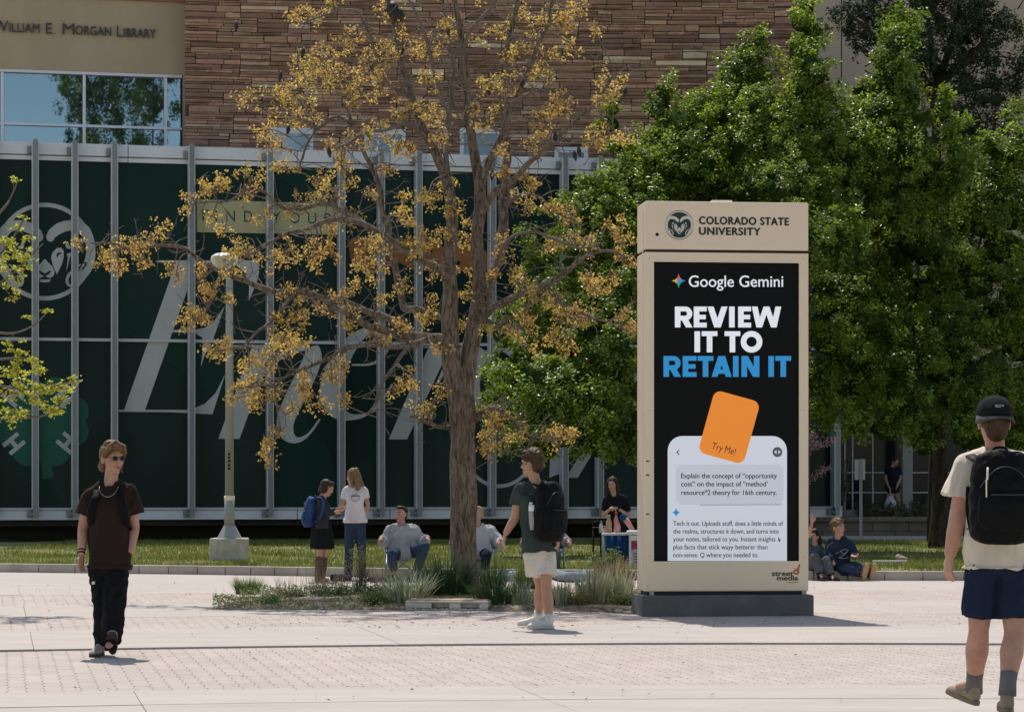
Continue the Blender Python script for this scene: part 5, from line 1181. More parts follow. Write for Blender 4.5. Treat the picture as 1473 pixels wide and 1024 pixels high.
# pink blossom branch beside the kiosk
pk = thing('blossom_tree', 'slender tree with pink blossom showing just right of the kiosk', 'tree', ((1140 - CX) / FPX * 55, 55, 0))
b = MB(); x0 = (1140 - CX) / FPX * 55; b.tube(crom([Vector((x0, 55, 0)), Vector((x0 + .05, 55, 1.2)), Vector((x0, 55, 2.9))], sub=4), 0.05, n=8)
lc = []
for P in ([(1140, 690), (1165, 645), (1180, 640), (1200, 632)], [(1140, 700), (1165, 690), (1180, 678), (1192, 674)], [(1140, 670), (1160, 640), (1170, 624)]):
    C = crom([pt(x, y, 55) for x, y in P], sub=6); b.tube(C, [0.02 * (1 - .8 * i / len(C)) for i in range(len(C))], n=5, caps=False)
    for c in C[6:]:
        for _ in range(26 if P[0][1] < 700 else 12): lc.append(tuple(c + Vector((rg.gauss(0, .06), rg.gauss(0, .06), rg.gauss(0, .055)))))
b.build('trunk', M['bark'], pk, fix=False)
V_, F_ = leaf_arrays(np.array(lc), 0.035); tag(np_mesh('crown', V_, F_, mat('pink_blossom', (0.80, 0.45, 0.55), 0.7, transl=.3, isl_var=.25), pk), kind='stuff')

# tall trees and open sky across the plaza, which the upper window mirrors
for (x, y, s) in ((12, -16, 3.4), (17, -14, 3.0), (22, -12, 3.6)):
    src = [o for o in COL.objects if o.name.startswith('leafy_tree') and o.parent is None][0 if s == 3.0 else 1]
    c = copy_tree(src)
    for ch_ in [q_ for q_ in COL.objects if q_.parent is c and q_.name.startswith('shade_core')]: bpy.data.objects.remove(ch_)
    c.location = (x, y, 0); c.scale = (s * .6, s * .6, s); c['label'] = 'tall green tree across the plaza behind the viewer, %s' % {12: 'leftmost of three', 17: 'middle of three', 22: 'rightmost of three'}[x]

# ================================================================== planting bed
bed = MB(); bp = [(303, 876), (330, 868), (420, 856), (560, 851), (700, 850), (850, 850), (935, 852), (935, 880), (850, 879.5), (700, 878.5), (560, 877), (420, 876)]
def gp(px, py, z=0.0): Y = FPX * (CAMH - z) / (py - HY); return Vector(((px - CX) / FPX * Y, Y, z))
edge = crom([gp(*p) for p in bp] + [gp(*bp[0])], sub=4)[:-1]; cen = sum(edge, Vector()) / len(edge)
rings = []
for t, z in ((1.0, 0.004), (0.93, 0.05), (0.6, 0.09), (0.25, 0.11)):
    rings.append([Vector((cen.x + (e.x - cen.x) * t, cen.y + (e.y - cen.y) * t, z + 0.02 * mnoise.noise(e * 2) * (t < 1))) for e in edge])
vs = [v for r in rings for v in r] + [cen + Vector((0, 0, 0.12))]; n = len(edge)
fs = [(j * n + i, j * n + (i + 1) % n, (j + 1) * n + (i + 1) % n, (j + 1) * n + i) for j in range(3) for i in range(n)] + [(3 * n + i, 3 * n + (i + 1) % n, 4 * n) for i in range(n)]
bed.add(vs, fs, smooth=True); tag(bed.build('planting_bed', M['soil'], fix=False), kind='structure')
M['strap'] = mat('pale_striped_strap_leaf', (0.34, 0.39, 0.24), 0.5, isl_var=0.35, transl=0.3, hue_col=(0.56, 0.56, 0.38), var=0.3, scale=3)
M['strapd'] = mat('dark_green_strap_leaf', (0.05, 0.10, 0.03), 0.5, isl_var=0.35, transl=0.25); M['strapm'] = mat('mid_green_blade', (0.15, 0.20, 0.055), 0.55, isl_var=0.4, transl=0.3)
M['dry'] = mat('dry_straw_stem', (0.40, 0.30, 0.18), 0.8, isl_var=0.35); M['herb'] = mat('small_herb_leaf', (0.15, 0.20, 0.055), 0.55, isl_var=0.45, transl=0.3); M['olivel'] = mat('olive_shrub_leaf', (0.20, 0.19, 0.06), 0.6, isl_var=0.4, transl=0.3)
def strap_clump(name, label, px, py, rpx, hpx, n, m, wd=0.016, group=None, lean=0.75, rbase=0.45):
    c = gp(px, py); s = FPX / c.y; rm, hm = rpx * 1.35 / s, hpx * 1.12 / s; n = int(n * 1.6)
    acc = NP(); K = 5
    for _ in range(n):
        a = rg.uniform(0, 2 * math.pi); r0 = rm * rbase * math.sqrt(rg.random()); b0 = c + Vector((math.cos(a) * r0, math.sin(a) * r0 * .6, 0.03)); h = hm * rg.uniform(.6, 1.1); l = lean * rg.random() ** .7 * (rm - r0 * .5)
        aa = a + rg.uniform(-.6, .6); d = Vector((math.cos(aa), math.sin(aa), 0)); sd = Vector((-d.y, d.x, 0)); sd = (sd + Vector((rg.uniform(-.5, .5), rg.uniform(-.5, .5), 0))).normalized(); droop = rg.random() ** 2
        vs = []
        for k in range(K + 1):
            t = k / K; p = b0 + d * (l * (t ** 1.5)) + Vector((0, 0, h * (t - droop * .45 * t ** 3))); ww = wd * (1 - t ** 2.2) * rg.uniform(.95, 1.05) + .0008
            vs += [p - sd * ww * .5, p + sd * ww * .5]
        acc.add(np.array([tuple(v) for v in vs]), np.array([(2 * k, 2 * k + 1, 2 * k + 3, 2 * k + 2) for k in range(K)]))
    o = acc.build('leaves', M[m], None)
    me = o.data; me.transform(Matrix.Translation(-c)); o.location = c; o.name = name
    return tag(o, label, 'plant', group)
G1 = 'striped strap-leaved plants in the bed'
strap_clump('variegated_iris', 'pale striped plant left of the white tray', 586, 874, 50, 50, 130, 'strap', group=G1)
strap_clump('variegated_iris', 'pale striped plant right of the white tray beside the trunk', 712, 876, 42, 42, 100, 'strapd', group=G1, wd=.02)
strap_clump('variegated_iris', 'pale striped plant between trunk and the walker in white shorts', 748, 876, 30, 40, 60, 'strap', group=G1)
strap_clump('variegated_iris', 'small striped plant just right of the walker in white shorts', 806, 877, 22, 40, 60, 'strap', group=G1)
strap_clump('variegated_iris', 'tall striped plant midway between walker and kiosk', 852, 876, 34, 56, 120, 'strap', group=G1, lean=.5)
strap_clump('variegated_iris', 'striped plant close against the dark kiosk plinth', 888, 875, 32, 52, 100, 'strap', group=G1, lean=.5)
strap_clump('mondo_grass', 'dark green grassy clump round the foot of the golden tree', 645, 868, 48, 62, 420, 'strapd', wd=.011)
strap_clump('mondo_grass', 'dark grass clump right of the trunk foot', 705, 862, 34, 50, 220, 'strapd', wd=.010)
strap_clump('mondo_grass', 'bright green grass clump behind the legs in white shorts', 760, 858, 28, 50, 200, 'strapm', wd=.010)
strap_clump('grass_tuft', 'round light green grass tuft at the left tip of the bed', 355, 858, 21, 24, 300, 'strapm', wd=.007, lean=.9, rbase=.6)
strap_clump('dry_grass', 'dry straw-coloured grass behind the striped plants near the kiosk', 885, 862, 38, 56, 220, 'dry', wd=.006, lean=.7)
strap_clump('dry_stalks', 'upright dead stalks left of the boots in the bed', 408, 868, 26, 44, 26, 'dry', wd=.008, lean=.3, rbase=.9)
strap_clump('dry_stalks', 'thin brown stalks in front of the brown boots', 470, 866, 32, 48, 80, 'dry', wd=.006, lean=.5, rbase=.9)
strap_clump('dry_stalks', 'sparse pale stalks at the middle of the bed', 556, 866, 24, 62, 60, 'dry', wd=.005, lean=.5, rbase=.8)
def shrub(name, label, px, py, w_, h_, n, m, size=.03, stems=14, zmin=.1):
    c = gp(px, py); s = FPX / c.y; rm, hm = w_ / s / 2, h_ / s; st = MB(); C = []
    t = thing(name, label, 'shrub', c)
    for _ in range(stems):
        a = rg.uniform(0, 2 * math.pi); rr_ = rm * math.sqrt(rg.random()); e = c + Vector((math.cos(a) * rr_, math.sin(a) * rr_ * .7, hm * rg.uniform(.65, 1.02) * (1 - .25 * rr_ / rm)))
        q = crom([c + Vector((math.cos(a), math.sin(a), 0)) * rm * .15, c.lerp(e, .5) + Vector((0, 0, .04)), e], sub=5); st.tube(q, [.007 - .0005 * i for i in range(len(q))], n=4, caps=False)
        for i in range(n // stems):
            p = q[min(len(q) - 1, int(len(q) * (zmin + (1 - zmin) * rg.random() ** .7)))]; C.append(tuple(p + Vector((rg.gauss(0, 1), rg.gauss(0, 1), rg.gauss(0, 1))) * .035))
    st.build('stems', M['twig'], t, fix=False); V, F = leaf_arrays(np.array(C), size, up=.4); tag(np_mesh('foliage', V, F, M[m], t), kind='stuff'); return t
shrub('olive_shrub', 'upright thin olive shrub in front of the jeans legs', 517, 866, 42, 92, 1100, 'olivel', .020, 34, .25)
shrub('rose_bush', 'leafy green bush left of the kiosk below the table', 876, 852, 56, 66, 1100, 'herb', .042, 18, .35)
shrub('rose_bush', 'yellowish spindly bush close to the kiosk plinth', 903, 862, 34, 60, 400, 'olivel', .030, 14, .3)
shrub('low_evergreen', 'dark low evergreen spreading mat left of the olive shrub', 478, 868, 84, 26, 2600, 'strapd', .022, 60, .3)
shrub('low_evergreen', 'small dark evergreen mat near the dead stalks', 425, 868, 42, 18, 1100, 'strapd', .020, 30, .3)
shrub('low_evergreen', 'dark leafy mat under the olive shrub', 540, 870, 44, 30, 1300, 'strapd', .022, 30, .3)
shrub('low_bush', 'rounded pale green bush at the front of the bed left of the striped plant', 538, 875, 50, 22, 2600, 'herb', .022, 60, .2)
shrub('low_bush', 'rounded light bush in front of the trunk grass', 668, 868, 44, 26, 1500, 'herb', .026, 40, .2)
shrub('low_bush', 'small rounded bush between the tray and the walker in white shorts', 735, 874, 40, 26, 1500, 'herb', .026, 40, .2)
shrub('low_bush', 'yellow-green low bush in front of the tall striped plant', 830, 877, 60, 20, 2200, 'olivel', .022, 50, .2)
shrub('low_bush', 'low leafy bush at the kiosk plinth corner', 900, 877, 34, 22, 1300, 'herb', .026, 36, .2)
shrub('low_bush', 'small leafy bush near the left tip of the bed', 385, 874, 40, 14, 1200, 'herb', .022, 36, .2)
# ground cover: chips, weeds
n = 15000; C = []
for _ in range(n):
    px, py = rg.uniform(306, 935), rg.uniform(853, 878.5)
    if px < 345 and py < 868: continue
    p = gp(px, py); e = min(1.0, (878.5 - py) / 6); p.z = 0.02 + 0.05 * e + max(0, mnoise.noise(Vector((px * .07, py * .3, 5)))) * .12 * e * rg.random(); C.append(tuple(p + Vector((0, 0, rg.uniform(0, .05) * (mnoise.noise(Vector((px * .03, py * .08, 0))) > -.1)))))
V, F = leaf_arrays(np.array(C), .026, up=.5); tag(np_mesh('groundcover', V, F, M['herb']), 'low weeds and creeping plants covering the planting bed', 'ground cover', kind='stuff')
C = [tuple(gp(rg.uniform(306, 935), rg.uniform(860, 878.5)) + Vector((0, 0, rg.uniform(.02, .06)))) for _ in range(4500)]
V, F = leaf_arrays(np.array(C), .03, up=1.5); tag(np_mesh('wood_chips', V, F, M['dry']), 'scattered bark chips and dry leaves on the planting bed', 'mulch', kind='stuff')
C = []
for _ in range(900):
    px = rg.gauss(700, 230) if rg.random() < .6 else rg.uniform(0, 1473); py = rg.uniform(838, 905) if rg.random() < .8 else rg.uniform(838, 1010)
    p = gp(px, py); p.z = .014; C.append(tuple(p))
V, F = leaf_arrays(np.array(C), .032, up=3.0, fold=.3); V[:, 2] = np.maximum(V[:, 2], .004)
tag(np_mesh('fallen_leaves', V, F, M['dry']), 'dry leaves scattered thinly over the paving', 'leaf litter', kind='stuff')
# shaded planting on the terrace wall, right
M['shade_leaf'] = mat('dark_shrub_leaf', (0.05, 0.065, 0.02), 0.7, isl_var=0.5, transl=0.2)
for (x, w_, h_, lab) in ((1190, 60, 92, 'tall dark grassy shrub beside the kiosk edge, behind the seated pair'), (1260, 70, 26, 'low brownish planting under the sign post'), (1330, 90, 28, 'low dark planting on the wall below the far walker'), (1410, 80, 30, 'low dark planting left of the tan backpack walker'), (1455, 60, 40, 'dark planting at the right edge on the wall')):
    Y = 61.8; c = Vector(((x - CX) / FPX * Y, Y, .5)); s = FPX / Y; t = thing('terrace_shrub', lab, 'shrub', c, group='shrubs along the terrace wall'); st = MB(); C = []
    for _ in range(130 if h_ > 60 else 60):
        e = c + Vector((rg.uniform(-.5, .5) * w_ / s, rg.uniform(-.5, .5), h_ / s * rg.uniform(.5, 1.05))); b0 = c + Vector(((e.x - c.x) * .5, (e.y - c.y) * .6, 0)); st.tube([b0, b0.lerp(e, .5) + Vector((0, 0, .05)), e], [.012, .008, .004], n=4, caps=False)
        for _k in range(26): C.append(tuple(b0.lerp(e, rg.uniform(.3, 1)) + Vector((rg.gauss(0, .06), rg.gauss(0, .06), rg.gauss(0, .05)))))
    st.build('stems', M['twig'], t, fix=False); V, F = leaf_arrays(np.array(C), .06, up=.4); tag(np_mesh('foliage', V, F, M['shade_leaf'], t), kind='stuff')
# ================================================================== people
def solid(name, mb, m, parent, voxel=0.010, smooth=3, wr=0.0, wsc=9.0, wst=(1, 1, 0.45), seed=0.0, keep_top=None, world=True):
    """join overlapping volumes into one continuous skin (voxel remesh), smooth it and press folds into it"""
    me = mb.mesh('tmp', m); ob = bpy.data.objects.new('tmp', me)
    r = ob.modifiers.new('r', 'REMESH'); r.mode = 'VOXEL'; r.voxel_size = voxel; r.use_smooth_shade = True
    if smooth: s_ = ob.modifiers.new('s', 'SMOOTH'); s_.iterations = smooth; s_.factor = 0.5
    me2 = evaluated(ob)
    bpy.data.objects.remove(ob); bpy.data.meshes.remove(me)
    if wr:
        nv = len(me2.vertices); CO = np.empty(nv * 3, np.float32); me2.vertices.foreach_get('co', CO); CO = CO.reshape(-1, 3); NO = np.empty(nv * 3, np.float32); me2.vertex_normals.foreach_get('vector', NO); NO = NO.reshape(-1, 3); D = np.empty(nv, np.float32)
        for i in range(nv):
            q = Vector((float(CO[i, 0]) * wst[0], float(CO[i, 1]) * wst[1], float(CO[i, 2]) * wst[2])) * wsc + Vector((seed, seed * 2, 0))
            f = 1 - abs(mnoise.noise(q + Vector((0, 0, 0.8 * mnoise.noise(q * .5)))) * 2.2)
            D[i] = wr * (f - 0.6) + wr * 0.35 * mnoise.noise(q * 3.1)
        me2.vertices.foreach_set('co', (CO + NO * D[:, None]).ravel())
    me2.name = name
    if not me2.materials: me2.materials.append(m)
    n_ = len(me2.polygons); me2.polygons.foreach_set('use_smooth', np.ones(n_, bool)); me2.polygons.foreach_set('material_index', np.zeros(n_, np.int32)); me2.update()
    return link_obj(name, me2, parent, world)

SKIN = mat('skin', (0.47, 0.26, 0.185), 0.6, var=0.16, scale=7, spec=0.25, bump=.003, bscale=90)
SKIN2 = mat('warm_skin', (0.44, 0.245, 0.165), 0.55, var=0.08, scale=9, spec=0.35)
def cloth(name, col, var=0.12, scale=7, rough=0.9, **k): return mat(name, col, rough, var=var, scale=scale, spec=0.12, bump=0.022, bscale=9, stretch=(1, 1, .45), **k)

def basis(front, up=Vector((0, 0, 1))):
    f = Vector(front).normalized(); s = f.cross(up).normalized(); u = s.cross(f).normalized()
    return Matrix(((s.x, f.x, u.x), (s.y, f.y, u.y), (s.z, f.z, u.z)))      # columns: right-hand side, front, up

def head_geo(mb, c, front, k=1.0):
    """skull, jaw, nose, ears, brow, lips; returns the frame"""
    B = basis(front); P = lambda x, y, z: Vector(c) + B @ (Vector((x, y, z)) * k); B3 = B
    e = lambda p, r, **q: mb.ell(P(*p), tuple(x * k for x in r), M=B3, **q)
    e((0, -.012, .032), (.074, .094, .088)); e((0, .022, -.020), (.060, .068, .080)); e((0, .050, -.078), (.032, .035, .030)); e((0, .018, -.062), (.051, .056, .046))
    e((0, .078, .038), (.050, .018, .014)); e((.032, .066, -.018), (.022, .020, .022)); e((-.032, .066, -.018), (.022, .020, .022))
    mb.tube([P(0, .084, .026), P(0, .100, .000), P(0, .110, -.022)], [.009 * k, .011 * k, .015 * k], n=8)
    e((0, .086, -.052), (.021, .010, .008)); e((0, .084, -.064), (.018, .010, .007)); e((0, .078, -.095), (.018, .014, .014))
    for sx in (1, -1): e((sx * .076, -.008, -.002), (.010, .020, .032)); e((sx * .080, -.014, .010), (.008, .010, .018))
    return P, B
def face_parts(P, B, root, k=1.0, eyes=True, lips=(0.36, 0.12, 0.10)):
    if eyes:
        for sx in (1, -1):
            b = MB(); b.ell(P(sx * .030, .079, .014), (.013 * k, .008 * k, .0075 * k), M=B, n=10, m=6); w_ = b.build('eye', bpy.data.materials.get('eye_white') or mat('eye_white', (.6, .58, .55), .3), root, fix=False)
            b = MB(); b.ell(P(sx * .030, .0855, .014), (.0062 * k, .003 * k, .0065 * k), M=B, n=10, m=6); b.build('iris', bpy.data.materials.get('dark_iris') or mat('dark_iris', (.03, .02, .015), .2), w_, fix=False)
            b = MB(); b.tube([P(sx * .048, .080, .034), P(sx * .030, .092, .038), P(sx * .014, .094, .033)], .0035 * k, n=6); b.build('eyebrow', bpy.data.materials.get('brow_hair') or mat('brow_hair', (.06, .04, .025), .8), root, fix=False)
    b = MB(); b.tube([P(-.022, .091, -.057), P(-.008, .098, -.053), P(0, .098, -.055), P(.008, .098, -.053), P(.022, .091, -.057)], [.002 * k, .0045 * k, .004 * k, .0045 * k, .002 * k], n=6); b.tube([P(-.018, .091, -.062), P(0, .097, -.064), P(.018, .091, -.062)], [.002 * k, .005 * k, .002 * k], n=6)
    b.build('lips', bpy.data.materials.get('lip') or mat('lip', lips, .5), root, fix=False)

def hand_geo(mb, w, d, pn, k=1.0, curl=0.5, thumb=1, spread=0.0):
    """w wrist, d direction to the knuckles, pn palm normal (side the fingers curl to), thumb +1/-1 side"""
    d = Vector(d).normalized(); pn = Vector(pn); pn = (pn - d * pn.dot(d)).normalized(); s = d.cross(pn) * thumb
    w = Vector(w); K = w + d * .088 * k
    mb.tube([w - d * .02 * k, w + d * .02 * k, w + d * .055 * k, K + d * .004 * k], [(.024 * k, .019 * k), (.033 * k, .017 * k), (.041 * k, .015 * k), (.038 * k, .012 * k)], n=12, side=s)
    for i, (o, L) in enumerate(((.033, .068), (.011, .077), (-.011, .071), (-.031, .056))):
        p = K - d * .012 * k + s * o * k; a = curl * (1 + .12 * i); dd = (d + s * (o * spread * 8)).normalized(); pts = [p]
        for q, fr_ in enumerate((.02, .46, .30, .24)):
            if q: dd = (dd * math.cos(a) + pn * math.sin(a)).normalized()
            pts.append(pts[-1] + dd * L * k * fr_ if q else p + d * .012 * k)
        mb.tube(pts, [.0088 * k, .0088 * k, .0083 * k, .0078 * k, .0062 * k], n=8)
    t0 = w + d * .025 * k + s * .022 * k; t1 = t0 + (d * .6 + s * .75 + pn * .35).normalized() * .040 * k; t2 = t1 + (d * .9 + s * .25 + pn * .4).normalized() * .034 * k; t3 = t2 + (d * .95 + pn * .35).normalized() * .024 * k
    mb.tube([t0, t1, t2, t3], [.015 * k, .0125 * k, .0105 * k, .008 * k], n=8)

def limb(mb, a, b, c, r, n=14, ext=0.0):
    """two-segment limb a-b-c with radii r = (top, mid1, joint, mid2, end)"""
    a, b, c = Vector(a), Vector(b), Vector(c)
    P = [a, a.lerp(b, .5), b, b.lerp(c, .38), c]
    q, rq = crom(P, list(r), 4); mb.tube(q, rq, n=n)

def lerp2(a, b, c, t):
    """point at t in 0..2 along a-b-c"""
    return Vector(a).lerp(Vector(b), t) if t <= 1 else Vector(b).lerp(Vector(c), t - 1)

def shoe(root, heel, fwd, up, L, m_up, m_sole, k=1.0, wd=1.0):
    f = Vector(fwd).normalized(); u = Vector(up); u = (u - f * u.dot(f)).normalized(); s = f.cross(u); T = Matrix(((s.x, f.x, u.x, heel[0]), (s.y, f.y, u.y, heel[1]), (s.z, f.z, u.z, heel[2]), (0, 0, 0, 1)))
    mb = MB(); W = .048 * wd * k
    P = [(.0, .015, .045), (0, .05, .05), (0, .12, .045), (0, .19, .035), (0, L - .035, .030), (0, L - .008, .026)]
    rr_ = [(.030 * k, .036), (.036 * k, .045), (.038 * k, .042), (.045 * wd * k, .032), (.040 * wd * k, .024), (.020 * k, .014)]
    mb.tube([T @ Vector(p) for p in P], rr_, n=14, side=s)
    mb.tube([T @ Vector((0, .05, .04)), T @ Vector((0, .055, .115))], [.040 * k, .038 * k], n=12)
    mb.tube([T @ Vector((0, .10, .075)), T @ Vector((0, .15, .062))], [.024, .020], n=8)
    o = solid('shoe', mb, m_up, root, voxel=.008, smooth=2)
    sb = MB(); out = []
    for i in range(20):
        t = 2 * math.pi * i / 20; y = .5 * L * (1 - math.cos(t)); w_ = W * abs(math.sin(t)) ** .6 * (.80 + .25 * (y / L)) * (1 if math.sin(t) >= 0 else -1)
        out.append(T @ Vector((w_, y - .004, .0)))
    sb.prism(out, u * .028); sb.build('sole', m_sole, o, bevel=.004)
    lb = MB()
    for y in (.10, .125, .15): lb.tube([T @ Vector((-.022, y, .088 - (y - .1) * .45)), T @ Vector((0, y + .004, .097 - (y - .1) * .45)), T @ Vector((.022, y, .088 - (y - .1) * .45))], .0035, n=5)
    lb.build('laces', bpy.data.materials.get('lace') or mat('lace', (.6, .58, .54), .8), o, fix=False)
    return o

def torso_rings(J, front, k, g=0.0, z0=None, hem=0.0, fem=False, belly=0.0):
    """rings from hip to neck; g grows the body into a garment"""
    B = basis(front); hm = (J['ha'] + J['hb']) / 2; sm = (J['sa'] + J['sb']) / 2; nk = J['nk']; S = B.col[0]
    sw = abs((J['sb'] - J['sa']).length) / 2
    pts = [hm + (hm - sm) * .10, hm, hm.lerp(sm, .30), hm.lerp(sm, .55), hm.lerp(sm, .80), hm.lerp(sm, .97), sm.lerp(nk, .5), nk]
    if fem: a = [.160, .165, .135, .140, .155, .150, .085, .052]
    else: a = [.145, .150, .148, .160, .180, .170, .095, .060]
    b = [.095, .108, .098 + belly, .108 + belly, .118, .085, .070, .055]
    f = sw / .185
    a = [x * k * (f if i > 2 else 1) + g for i, x in enumerate(a)]; b = [x * k + g for x in b]
    return pts, list(zip(a, b)), S

def person(name, label, J, front, hfront, k, skin, opt):
    """J: joints in world space (a = the side on the left of the picture)"""
    base = Vector(((J['aa'].x + J['ab'].x) / 2, (J['aa'].y + J['ab'].y) / 2, opt.get('ground', 0.0)))
    root = thing(name, label, 'person', base); vx = opt.get('voxel', .009); fem = opt.get('fem', False)
    mb = MB()
    pts, rad, S = torso_rings(J, front, k, fem=fem); q = crom(pts, sub=3); ra = crom([(r[0], r[1], 0) for r in rad], sub=3)
    mb.tube(q, [(r.x, r.y) for r in ra], n=20, side=S)
    for s_ in 'ab': mb.tube([J['nk'] + Vector((0, 0, .01)), J['nk'].lerp(J['s' + s_], .5) + Vector((0, 0, -.004)), J['s' + s_]], [.044 * k, .042 * k, .042 * k], n=10)
    mb.tube([J['nk'] - (J['hd'] - J['nk']) * .3, J['nk'], J['hd'] - Vector((0, 0, .05 * k))], [.066 * k, .056 * k, .054 * k], n=14)
    hk_ = k * 1.10; J['hd'] = J['hd'] - Vector((0, 0, .012)); P, B = head_geo(mb, J['hd'], hfront, hk_)
    ar = (0.85 if fem else 1.12) * opt.get('am', 1.0); lg = opt.get('lg', 1.0)
    for s_ in 'ab':
        limb(mb, J['s' + s_], J['e' + s_], J['w' + s_], [x * k * ar for x in (.040, .045, .040, .038, .026)])
        limb(mb, J['h' + s_], J['k' + s_], J['a' + s_], [x * k * lg for x in (.074, .068, .051, .060, .031)])
        mb.ell(J['s' + s_], (.048 * k,) * 3)
        mb.tube([J['a' + s_], J['a' + s_] + (opt['foot' + s_] if 'foot' + s_ in opt else Vector(front)).normalized() * .12 + Vector((0, 0, -.05))], [.036, .025], n=8)
        if 'hand' + s_ in opt:
            d, pn, curl, th = opt['hand' + s_]; hand_geo(mb, J['w' + s_], d, pn, k * opt.get('hk', 1), curl, th)
    solid('body', mb, skin, root, voxel=vx, smooth=2)
    if opt.get('face', True): face_parts(P, B, root, hk_, eyes=opt.get('eyes', True))
    # shirt
    if 'shirt' in opt:
        so = opt['shirt']; g = so.get('g', .018) + .008; mb = MB(); pts, rad, S = torso_rings(J, front, k, g, fem=fem, belly=so.get('belly', 0))
        pts = list(pts); rad = list(rad)
        if 'hem' in so: pts[0] = J['ha'].lerp(J['hb'], .5) + (pts[1] - pts[3]).normalized() * so['hem']
        rad[0] = (rad[0][0] + .012 + so.get('flare', .0), rad[0][1] + .012 + so.get('flare', 0.0)); 
        pts = pts[:-1] + [pts[-1].lerp(pts[-2], so.get('neck', .45))]; rad[-1] = (rad[-1][0] * 1.15, rad[-1][1] * 1.15)
        q = crom(pts, sub=3); ra = crom([(r[0], r[1], 0) for r in rad], sub=3); mb.tube(q, [(r.x, r.y) for r in ra], n=24, side=S)
        for s_ in 'ab': mb.tube([J['nk'].lerp(J['s' + s_], .22) - Vector((0, 0, .012)), J['nk'].lerp(J['s' + s_], .6) - Vector((0, 0, .002)), J['s' + s_]], [.050 * k + g * .5, .054 * k + g * .5, .058 * k + g * .5], n=12)
        for s_ in 'ab':
            t = so.get('sleeve' + s_, so.get('sleeve', .55)); sr = so.get('sr', .066) * k; se = so.get('se', .078) * k
            K = 7 if t < 1 else 16; pp = [lerp2(J['s' + s_], J['e' + s_], J['w' + s_], t * i / K) for i in range(K + 1)]; mb.tube(pp, [sr * (1 - i / K) + se * i / K for i in range(K + 1)], n=16); mb.ell(J['s' + s_], (sr,) * 3)
            if t > 1.05: mb.ell(J['e' + s_], ((sr + se) / 2,) * 3)
        if 'extra' in so: so['extra'](mb)
        solid(so.get('name', 'shirt'), mb, so['mat'], root, voxel=vx, smooth=so.get('sm', 3), wr=so.get('wr', .010), wsc=so.get('wsc', 9), seed=base.x * 7)
    if 'legs' in opt:
        lo = opt['legs']; mb = MB(); hm = (J['ha'] + J['hb']) / 2; g = lo.get('g', .014)
        up_ = ((J['sa'] + J['sb']) / 2 - hm).normalized()
        if not lo.get('sep'):
            B_ = basis(front); mb.tube([hm - up_ * .06, hm, hm + up_ * lo.get('top', .10)], [(.152 * k + g, .102 * k + g), (.150 * k + g, .104 * k + g), (.118 * k + g, .078 * k + g)], n=22, side=B_.col[0])
        for s_ in 'ab':
            t = lo.get('t', 1.9); K = 14; R_ = lo.get('r', (.088, .085, .072, .066, .060)); pp = []; rr_ = []
            for i in range(K + 1):
                tt = t * i / K; pp.append(lerp2(J['h' + s_], J['k' + s_], J['a' + s_], tt)); x = tt / 2 * 4; j = min(3, int(x)); rr_.append((R_[j] + (R_[j + 1] - R_[j]) * (x - j)) * k + g)
            mb.tube(pp, rr_, n=18)
            if t > 1.05: mb.ell(J['k' + s_], (R_[2] * k + g,) * 3)
        solid(lo.get('name', 'trousers'), mb, lo['mat'], root, voxel=vx, smooth=3, wr=lo.get('wr', .010), wsc=lo.get('wsc', 11), wst=(1, 1, .8), seed=base.x * 3 + 1)
    return root, P, B
def hair(root, P, B, k, m, *, _s=1.10, blobs=(), strands=(), voxel=.008, wr=.006, wsc=45, cap=True, capr=(.084, .100, .088), capc=(0, -.024, .046), name='hair', front_cut=.055):
    k = k * _s; mb = MB()
    if cap:
        mb.ell(P(*capc), tuple(x * k for x in capr), M=B, n=18, m=12)
        mb.ell(P(0, -.055, -.005), (.070 * k, .052 * k, .070 * k), M=B)
    for c, r in blobs: mb.ell(P(*c), tuple(x * k for x in (r if isinstance(r, tuple) else (r, r, r))), M=B)
    for pts, r in strands: 
        q, rq = crom([P(*p) for p in pts], [x * k for x in r], 4); mb.tube(q, rq, n=8)
    return solid(name, mb, m, root, voxel=voxel, smooth=1, wr=wr, wsc=wsc, wst=(1, 1, .5))
def hairmat(name, a, b): return mat(name, a, .5, var=.1, scale=40, hue_col=b, stretch=(1, 1, .25), bump=.004, bscale=120, spec=.15)
V3 = Vector
def J_(Y, px, **dy):
    """joints from photo positions; dy gives each joint's depth offset"""
    return {n: pt(p[0], p[1], Y + dy.get(n, 0) + (p[2] if len(p) > 2 else 0)) for n, p in px.items()}

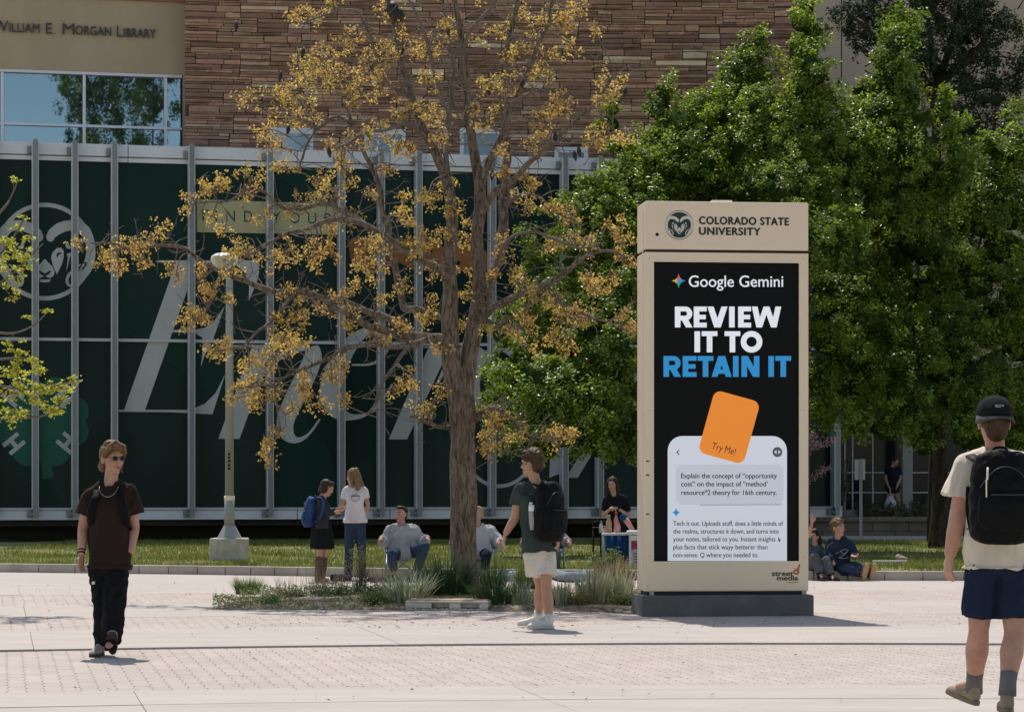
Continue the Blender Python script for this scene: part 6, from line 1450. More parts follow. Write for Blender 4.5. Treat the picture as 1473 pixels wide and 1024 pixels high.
# ---- walker at the left: brown T-shirt, black trousers, sunglasses
YA = 19.96; kA = 1.0
J = J_(YA, dict(hd=(161.5, 659), nk=(159, 697, .02), sa=(132, 710, 0), sb=(186, 709, .02), ea=(120, 757, .06), wa=(117, 797, -.06), eb=(193, 757, .10), wb=(188, 795, -.02), ha=(145, 818, 0), hb=(168, 818, 0),
     ka=(150, 868, -.02), aa=(149, 927, .12), kb=(165, 868, -.16), ab=(159, 925, -.16)))
m_br = cloth('dark_brown_jersey', (.026, .016, .013)); m_blk = cloth('faded_black_denim', (.010, .010, .012), var=.3, scale=12)
m_shoe = cloth('grey_white_canvas', (.38, .35, .32)); m_sole = mat('dark_rubber_sole', (.05, .035, .028), .8)
pa, P, B = person('person', 'young man in dark brown T-shirt, black trousers and sunglasses walking at the left', J, (.10, -1, 0), (.62, -.78, -.03), kA, SKIN, dict(
    shirt=dict(mat=m_br, g=.022, hem=-.035, sleeve=.62, se=.098, sr=.070, flare=.012, wr=.018, wsc=7), legs=dict(mat=m_blk, g=.016, t=2.0, r=(.084, .086, .078, .076, .066), wr=.014, wsc=11),
    handa=((-.02, -.1, -1), (.5, -.3, 0), .30, 1), foota=V3((0, -1, 0)), footb=V3((0, -1, .3)), eyes=False, voxel=.0075))
hm = hairmat('dark_blond_hair', (.085, .045, .02), (.25, .145, .065))
hair(pa, P, B, kA, hm, blobs=[((.03, .06, .098), (.045, .045, .028)), ((-.035, .055, .095), (.045, .045, .030)), ((-.075, .02, .05), (.022, .05, .045)), ((.076, .02, .055), (.018, .045, .04)), ((-.05, -.06, -.055), (.035, .045, .05)), ((.04, -.07, -.05), (.035, .04, .045)), ((0, -.01, .125), (.06, .07, .025))],
     wr=.008, wsc=38, strands=[([(-.06, .03, .12), (-.088, .0, .06), (-.098, -.02, 0), (-.09, -.03, -.07), (-.105, -.02, -.10)], [.012, .016, .016, .014, .004]), ([(-.01, .05, .135), (.03, .07, .13), (.07, .075, .09), (.09, .06, .03)], [.014, .016, .014, .006]), ([(-.082, .0, .05), (-.092, -.02, 0), (-.085, -.03, -.06), (-.095, -.02, -.085)], [.02, .022, .018, .006]), ([(.02, .05, .12), (.06, .075, .10), (.085, .06, .05)], [.022, .018, .010]), ([(0, .05, .12), (-.05, .07, .10), (-.08, .05, .05)], [.022, .018, .012])])
b = MB()
for sx in (1, -1): b.ell(P(sx * .031, .101, .012), (.024, .005, .019), M=B, n=16, m=8); b.tube([P(sx * .054, .097, .018), P(sx * .078, .05, .018), P(sx * .082, -.005, .012)], .003, n=6)
b.tube([P(-.01, .106, .018), P(.01, .106, .018)], .0028, n=6); b.build('sunglasses', mat('black_lens', (.004, .004, .004), .3, spec=.25), pa, fix=False)
b = MB(); C = [J['nk'] + V3((.078 * math.cos(t) * 1.0, -.075 * abs(math.sin(t)) - .05 - .03, -.015 - .085 * abs(math.sin(t)) ** 1.2)) for t in [math.pi * i / 16 for i in range(17)]]; b.tube(C, .0024, n=6); b.build('necklace', mat('silver_chain', (.42, .40, .36), .4, metal=.9), pa, fix=False)
b = MB()
for f_ in (.86, .96): b = MB(); c = J['ea'].lerp(J['wa'], f_); d = (J['wa'] - J['ea']).normalized(); b.tube([c - d * .006, c + d * .006], .034, n=14); b.build('wristband', M['black'], pa, fix=False)
pass
S_ = MB(); fx = pt(178, 722, YA - .175)
for i, (x, z, w_, h_) in enumerate(((0, .0, .035, .010), (-.012, -.018, .012, .016), (.010, -.022, .010, .02), (.004, -.045, .03, .012), (.010, -.065, .012, .03), (-.008, -.062, .01, .022), (.012, -.095, .024, .012))): S_.box(fx.x + x - w_ / 2, fx.x + x + w_ / 2, fx.y + .03 + .002 * i, fx.y + .06, fx.z + z - h_ / 2, fx.z + z + h_ / 2)
S_.build('chest_print', cloth('dark_red_print', (.14, .018, .012)), pa)
shoe(pa, pt(147, 941.5, YA + .13), (-.12, -1, 0), (0, 0, 1), .29, m_shoe, m_sole)
shoe(pa, pt(162, 941, YA - .08), (.10, -.72, .62), (0, .62, .75), .29, m_shoe, m_sole)
for s_ in 'ab': b = MB(); b.tube([J['a' + s_] + V3((0, 0, .06)), J['a' + s_], J['a' + s_] + V3((0, .0, -.05))], [.052, .052, .050], n=12); b.build('sock', m_blk, pa, fix=False)
b = MB(); b.box(*sum([[v - .012, v + .012] for v in pt(134.5, 838, YA - .12)], [])); b.build('white_tag', mat('white_label', (.7, .7, .7), .6), pa, bevel=.003)

def backpack(label, c, S, F, U, w_, h_, d_, m, straps, name='backpack', extra=None, vx=.010, m2=None):
    """c: centre of the bag; S side, F direction away from the back, U up"""
    S, F, U = Vector(S).normalized(), Vector(F).normalized(), Vector(U).normalized(); t = thing(name, label, 'backpack', c)
    T = lambda x, y, z: Vector(c) + S * x + F * y + U * z
    mb = MB(); K = [(-.5, .78, .72), (-.42, .95, .95), (-.2, 1.0, 1.0), (.1, .98, .92), (.32, .90, .78), (.45, .74, .58), (.5, .50, .38)]
    P_ = [T(0, -.1 * d_ * (1 - b_), z * h_) for z, a, b_ in K]; R2 = [(w_ / 2 * a, d_ / 2 * b_) for z, a, b_ in K]; q = crom(P_, sub=3); r_ = crom([(a, b_, 0) for a, b_ in R2], sub=3)
    mb.tube(q, [(x.x, x.y) for x in r_], n=22, side=S)
    solid('bag', mb, m, t, voxel=vx, smooth=2, wr=.010, wsc=8, wst=(1, 1, 1))
    mb = MB(); K = [(-.40, .62, .5), (-.3, .80, .8), (-.1, .84, .85), (.02, .78, .6), (.07, .5, .3)]
    mb.tube(crom([T(0, d_ * .40, z * h_) for z, a, b_ in K], sub=2), [(x.x, x.y) for x in crom([(w_ / 2 * a, d_ * .24 * b_, 0) for z, a, b_ in K], sub=2)], n=18, side=S)
    solid('front_pocket', mb, m, t, voxel=vx, smooth=2, wr=.006, wsc=9, wst=(1, 1, 1))
    zb = MB(); zb.tube(crom([T(-.38 * w_, d_ * .42, .10 * h_), T(-.2 * w_, d_ * .45, .27 * h_), T(0, d_ * .40, .33 * h_), T(.2 * w_, d_ * .45, .27 * h_), T(.38 * w_, d_ * .42, .10 * h_)], sub=4), .004, n=5)
    zb.tube([T(-.25 * w_, d_ * .66, .02 * h_), T(.25 * w_, d_ * .66, .02 * h_)], .004, n=5); zb.build('zip', m2 or mat('dark_zip', (.05, .05, .055), .4, metal=.5) if 'dark_zip' not in bpy.data.materials else bpy.data.materials['dark_zip'], t, fix=False)
    hb = MB(); hb.tube(crom([T(-.05, -d_ * .3, .47 * h_), T(-.03, -d_ * .3, .54 * h_), T(.03, -d_ * .3, .54 * h_), T(.05, -d_ * .3, .47 * h_)], sub=4), .008, n=6); hb.build('grab_handle', m, t, fix=False)
    for sp in straps:
        mb = MB(); q = crom(sp, sub=5); mb.tube(q, [(.030, .008)] * len(q), n=10, side=S); mb.build('strap', m, t, fix=False)
    return t, T
m_bag = cloth('black_nylon', (.0045, .0045, .005), rough=.6, var=.3, scale=5)
up = V3((0, 0, 1))
hm_ = (J['sa'] + J['sb']) / 2
backpack('black backpack whose straps show on the left walker in brown', hm_ + V3((-.01, .20, -.26)), (1, 0, 0), (0, 1, 0), (0, 0, 1), .29, .44, .15, m_bag,
   [[V3((J['s' + s].x + ox, YA + .13, J['s' + s].z - .02)), V3((J['s' + s].x + ox, YA + .02, J['s' + s].z + .078)), V3((J['s' + s].x + ox * 1.0, YA - .125, J['s' + s].z - .03)), V3((J['s' + s].x + ox * .35, YA - .148, J['s' + s].z - .14)), V3((J['s' + s].x + ox * .1, YA - .09, J['s' + s].z - .24)), V3((J['s' + s].x + ox * .1, YA + .08, J['s' + s].z - .32))] for s, ox in (('a', .052), ('b', -.045))])

# ---- walker in the middle, seen from behind: green T-shirt, white shorts, black backpack with bottle
YB = 23.6; kB = .985
J = J_(YB, dict(hd=(765.5, 667), nk=(770, 694), sa=(747, 706, -.05), sb=(792, 706, .12), ea=(741, 744, .0), wa=(727, 768, -.02), eb=(802, 744, .12), wb=(803, 772, .02), ha=(766, 792, -.03), hb=(784, 792, .03),
     ka=(777, 842, .10), aa=(775, 884, .22), kb=(786, 846, -.05), ab=(790, 889, -.02)))
fB = V3((-.62, .78, 0)); m_gr = cloth('dark_green_grey_jersey', (.045, .062, .055)); m_wh = cloth('off_white_shorts_cloth', (.62, .57, .50))
m_wshoe = mat('white_leather', (.66, .63, .58), .5, var=.05); m_wsole = mat('off_white_sole', (.55, .50, .44), .7)
pb, P, B = person('person', 'man seen from behind in dark green T-shirt and white shorts walking past the bed', J, fB, (-.85, .50, -.05), kB, SKIN2, dict(
    shirt=dict(mat=m_gr, g=.024, hem=.01, sleeve=.52, se=.078, sr=.068, flare=.01, wr=.018, wsc=7), legs=dict(name='shorts', mat=m_wh, g=.016, t=.66, r=(.084, .098, .106, .1, .1), wr=.012, wsc=9, top=.11),
    handa=((-.25, -.1, -1), (.7, .2, -.2), .45, -1), handb=((-.05, -.1, -1), (-.6, .2, 0), .55, 1), foota=V3((-.8, .5, 0)), footb=V3((-.95, -.2, 0)), eyes=False, voxel=.0075))
hmB = hairmat('dark_brown_curls', (.030, .018, .011), (.11, .065, .038))
bl = []
rgh = random.Random(2)
for _ in range(46):
    a = rgh.uniform(0, 2 * math.pi); e = rgh.uniform(.1, 1.45); bl.append(((.078 * math.cos(a) * math.cos(e), -.022 + .09 * math.sin(a) * math.cos(e), .055 + .082 * math.sin(e)), rgh.uniform(.018, .028)))
hair(pb, P, B, kB, hmB, blobs=bl + [((0, .06, .11), (.05, .03, .03))], capr=(.079, .094, .084), wr=.007, wsc=60)
b = MB(); 
for sx in (1, -1): b.tube([P(sx * .034 + .020 * math.cos(t), .105, .010 + .018 * math.sin(t)) for t in [2 * math.pi * i / 14 for i in range(15)]], .0022, n=5, caps=False); b.tube([P(sx * .056, .10, .016), P(sx * .08, .02, .014), P(sx * .084, -.01, .008)], .0025, n=5)
b.build('glasses', M['black'], pb, fix=False)
for (hx, hy, dy, f) in ((797, 903.5, -.10, (-.97, -.25, 0)), (783, 900, .16, (-.80, .15, 0))):
    o = shoe(pb, pt(hx, hy, YB + dy), f, (0, 0, 1), .275, m_wshoe, m_wsole)
b = MB()
m_ws = cloth('white_sock', (.62, .60, .56))
for s_ in 'ab': b = MB(); b.tube([J['a' + s_] + V3((0, 0, .05)), J['a' + s_] - V3((0, 0, .03))], [.045, .05], n=12); b.build('sock', m_ws, pb, fix=False)
F_B = -fB.normalized(); S_B = V3((F_B.y, -F_B.x, 0)); cB = pt(789, 738, YB) + F_B * .10
bgB, T = backpack('bulky black backpack with bottle on the walker in white shorts', pt(790, 735, YB - .16), S_B, F_B, (.03, 0, 1), .34, .56, .27, m_bag,
   [[pt(776, 700, YB - .10), pt(762, 694, YB + .02), pt(752, 706, YB + .10), pt(752, 735, YB + .12), pt(762, 765, YB)], [pt(790, 700, YB - .05), pt(795, 696, YB + .10), pt(797, 712, YB + .22), pt(798, 750, YB + .15)]])
bt = thing('water_bottle', 'grey bottle with white lid in the side pocket of the bulky backpack', 'bottle', pt(766, 742, YB - .17))
b = MB(); b.tube([pt(767, 762, YB - .20), pt(766.5, 750, YB - .20), pt(766, 737, YB - .20), pt(766, 733, YB - .20)], [.030, .038, .038, .030], n=16); b.build('bottle_body', mat('grey_steel_bottle', (.30, .29, .28), .4, metal=.3), bt, fix=False)
b = MB(); b.tube([pt(766, 735, YB - .20), pt(766, 726, YB - .20)], [.040, .038], n=16); b.tube([pt(764, 726, YB - .20), pt(764, 722, YB - .20)], .018, n=10); b.build('lid', mat('white_plastic_lid', (.75, .74, .72), .4), bt, fix=False)

# ---- walker at the right edge, seen from behind: cap, cream T-shirt, navy shorts, black backpack
YC = 14.49; kC = 1.07
J = J_(YC, dict(hd=(1429.5, 606), nk=(1432, 650, .03), sa=(1391, 674, .0), sb=(1476, 672, .0), ea=(1377, 748, .02), wa=(1366, 800, .06), eb=(1492, 745, .0), wb=(1496, 800, .06), ha=(1413, 815, 0), hb=(1454, 815, 0),
     ka=(1408, 906, .05), aa=(1401, 984, .25), kb=(1459, 909, -.02), ab=(1449, 988, -.15)))
m_cr = cloth('cream_jersey', (.66, .57, .46)); m_nv = cloth('navy_shorts_cloth', (.014, .022, .045)); m_sock = cloth('grey_sock', (.16, .15, .15))
pc, P, B = person('person', 'man from behind in black cap, cream T-shirt and navy shorts at the right edge', J, (0, 1, 0), (-.05, 1, .02), kC, SKIN, dict(
    shirt=dict(mat=m_cr, g=.030, hem=.0, sleeve=.55, se=.110, sr=.078, flare=.02, wr=.022, wsc=6), legs=dict(name='shorts', mat=m_nv, g=.018, t=.78, r=(.088, .088, .084, .08, .1), wr=.011, wsc=8, top=.12),
    handa=((-.10, .0, -1), (.75, .35, 0), .48, -1), handb=((.05, .05, -1), (-.7, .3, 0), .6, 1), foota=V3((-.7, .6, .2)), footb=V3((.1, 1, 0)), face=False, voxel=.007, am=1.08, lg=1.12))
hmC = hairmat('short_brown_hair', (.045, .026, .015), (.10, .06, .035))
hair(pc, P, B, kC, hmC, cap=True, capr=(.0770, .090, .070), capc=(0, -.020, .020), blobs=[((0, -.062, -.045), (.058, .040, .050))], wr=.002, wsc=90)
cp = MB(); K = 10                                       # snapback worn backwards: crown and flat brim towards the camera
vs = []
mb = MB(); mb.ell(P(0, -.012, .050), (.092 * kC * 1.1, .112 * kC * 1.1, .094 * kC * 1.1), M=B, n=28, m=16)
cut = P(0, 0, .040).z
capo = mb.mesh('cap', M['black'])
import bmesh
bm = bmesh.new(); bm.from_mesh(capo); bmesh.ops.bisect_plane(bm, geom=bm.verts[:] + bm.edges[:] + bm.faces[:], plane_co=P(0, 0, .036), plane_no=(0, 0, -1), clear_outer=True); bm.to_mesh(capo); bm.free()
m_cap = cloth('black_cap_cotton', (.012, .012, .013)); capo.materials.clear(); capo.materials.append(m_cap)
co = link_obj('cap', capo, pc); s2 = co.modifiers.new('s', 'SOLIDIFY'); s2.thickness = .004
b = MB(); n_ = 14; top_, bot_ = [], []
for i in range(n_ + 1):
    a = math.pi + math.pi * i / n_; ca_, sa_ = math.cos(a), math.sin(a)
    inn = (.090 * ca_, -.010 + .104 * sa_ * .9, .040); wdt = .055 * (abs(sa_) ** .5)
    out_ = (.096 * ca_, -.010 + .104 * sa_ * .9 - wdt, .040 - .030 * abs(ca_) ** 2 - .012)
    top_.append(P(*inn)); bot_.append(P(*out_))
b.add(top_ + bot_, [(i, i + 1, n_ + 2 + i, n_ + 1 + i) for i in range(n_)], smooth=True)
br_ = b.build('cap_brim', cloth('grey_brim_cotton', (.085, .083, .085)), pc, fix=False); s2 = br_.modifiers.new('s', 'SOLIDIFY'); s2.thickness = .006; s2.offset = 0
b = MB(); c = P(0, -.1185, .082)
for i, (x, z, w_, h_) in enumerate(((-.018, .008, .016, .010), (0, .010, .014, .007), (.018, .008, .014, .010), (-.008, .0, .03, .006))): b.box(c.x + x - w_ / 2, c.x + x + w_ / 2, c.y - .004 - .0006 * i, c.y + .02, c.z + z - h_ / 2, c.z + z + h_ / 2)
b.build('cap_badge', mat('pale_grey_stitching', (.25, .25, .28), .7), pc)
for (hx, hy, dy, f, u) in ((1406, 1015, .20, (-.50, .78, .22), (.2, -.2, 1)), (1450, 1026, -.20, (.10, 1, 0), (0, 0, 1))):
    o = shoe(pc, pt(hx, hy, YC + dy), f, u, .275, cloth('tan_suede', (.30, .23, .155)) if 'tan_suede' not in bpy.data.materials else bpy.data.materials['tan_suede'], mat('gum_sole', (.20, .14, .09), .8) if 'gum_sole' not in bpy.data.materials else bpy.data.materials['gum_sole'], k=1.08)
b = MB()
for s_ in 'ab': b = MB(); d = (J['k' + s_] - J['a' + s_]).normalized(); b.tube([J['a' + s_] + d * .10, J['a' + s_] + d * .04, J['a' + s_] - V3((0, 0, .05))], [.053, .050, .054], n=18); b.build('sock', m_sock, pc, fix=False)
bgC, T = backpack('sleek black backpack on the cream T-shirt at the right edge', pt(1442, 714, YC - .24), (1, 0, 0), (0, -1, 0), (0, 0, 1), .40, .53, .24, m_bag,
   [[pt(1415, 668, YC - .16), pt(1400, 658, YC - .10), pt(1394, 655, YC), pt(1392, 668, YC + .12), pt(1392, 720, YC + .15), pt(1398, 762, YC - .05)], [pt(1460, 668, YC - .16), pt(1474, 658, YC - .10), pt(1478, 655, YC), pt(1478, 668, YC + .12), pt(1480, 720, YC + .15)], [pt(1397, 700, YC - .10), pt(1396, 735, YC - .10), pt(1402, 768, YC - .16)]])
b = MB(); b.tube([pt(1421, 672, YC - .42), pt(1420, 690, YC - .43)], .006, n=6); b.tube([pt(1419, 690, YC - .43), pt(1419, 715, YC - .42)], .004, n=6); b.build('zip_pull', M['kbezel'], bgC, fix=False)
b = MB(); vs_, fs_ = text_geo('Thunder', 0); h0, h1 = cap_h(0); X0 = min(v.x for v in vs_); X1 = max(v.x for v in vs_); pB0 = pt(1456, 756, YC - .447); pB1 = pt(1456, 722, YC - .447)
ob_ = [pB0.lerp(pB1, (v.x - X0) / (X1 - X0)) + V3((-.022 * (v.y - h0) / (h1 - h0) + .02, 0, 0)) for v in vs_]
# ---- small figures -------------------------------------------------------
def std(Y, px, **kw): return J_(Y, px, **kw)
m_navy = cloth('dark_navy_cloth', (.012, .016, .026)); m_jean = cloth('blue_jeans', (.030, .048, .085), var=.25, scale=10); m_grey = cloth('heather_grey_cloth', (.36, .36, .37), var=.2, scale=6)
m_blackc = cloth('black_cloth', (.010, .010, .011)); m_white = cloth('white_tee_cloth', (.66, .62, .62)); m_char = cloth('charcoal_knit', (.035, .037, .042)); m_boot = cloth('brown_suede_boot', (.13, .085, .06))
# girl with blue backpack, black skirt and brown boots
Y = 35.6; k = .90
J = J_(Y, dict(hd=(470, 701), nk=(464, 714), sa=(460, 721, -.10), sb=(464, 721, .14), ea=(471, 741, -.14), wa=(485, 735, -.12), eb=(474, 738, .14), wb=(487, 731, .08), ha=(461, 757, -.08), hb=(465, 757, .08), ka=(460, 796, -.06), aa=(457, 832, -.05), kb=(466, 796, .08), ab=(463, 831, .10)))
p1, P, B = person('person', 'dark-haired girl in charcoal jumper, black skirt and brown boots looking down', J, (1, .05, 0), (.95, -.15, -.45), k, SKIN, dict(fem=True, voxel=.013,
    shirt=dict(mat=m_char, g=.018, sleeve=1.75, se=.040, sr=.058, wr=.008), handa=((1, 0, .1), (0, 0, 1), .4, 1), handb=((1, 0, .1), (0, 0, 1), .4, 1), eyes=False))
hair(p1, P, B, k, hairmat('black_brown_bob', (.022, .014, .010), (.07, .045, .03)), blobs=[((.06, -.02, -.02), (.035, .06, .07)), ((-.06, -.02, -.02), (.035, .06, .07)), ((0, -.07, -.04), (.07, .045, .07)), ((0, .05, .105), (.05, .04, .025))], voxel=.012)
b = MB(); hh = (J['ha'] + J['hb']) / 2; b.tube([hh + V3((0, 0, .12)), hh, hh - V3((0, 0, .18)), hh - V3((0, 0, .33))], [(.115, .12), (.155, .16), (.175, .175), (.185, .18)], n=22); solid('skirt', b, m_blackc, p1, voxel=.014, wr=.014, wsc=9, wst=(1, 1, .15))
for s_ in 'ab':
    b = MB(); a, kk = J['a' + s_], J['k' + s_]; b.tube([kk.lerp(a, .12), kk.lerp(a, .4), a, a + V3((0, 0, -.06))], [.062, .064, .052, .052], n=14); b.tube([a + V3((-.03, 0, -.055)), a + V3((.06, 0, -.065)), a + V3((.15, 0, -.075))], [.045, .045, .032], n=12); solid('boot', b, m_boot, p1, voxel=.012, wr=.006)
backpack('small royal blue backpack on the girl in the black skirt', pt(446, 736, Y), (0, 1, 0), (-1, 0, 0), (.08, 0, 1), .28, .44, .20, cloth('royal_blue_nylon', (.025, .055, .16), rough=.6, var=.4), [[pt(455, 716, Y - .10), pt(462, 716, Y - .13), pt(465, 728, Y - .17), pt(460, 745, Y - .17), pt(452, 752, Y - .10)]], vx=.013)
# girl in white T-shirt and jeans, from behind
Y = 36.4; k = .97
J = J_(Y, dict(hd=(507, 685), nk=(509, 700), sa=(496, 706), sb=(525, 706), ea=(492, 728, -.03), wa=(487, 738, .14), eb=(529, 726), wb=(526, 742, .16), ha=(505, 752), hb=(517, 752), ka=(502, 790), aa=(501, 828), kb=(520, 790), ab=(521, 828)))
p2, P, B = person('person', 'girl with long light brown hair in white T-shirt and blue jeans, from behind', J, (-.1, 1, 0), (-.55, .8, 0), k, SKIN, dict(fem=True, voxel=.012,
    shirt=dict(mat=m_white, g=.014, hem=-.06, sleeve=.55, se=.055, sr=.056, wr=.008), legs=dict(mat=m_jean, g=.006, t=1.97, r=(.098, .080, .062, .062, .056), wr=.006), handa=((-.4, .6, .1), (0, 0, 1), .4, 1), eyes=False, face=False))
hair(p2, P, B, k, hairmat('light_brown_hair', (.11, .062, .032), (.28, .175, .10)), strands=[([(0, -.09, .08), (.01, -.13, .0), (.015, -.14, -.09), (.0, -.13, -.19)], [.05, .055, .05, .02]), ([(.06, -.06, .03), (.08, -.08, -.06), (.12, -.08, -.14), (.16, -.06, -.20)], [.035, .038, .032, .012]), ([(-.05, -.06, .03), (-.06, -.08, -.06), (-.05, -.09, -.13)], [.035, .03, .012]), ([(0, -.06, .1), (0, -.12, .10), (0, -.13, .03)], [.03, .035, .03])], voxel=.012)
c = pt(511, 715, Y - .128); S_ = MB(); rgp = random.Random(4)
for i in range(16):
    a = 2 * math.pi * i / 16; S_.tube([c + V3((.062 * math.cos(a), -.012, .05 * math.sin(a) - .01)), c + V3((.062 * math.cos(a + .3), -.012, .05 * math.sin(a + .3) - .01))], .0035, n=5)
for i in range(7): x = -.06 + .02 * i; S_.tube([c + V3((x, -.014, .012)), c + V3((x + .008, -.014, .03 if i % 2 else .022)), c + V3((x + .014, -.014, .01))], .004, n=5)
S_.build('back_print', M['black'], p2, fix=False)
b = MB(); hh = (J['ha'] + J['hb']) / 2 + V3((0, 0, .105)); b.tube([hh, hh + V3((0, 0, .03))], [(.155, .115), (.152, .112)], n=22); pass
for s_, x in (('a', 501), ('b', 521)): shoe(p2, pt(x, 831, Y - .03), (-.1 if s_ == 'a' else .1, 1, 0), (0, 0, 1), .25, m_blackc, m_sole)

def chair(label, c, rz=0.0, m_f=None):
    t = thing('camp_chair', label, 'chair', c, rz, group='blue folding camp chairs'); w_, d_, h_ = .27, .24, .40; mt = bpy.data.materials.get('grey_tube') or mat('grey_tube', (.35, .38, .42), .4, metal=.4); mf = bpy.data.materials.get('blue_canvas') or cloth('blue_canvas', (.02, .07, .20))
    def tb(a, b_, r=.011, nm='leg'): q = MB(); q.tube([a, b_], r, n=8); q.build(nm, mt, t, world=False)
    for sx in (1, -1): tb((sx * w_, -d_, 0), (sx * w_, -d_, h_ + .2)); tb((sx * w_, d_, 0), (sx * (w_ + .01), d_ + .05, .62)); tb((sx * w_, -d_, .02), (sx * w_, d_, h_), nm='side_brace'); tb((sx * w_, -d_, h_ + .2), (sx * w_, d_ + .02, h_ + .2), .016, 'armrest')
    tb((-w_, -d_, .03), (w_, -d_, h_), nm='cross_brace'); tb((w_, -d_ + .02, .03), (-w_, -d_ + .02, h_), nm='cross_brace')
    q = MB(); N_ = 6
    vs_ = [((-1 + 2 * i / N_) * w_, y, h_ - .05 * math.cos((-1 + 2 * i / N_) * math.pi / 2)) for y in (-d_, d_) for i in range(N_ + 1)]; q.add(vs_, [(i, i + 1, N_ + 2 + i, N_ + 1 + i) for i in range(N_)], smooth=True); o = q.build('seat', mf, t, world=False, fix=False); s_ = o.modifiers.new('s', 'SOLIDIFY'); s_.thickness = .012
    q = MB(); vs_ = [((-1 + 2 * i / N_) * w_, d_ + (z - h_) * .1 + .04 * math.cos((-1 + 2 * i / N_) * math.pi / 2), z) for z in (h_ + .02, .60) for i in range(N_ + 1)]; q.add(vs_, [(i, i + 1, N_ + 2 + i, N_ + 1 + i) for i in range(N_)], smooth=True); o = q.build('backrest', mf, t, world=False, fix=False); s_ = o.modifiers.new('s', 'SOLIDIFY'); s_.thickness = .012
    return t
# seated people in loose grey jackets
def drape(J, wd=.22, low=.0):
    def f(mb):
        hm = (J['ha'] + J['hb']) / 2; mb.tube([J['nk'].lerp(hm, .25), J['nk'].lerp(hm, .7), hm + V3((0, -.10, .02)), hm + V3((0, -.22, -low))], [(.15, .12), (wd, .16), (wd * .95, .15), (wd * .6, .08)], n=18)
        for s in 'ab': mb.tube([J['s' + s], J['e' + s], J['e' + s].lerp(J['w' + s], .5) - V3((0, 0, .04))], [.08, .088, .075], n=12)
    return f
Y = 36.9; k = .98
def seated(x, hy, Yc, label, kneea, kneeb, foota, footb, hda, hdb, face, hairm, sm, lm, bald=False, blobs=None):
    J = J_(Yc, dict(hd=(x, hy), nk=(x + 1, hy + 16), sa=(x - 16, hy + 24), sb=(x + 20, hy + 24), ea=(x - 24, hy + 43, -.05), wa=(*hda, -.32), eb=(x + 32, hy + 41, -.05), wb=(*hdb, -.32), ha=(x - 4, hy + 58, 0), hb=(x + 10, hy + 58, 0), ka=(*kneea, -.45), aa=(*foota, -.30), kb=(*kneeb, -.45), ab=(*footb, -.28)))
    p, P, B = person('person', label, J, (0, -1, 0), face, k, SKIN, dict(voxel=.013, shirt=dict(name='jacket', mat=sm, g=.035, sleeve=1.8, se=.062, sr=.080, wr=.030, wsc=9, extra=drape(J)), legs=dict(mat=lm, g=.008, t=1.9, wr=.010), handa=((-.3, -.6, -.5), (.3, 0, -.8), .6, 1), handb=((.3, -.6, -.5), (-.3, 0, -.8), .6, -1), foota=V3((-.2, -1, 0)), footb=V3((.2, -1, 0)), hk=.85))
    hair(p, P, B, k, hairm, blobs=blobs or [((0, .03, .105), (.06, .06, .025))], voxel=.012, capr=(.080, .092, .083), capc=(0, -.03, .045), wr=.003)
    for a, f in (('aa', (-.25, -1, 0)), ('ab', (.25, -1, 0))): shoe(p, J[a] + V3((0, .05, -.10)), f, (0, 0, 1), .27, m_blackc, m_sole)
    return p, J
hmd = hairmat('near_black_hair', (.014, .010, .008), (.05, .035, .026))
seated(577, 739, 36.9, 'man in loose grey jacket seated on a blue camp chair left of the trunk', (564, 797), (611, 786), (566, 822), (598, 824), (548, 773), (615, 773), (-.55, -.85, 0), hmd, m_grey, m_jean)
chair('blue camp chair under the man in grey jacket left of the trunk', (pt(581, 800, 37.0).x, 37.0, 0.0))
seated(686, 739, 37.3, 'person in light grey jacket on a camp chair half hidden by the trunk', (668, 800), (700, 798), (672, 824), (696, 824), (650, 775), (716, 777), (-.5, -.86, 0), hairmat('fair_hair', (.30, .19, .12), (.42, .28, .18)), cloth('pale_grey_cloth', (.42, .42, .43)), m_navy)
chair('blue camp chair half hidden behind the tree trunk', (pt(688, 800, 37.4).x, 37.4, 0.0))
seated(782, 739, 37.5, 'person in grey jacket seated behind the walker in white shorts', (776, 800), (800, 796), (780, 826), (798, 826), (752, 776), (818, 777), (.2, -1, 0), hmd, cloth('mid_grey_cloth', (.22, .23, .25)), cloth('grey_trousers_cloth', (.09, .09, .10)))
chair('blue camp chair hidden behind the walker in white shorts', (pt(786, 800, 37.6).x, 37.6, 0.0))
# woman at the table
Y = 39.4; k = .93
J = J_(Y, dict(hd=(881, 696), nk=(884, 712), sa=(872, 719), sb=(900, 719), ea=(868, 740, -.02), wa=(877, 733, -.22), eb=(905, 741, -.02), wb=(886, 730, -.22), ha=(879, 768), hb=(893, 768), ka=(878, 795), aa=(877, 820), kb=(895, 795), ab=(896, 820)))
p, P, B = person('person', 'woman with long dark hair and black T-shirt standing behind the white table', J, (-.1, -1, 0), (-.25, -.95, -.12), k, SKIN2, dict(fem=True, voxel=.012, shirt=dict(mat=m_blackc, g=.018, sleeve=.75, se=.062, sr=.060, wr=.010), legs=dict(mat=cloth('bright_blue_jeans', (.03, .085, .22)), g=.015, t=1.95, wr=.01),
    handa=((.6, -.4, .1), (0, 0, -1), .5, -1), handb=((-.7, -.4, .1), (0, 0, -1), .5, 1), ground=.1))
hair(p, P, B, k, hmd, strands=[([(s * .055, .02, .07), (s * .085, .0, .0), (s * .085, .01, -.09), (s * .075, .05, -.20)], [.035, .032, .032, .014]) for s in (1, -1)] + [([(0, -.06, .03), (0, -.09, -.06), (0, -.09, -.17)], [.06, .055, .02])], voxel=.012)
b = MB(); c = J['wb'] + (J['eb'] - J['wb']).normalized() * .03; d = (J['eb'] - J['wb']).normalized(); b.tube([c, c + d * .02], .034, n=12); b.build('wristband', M['black'], p, fix=False)
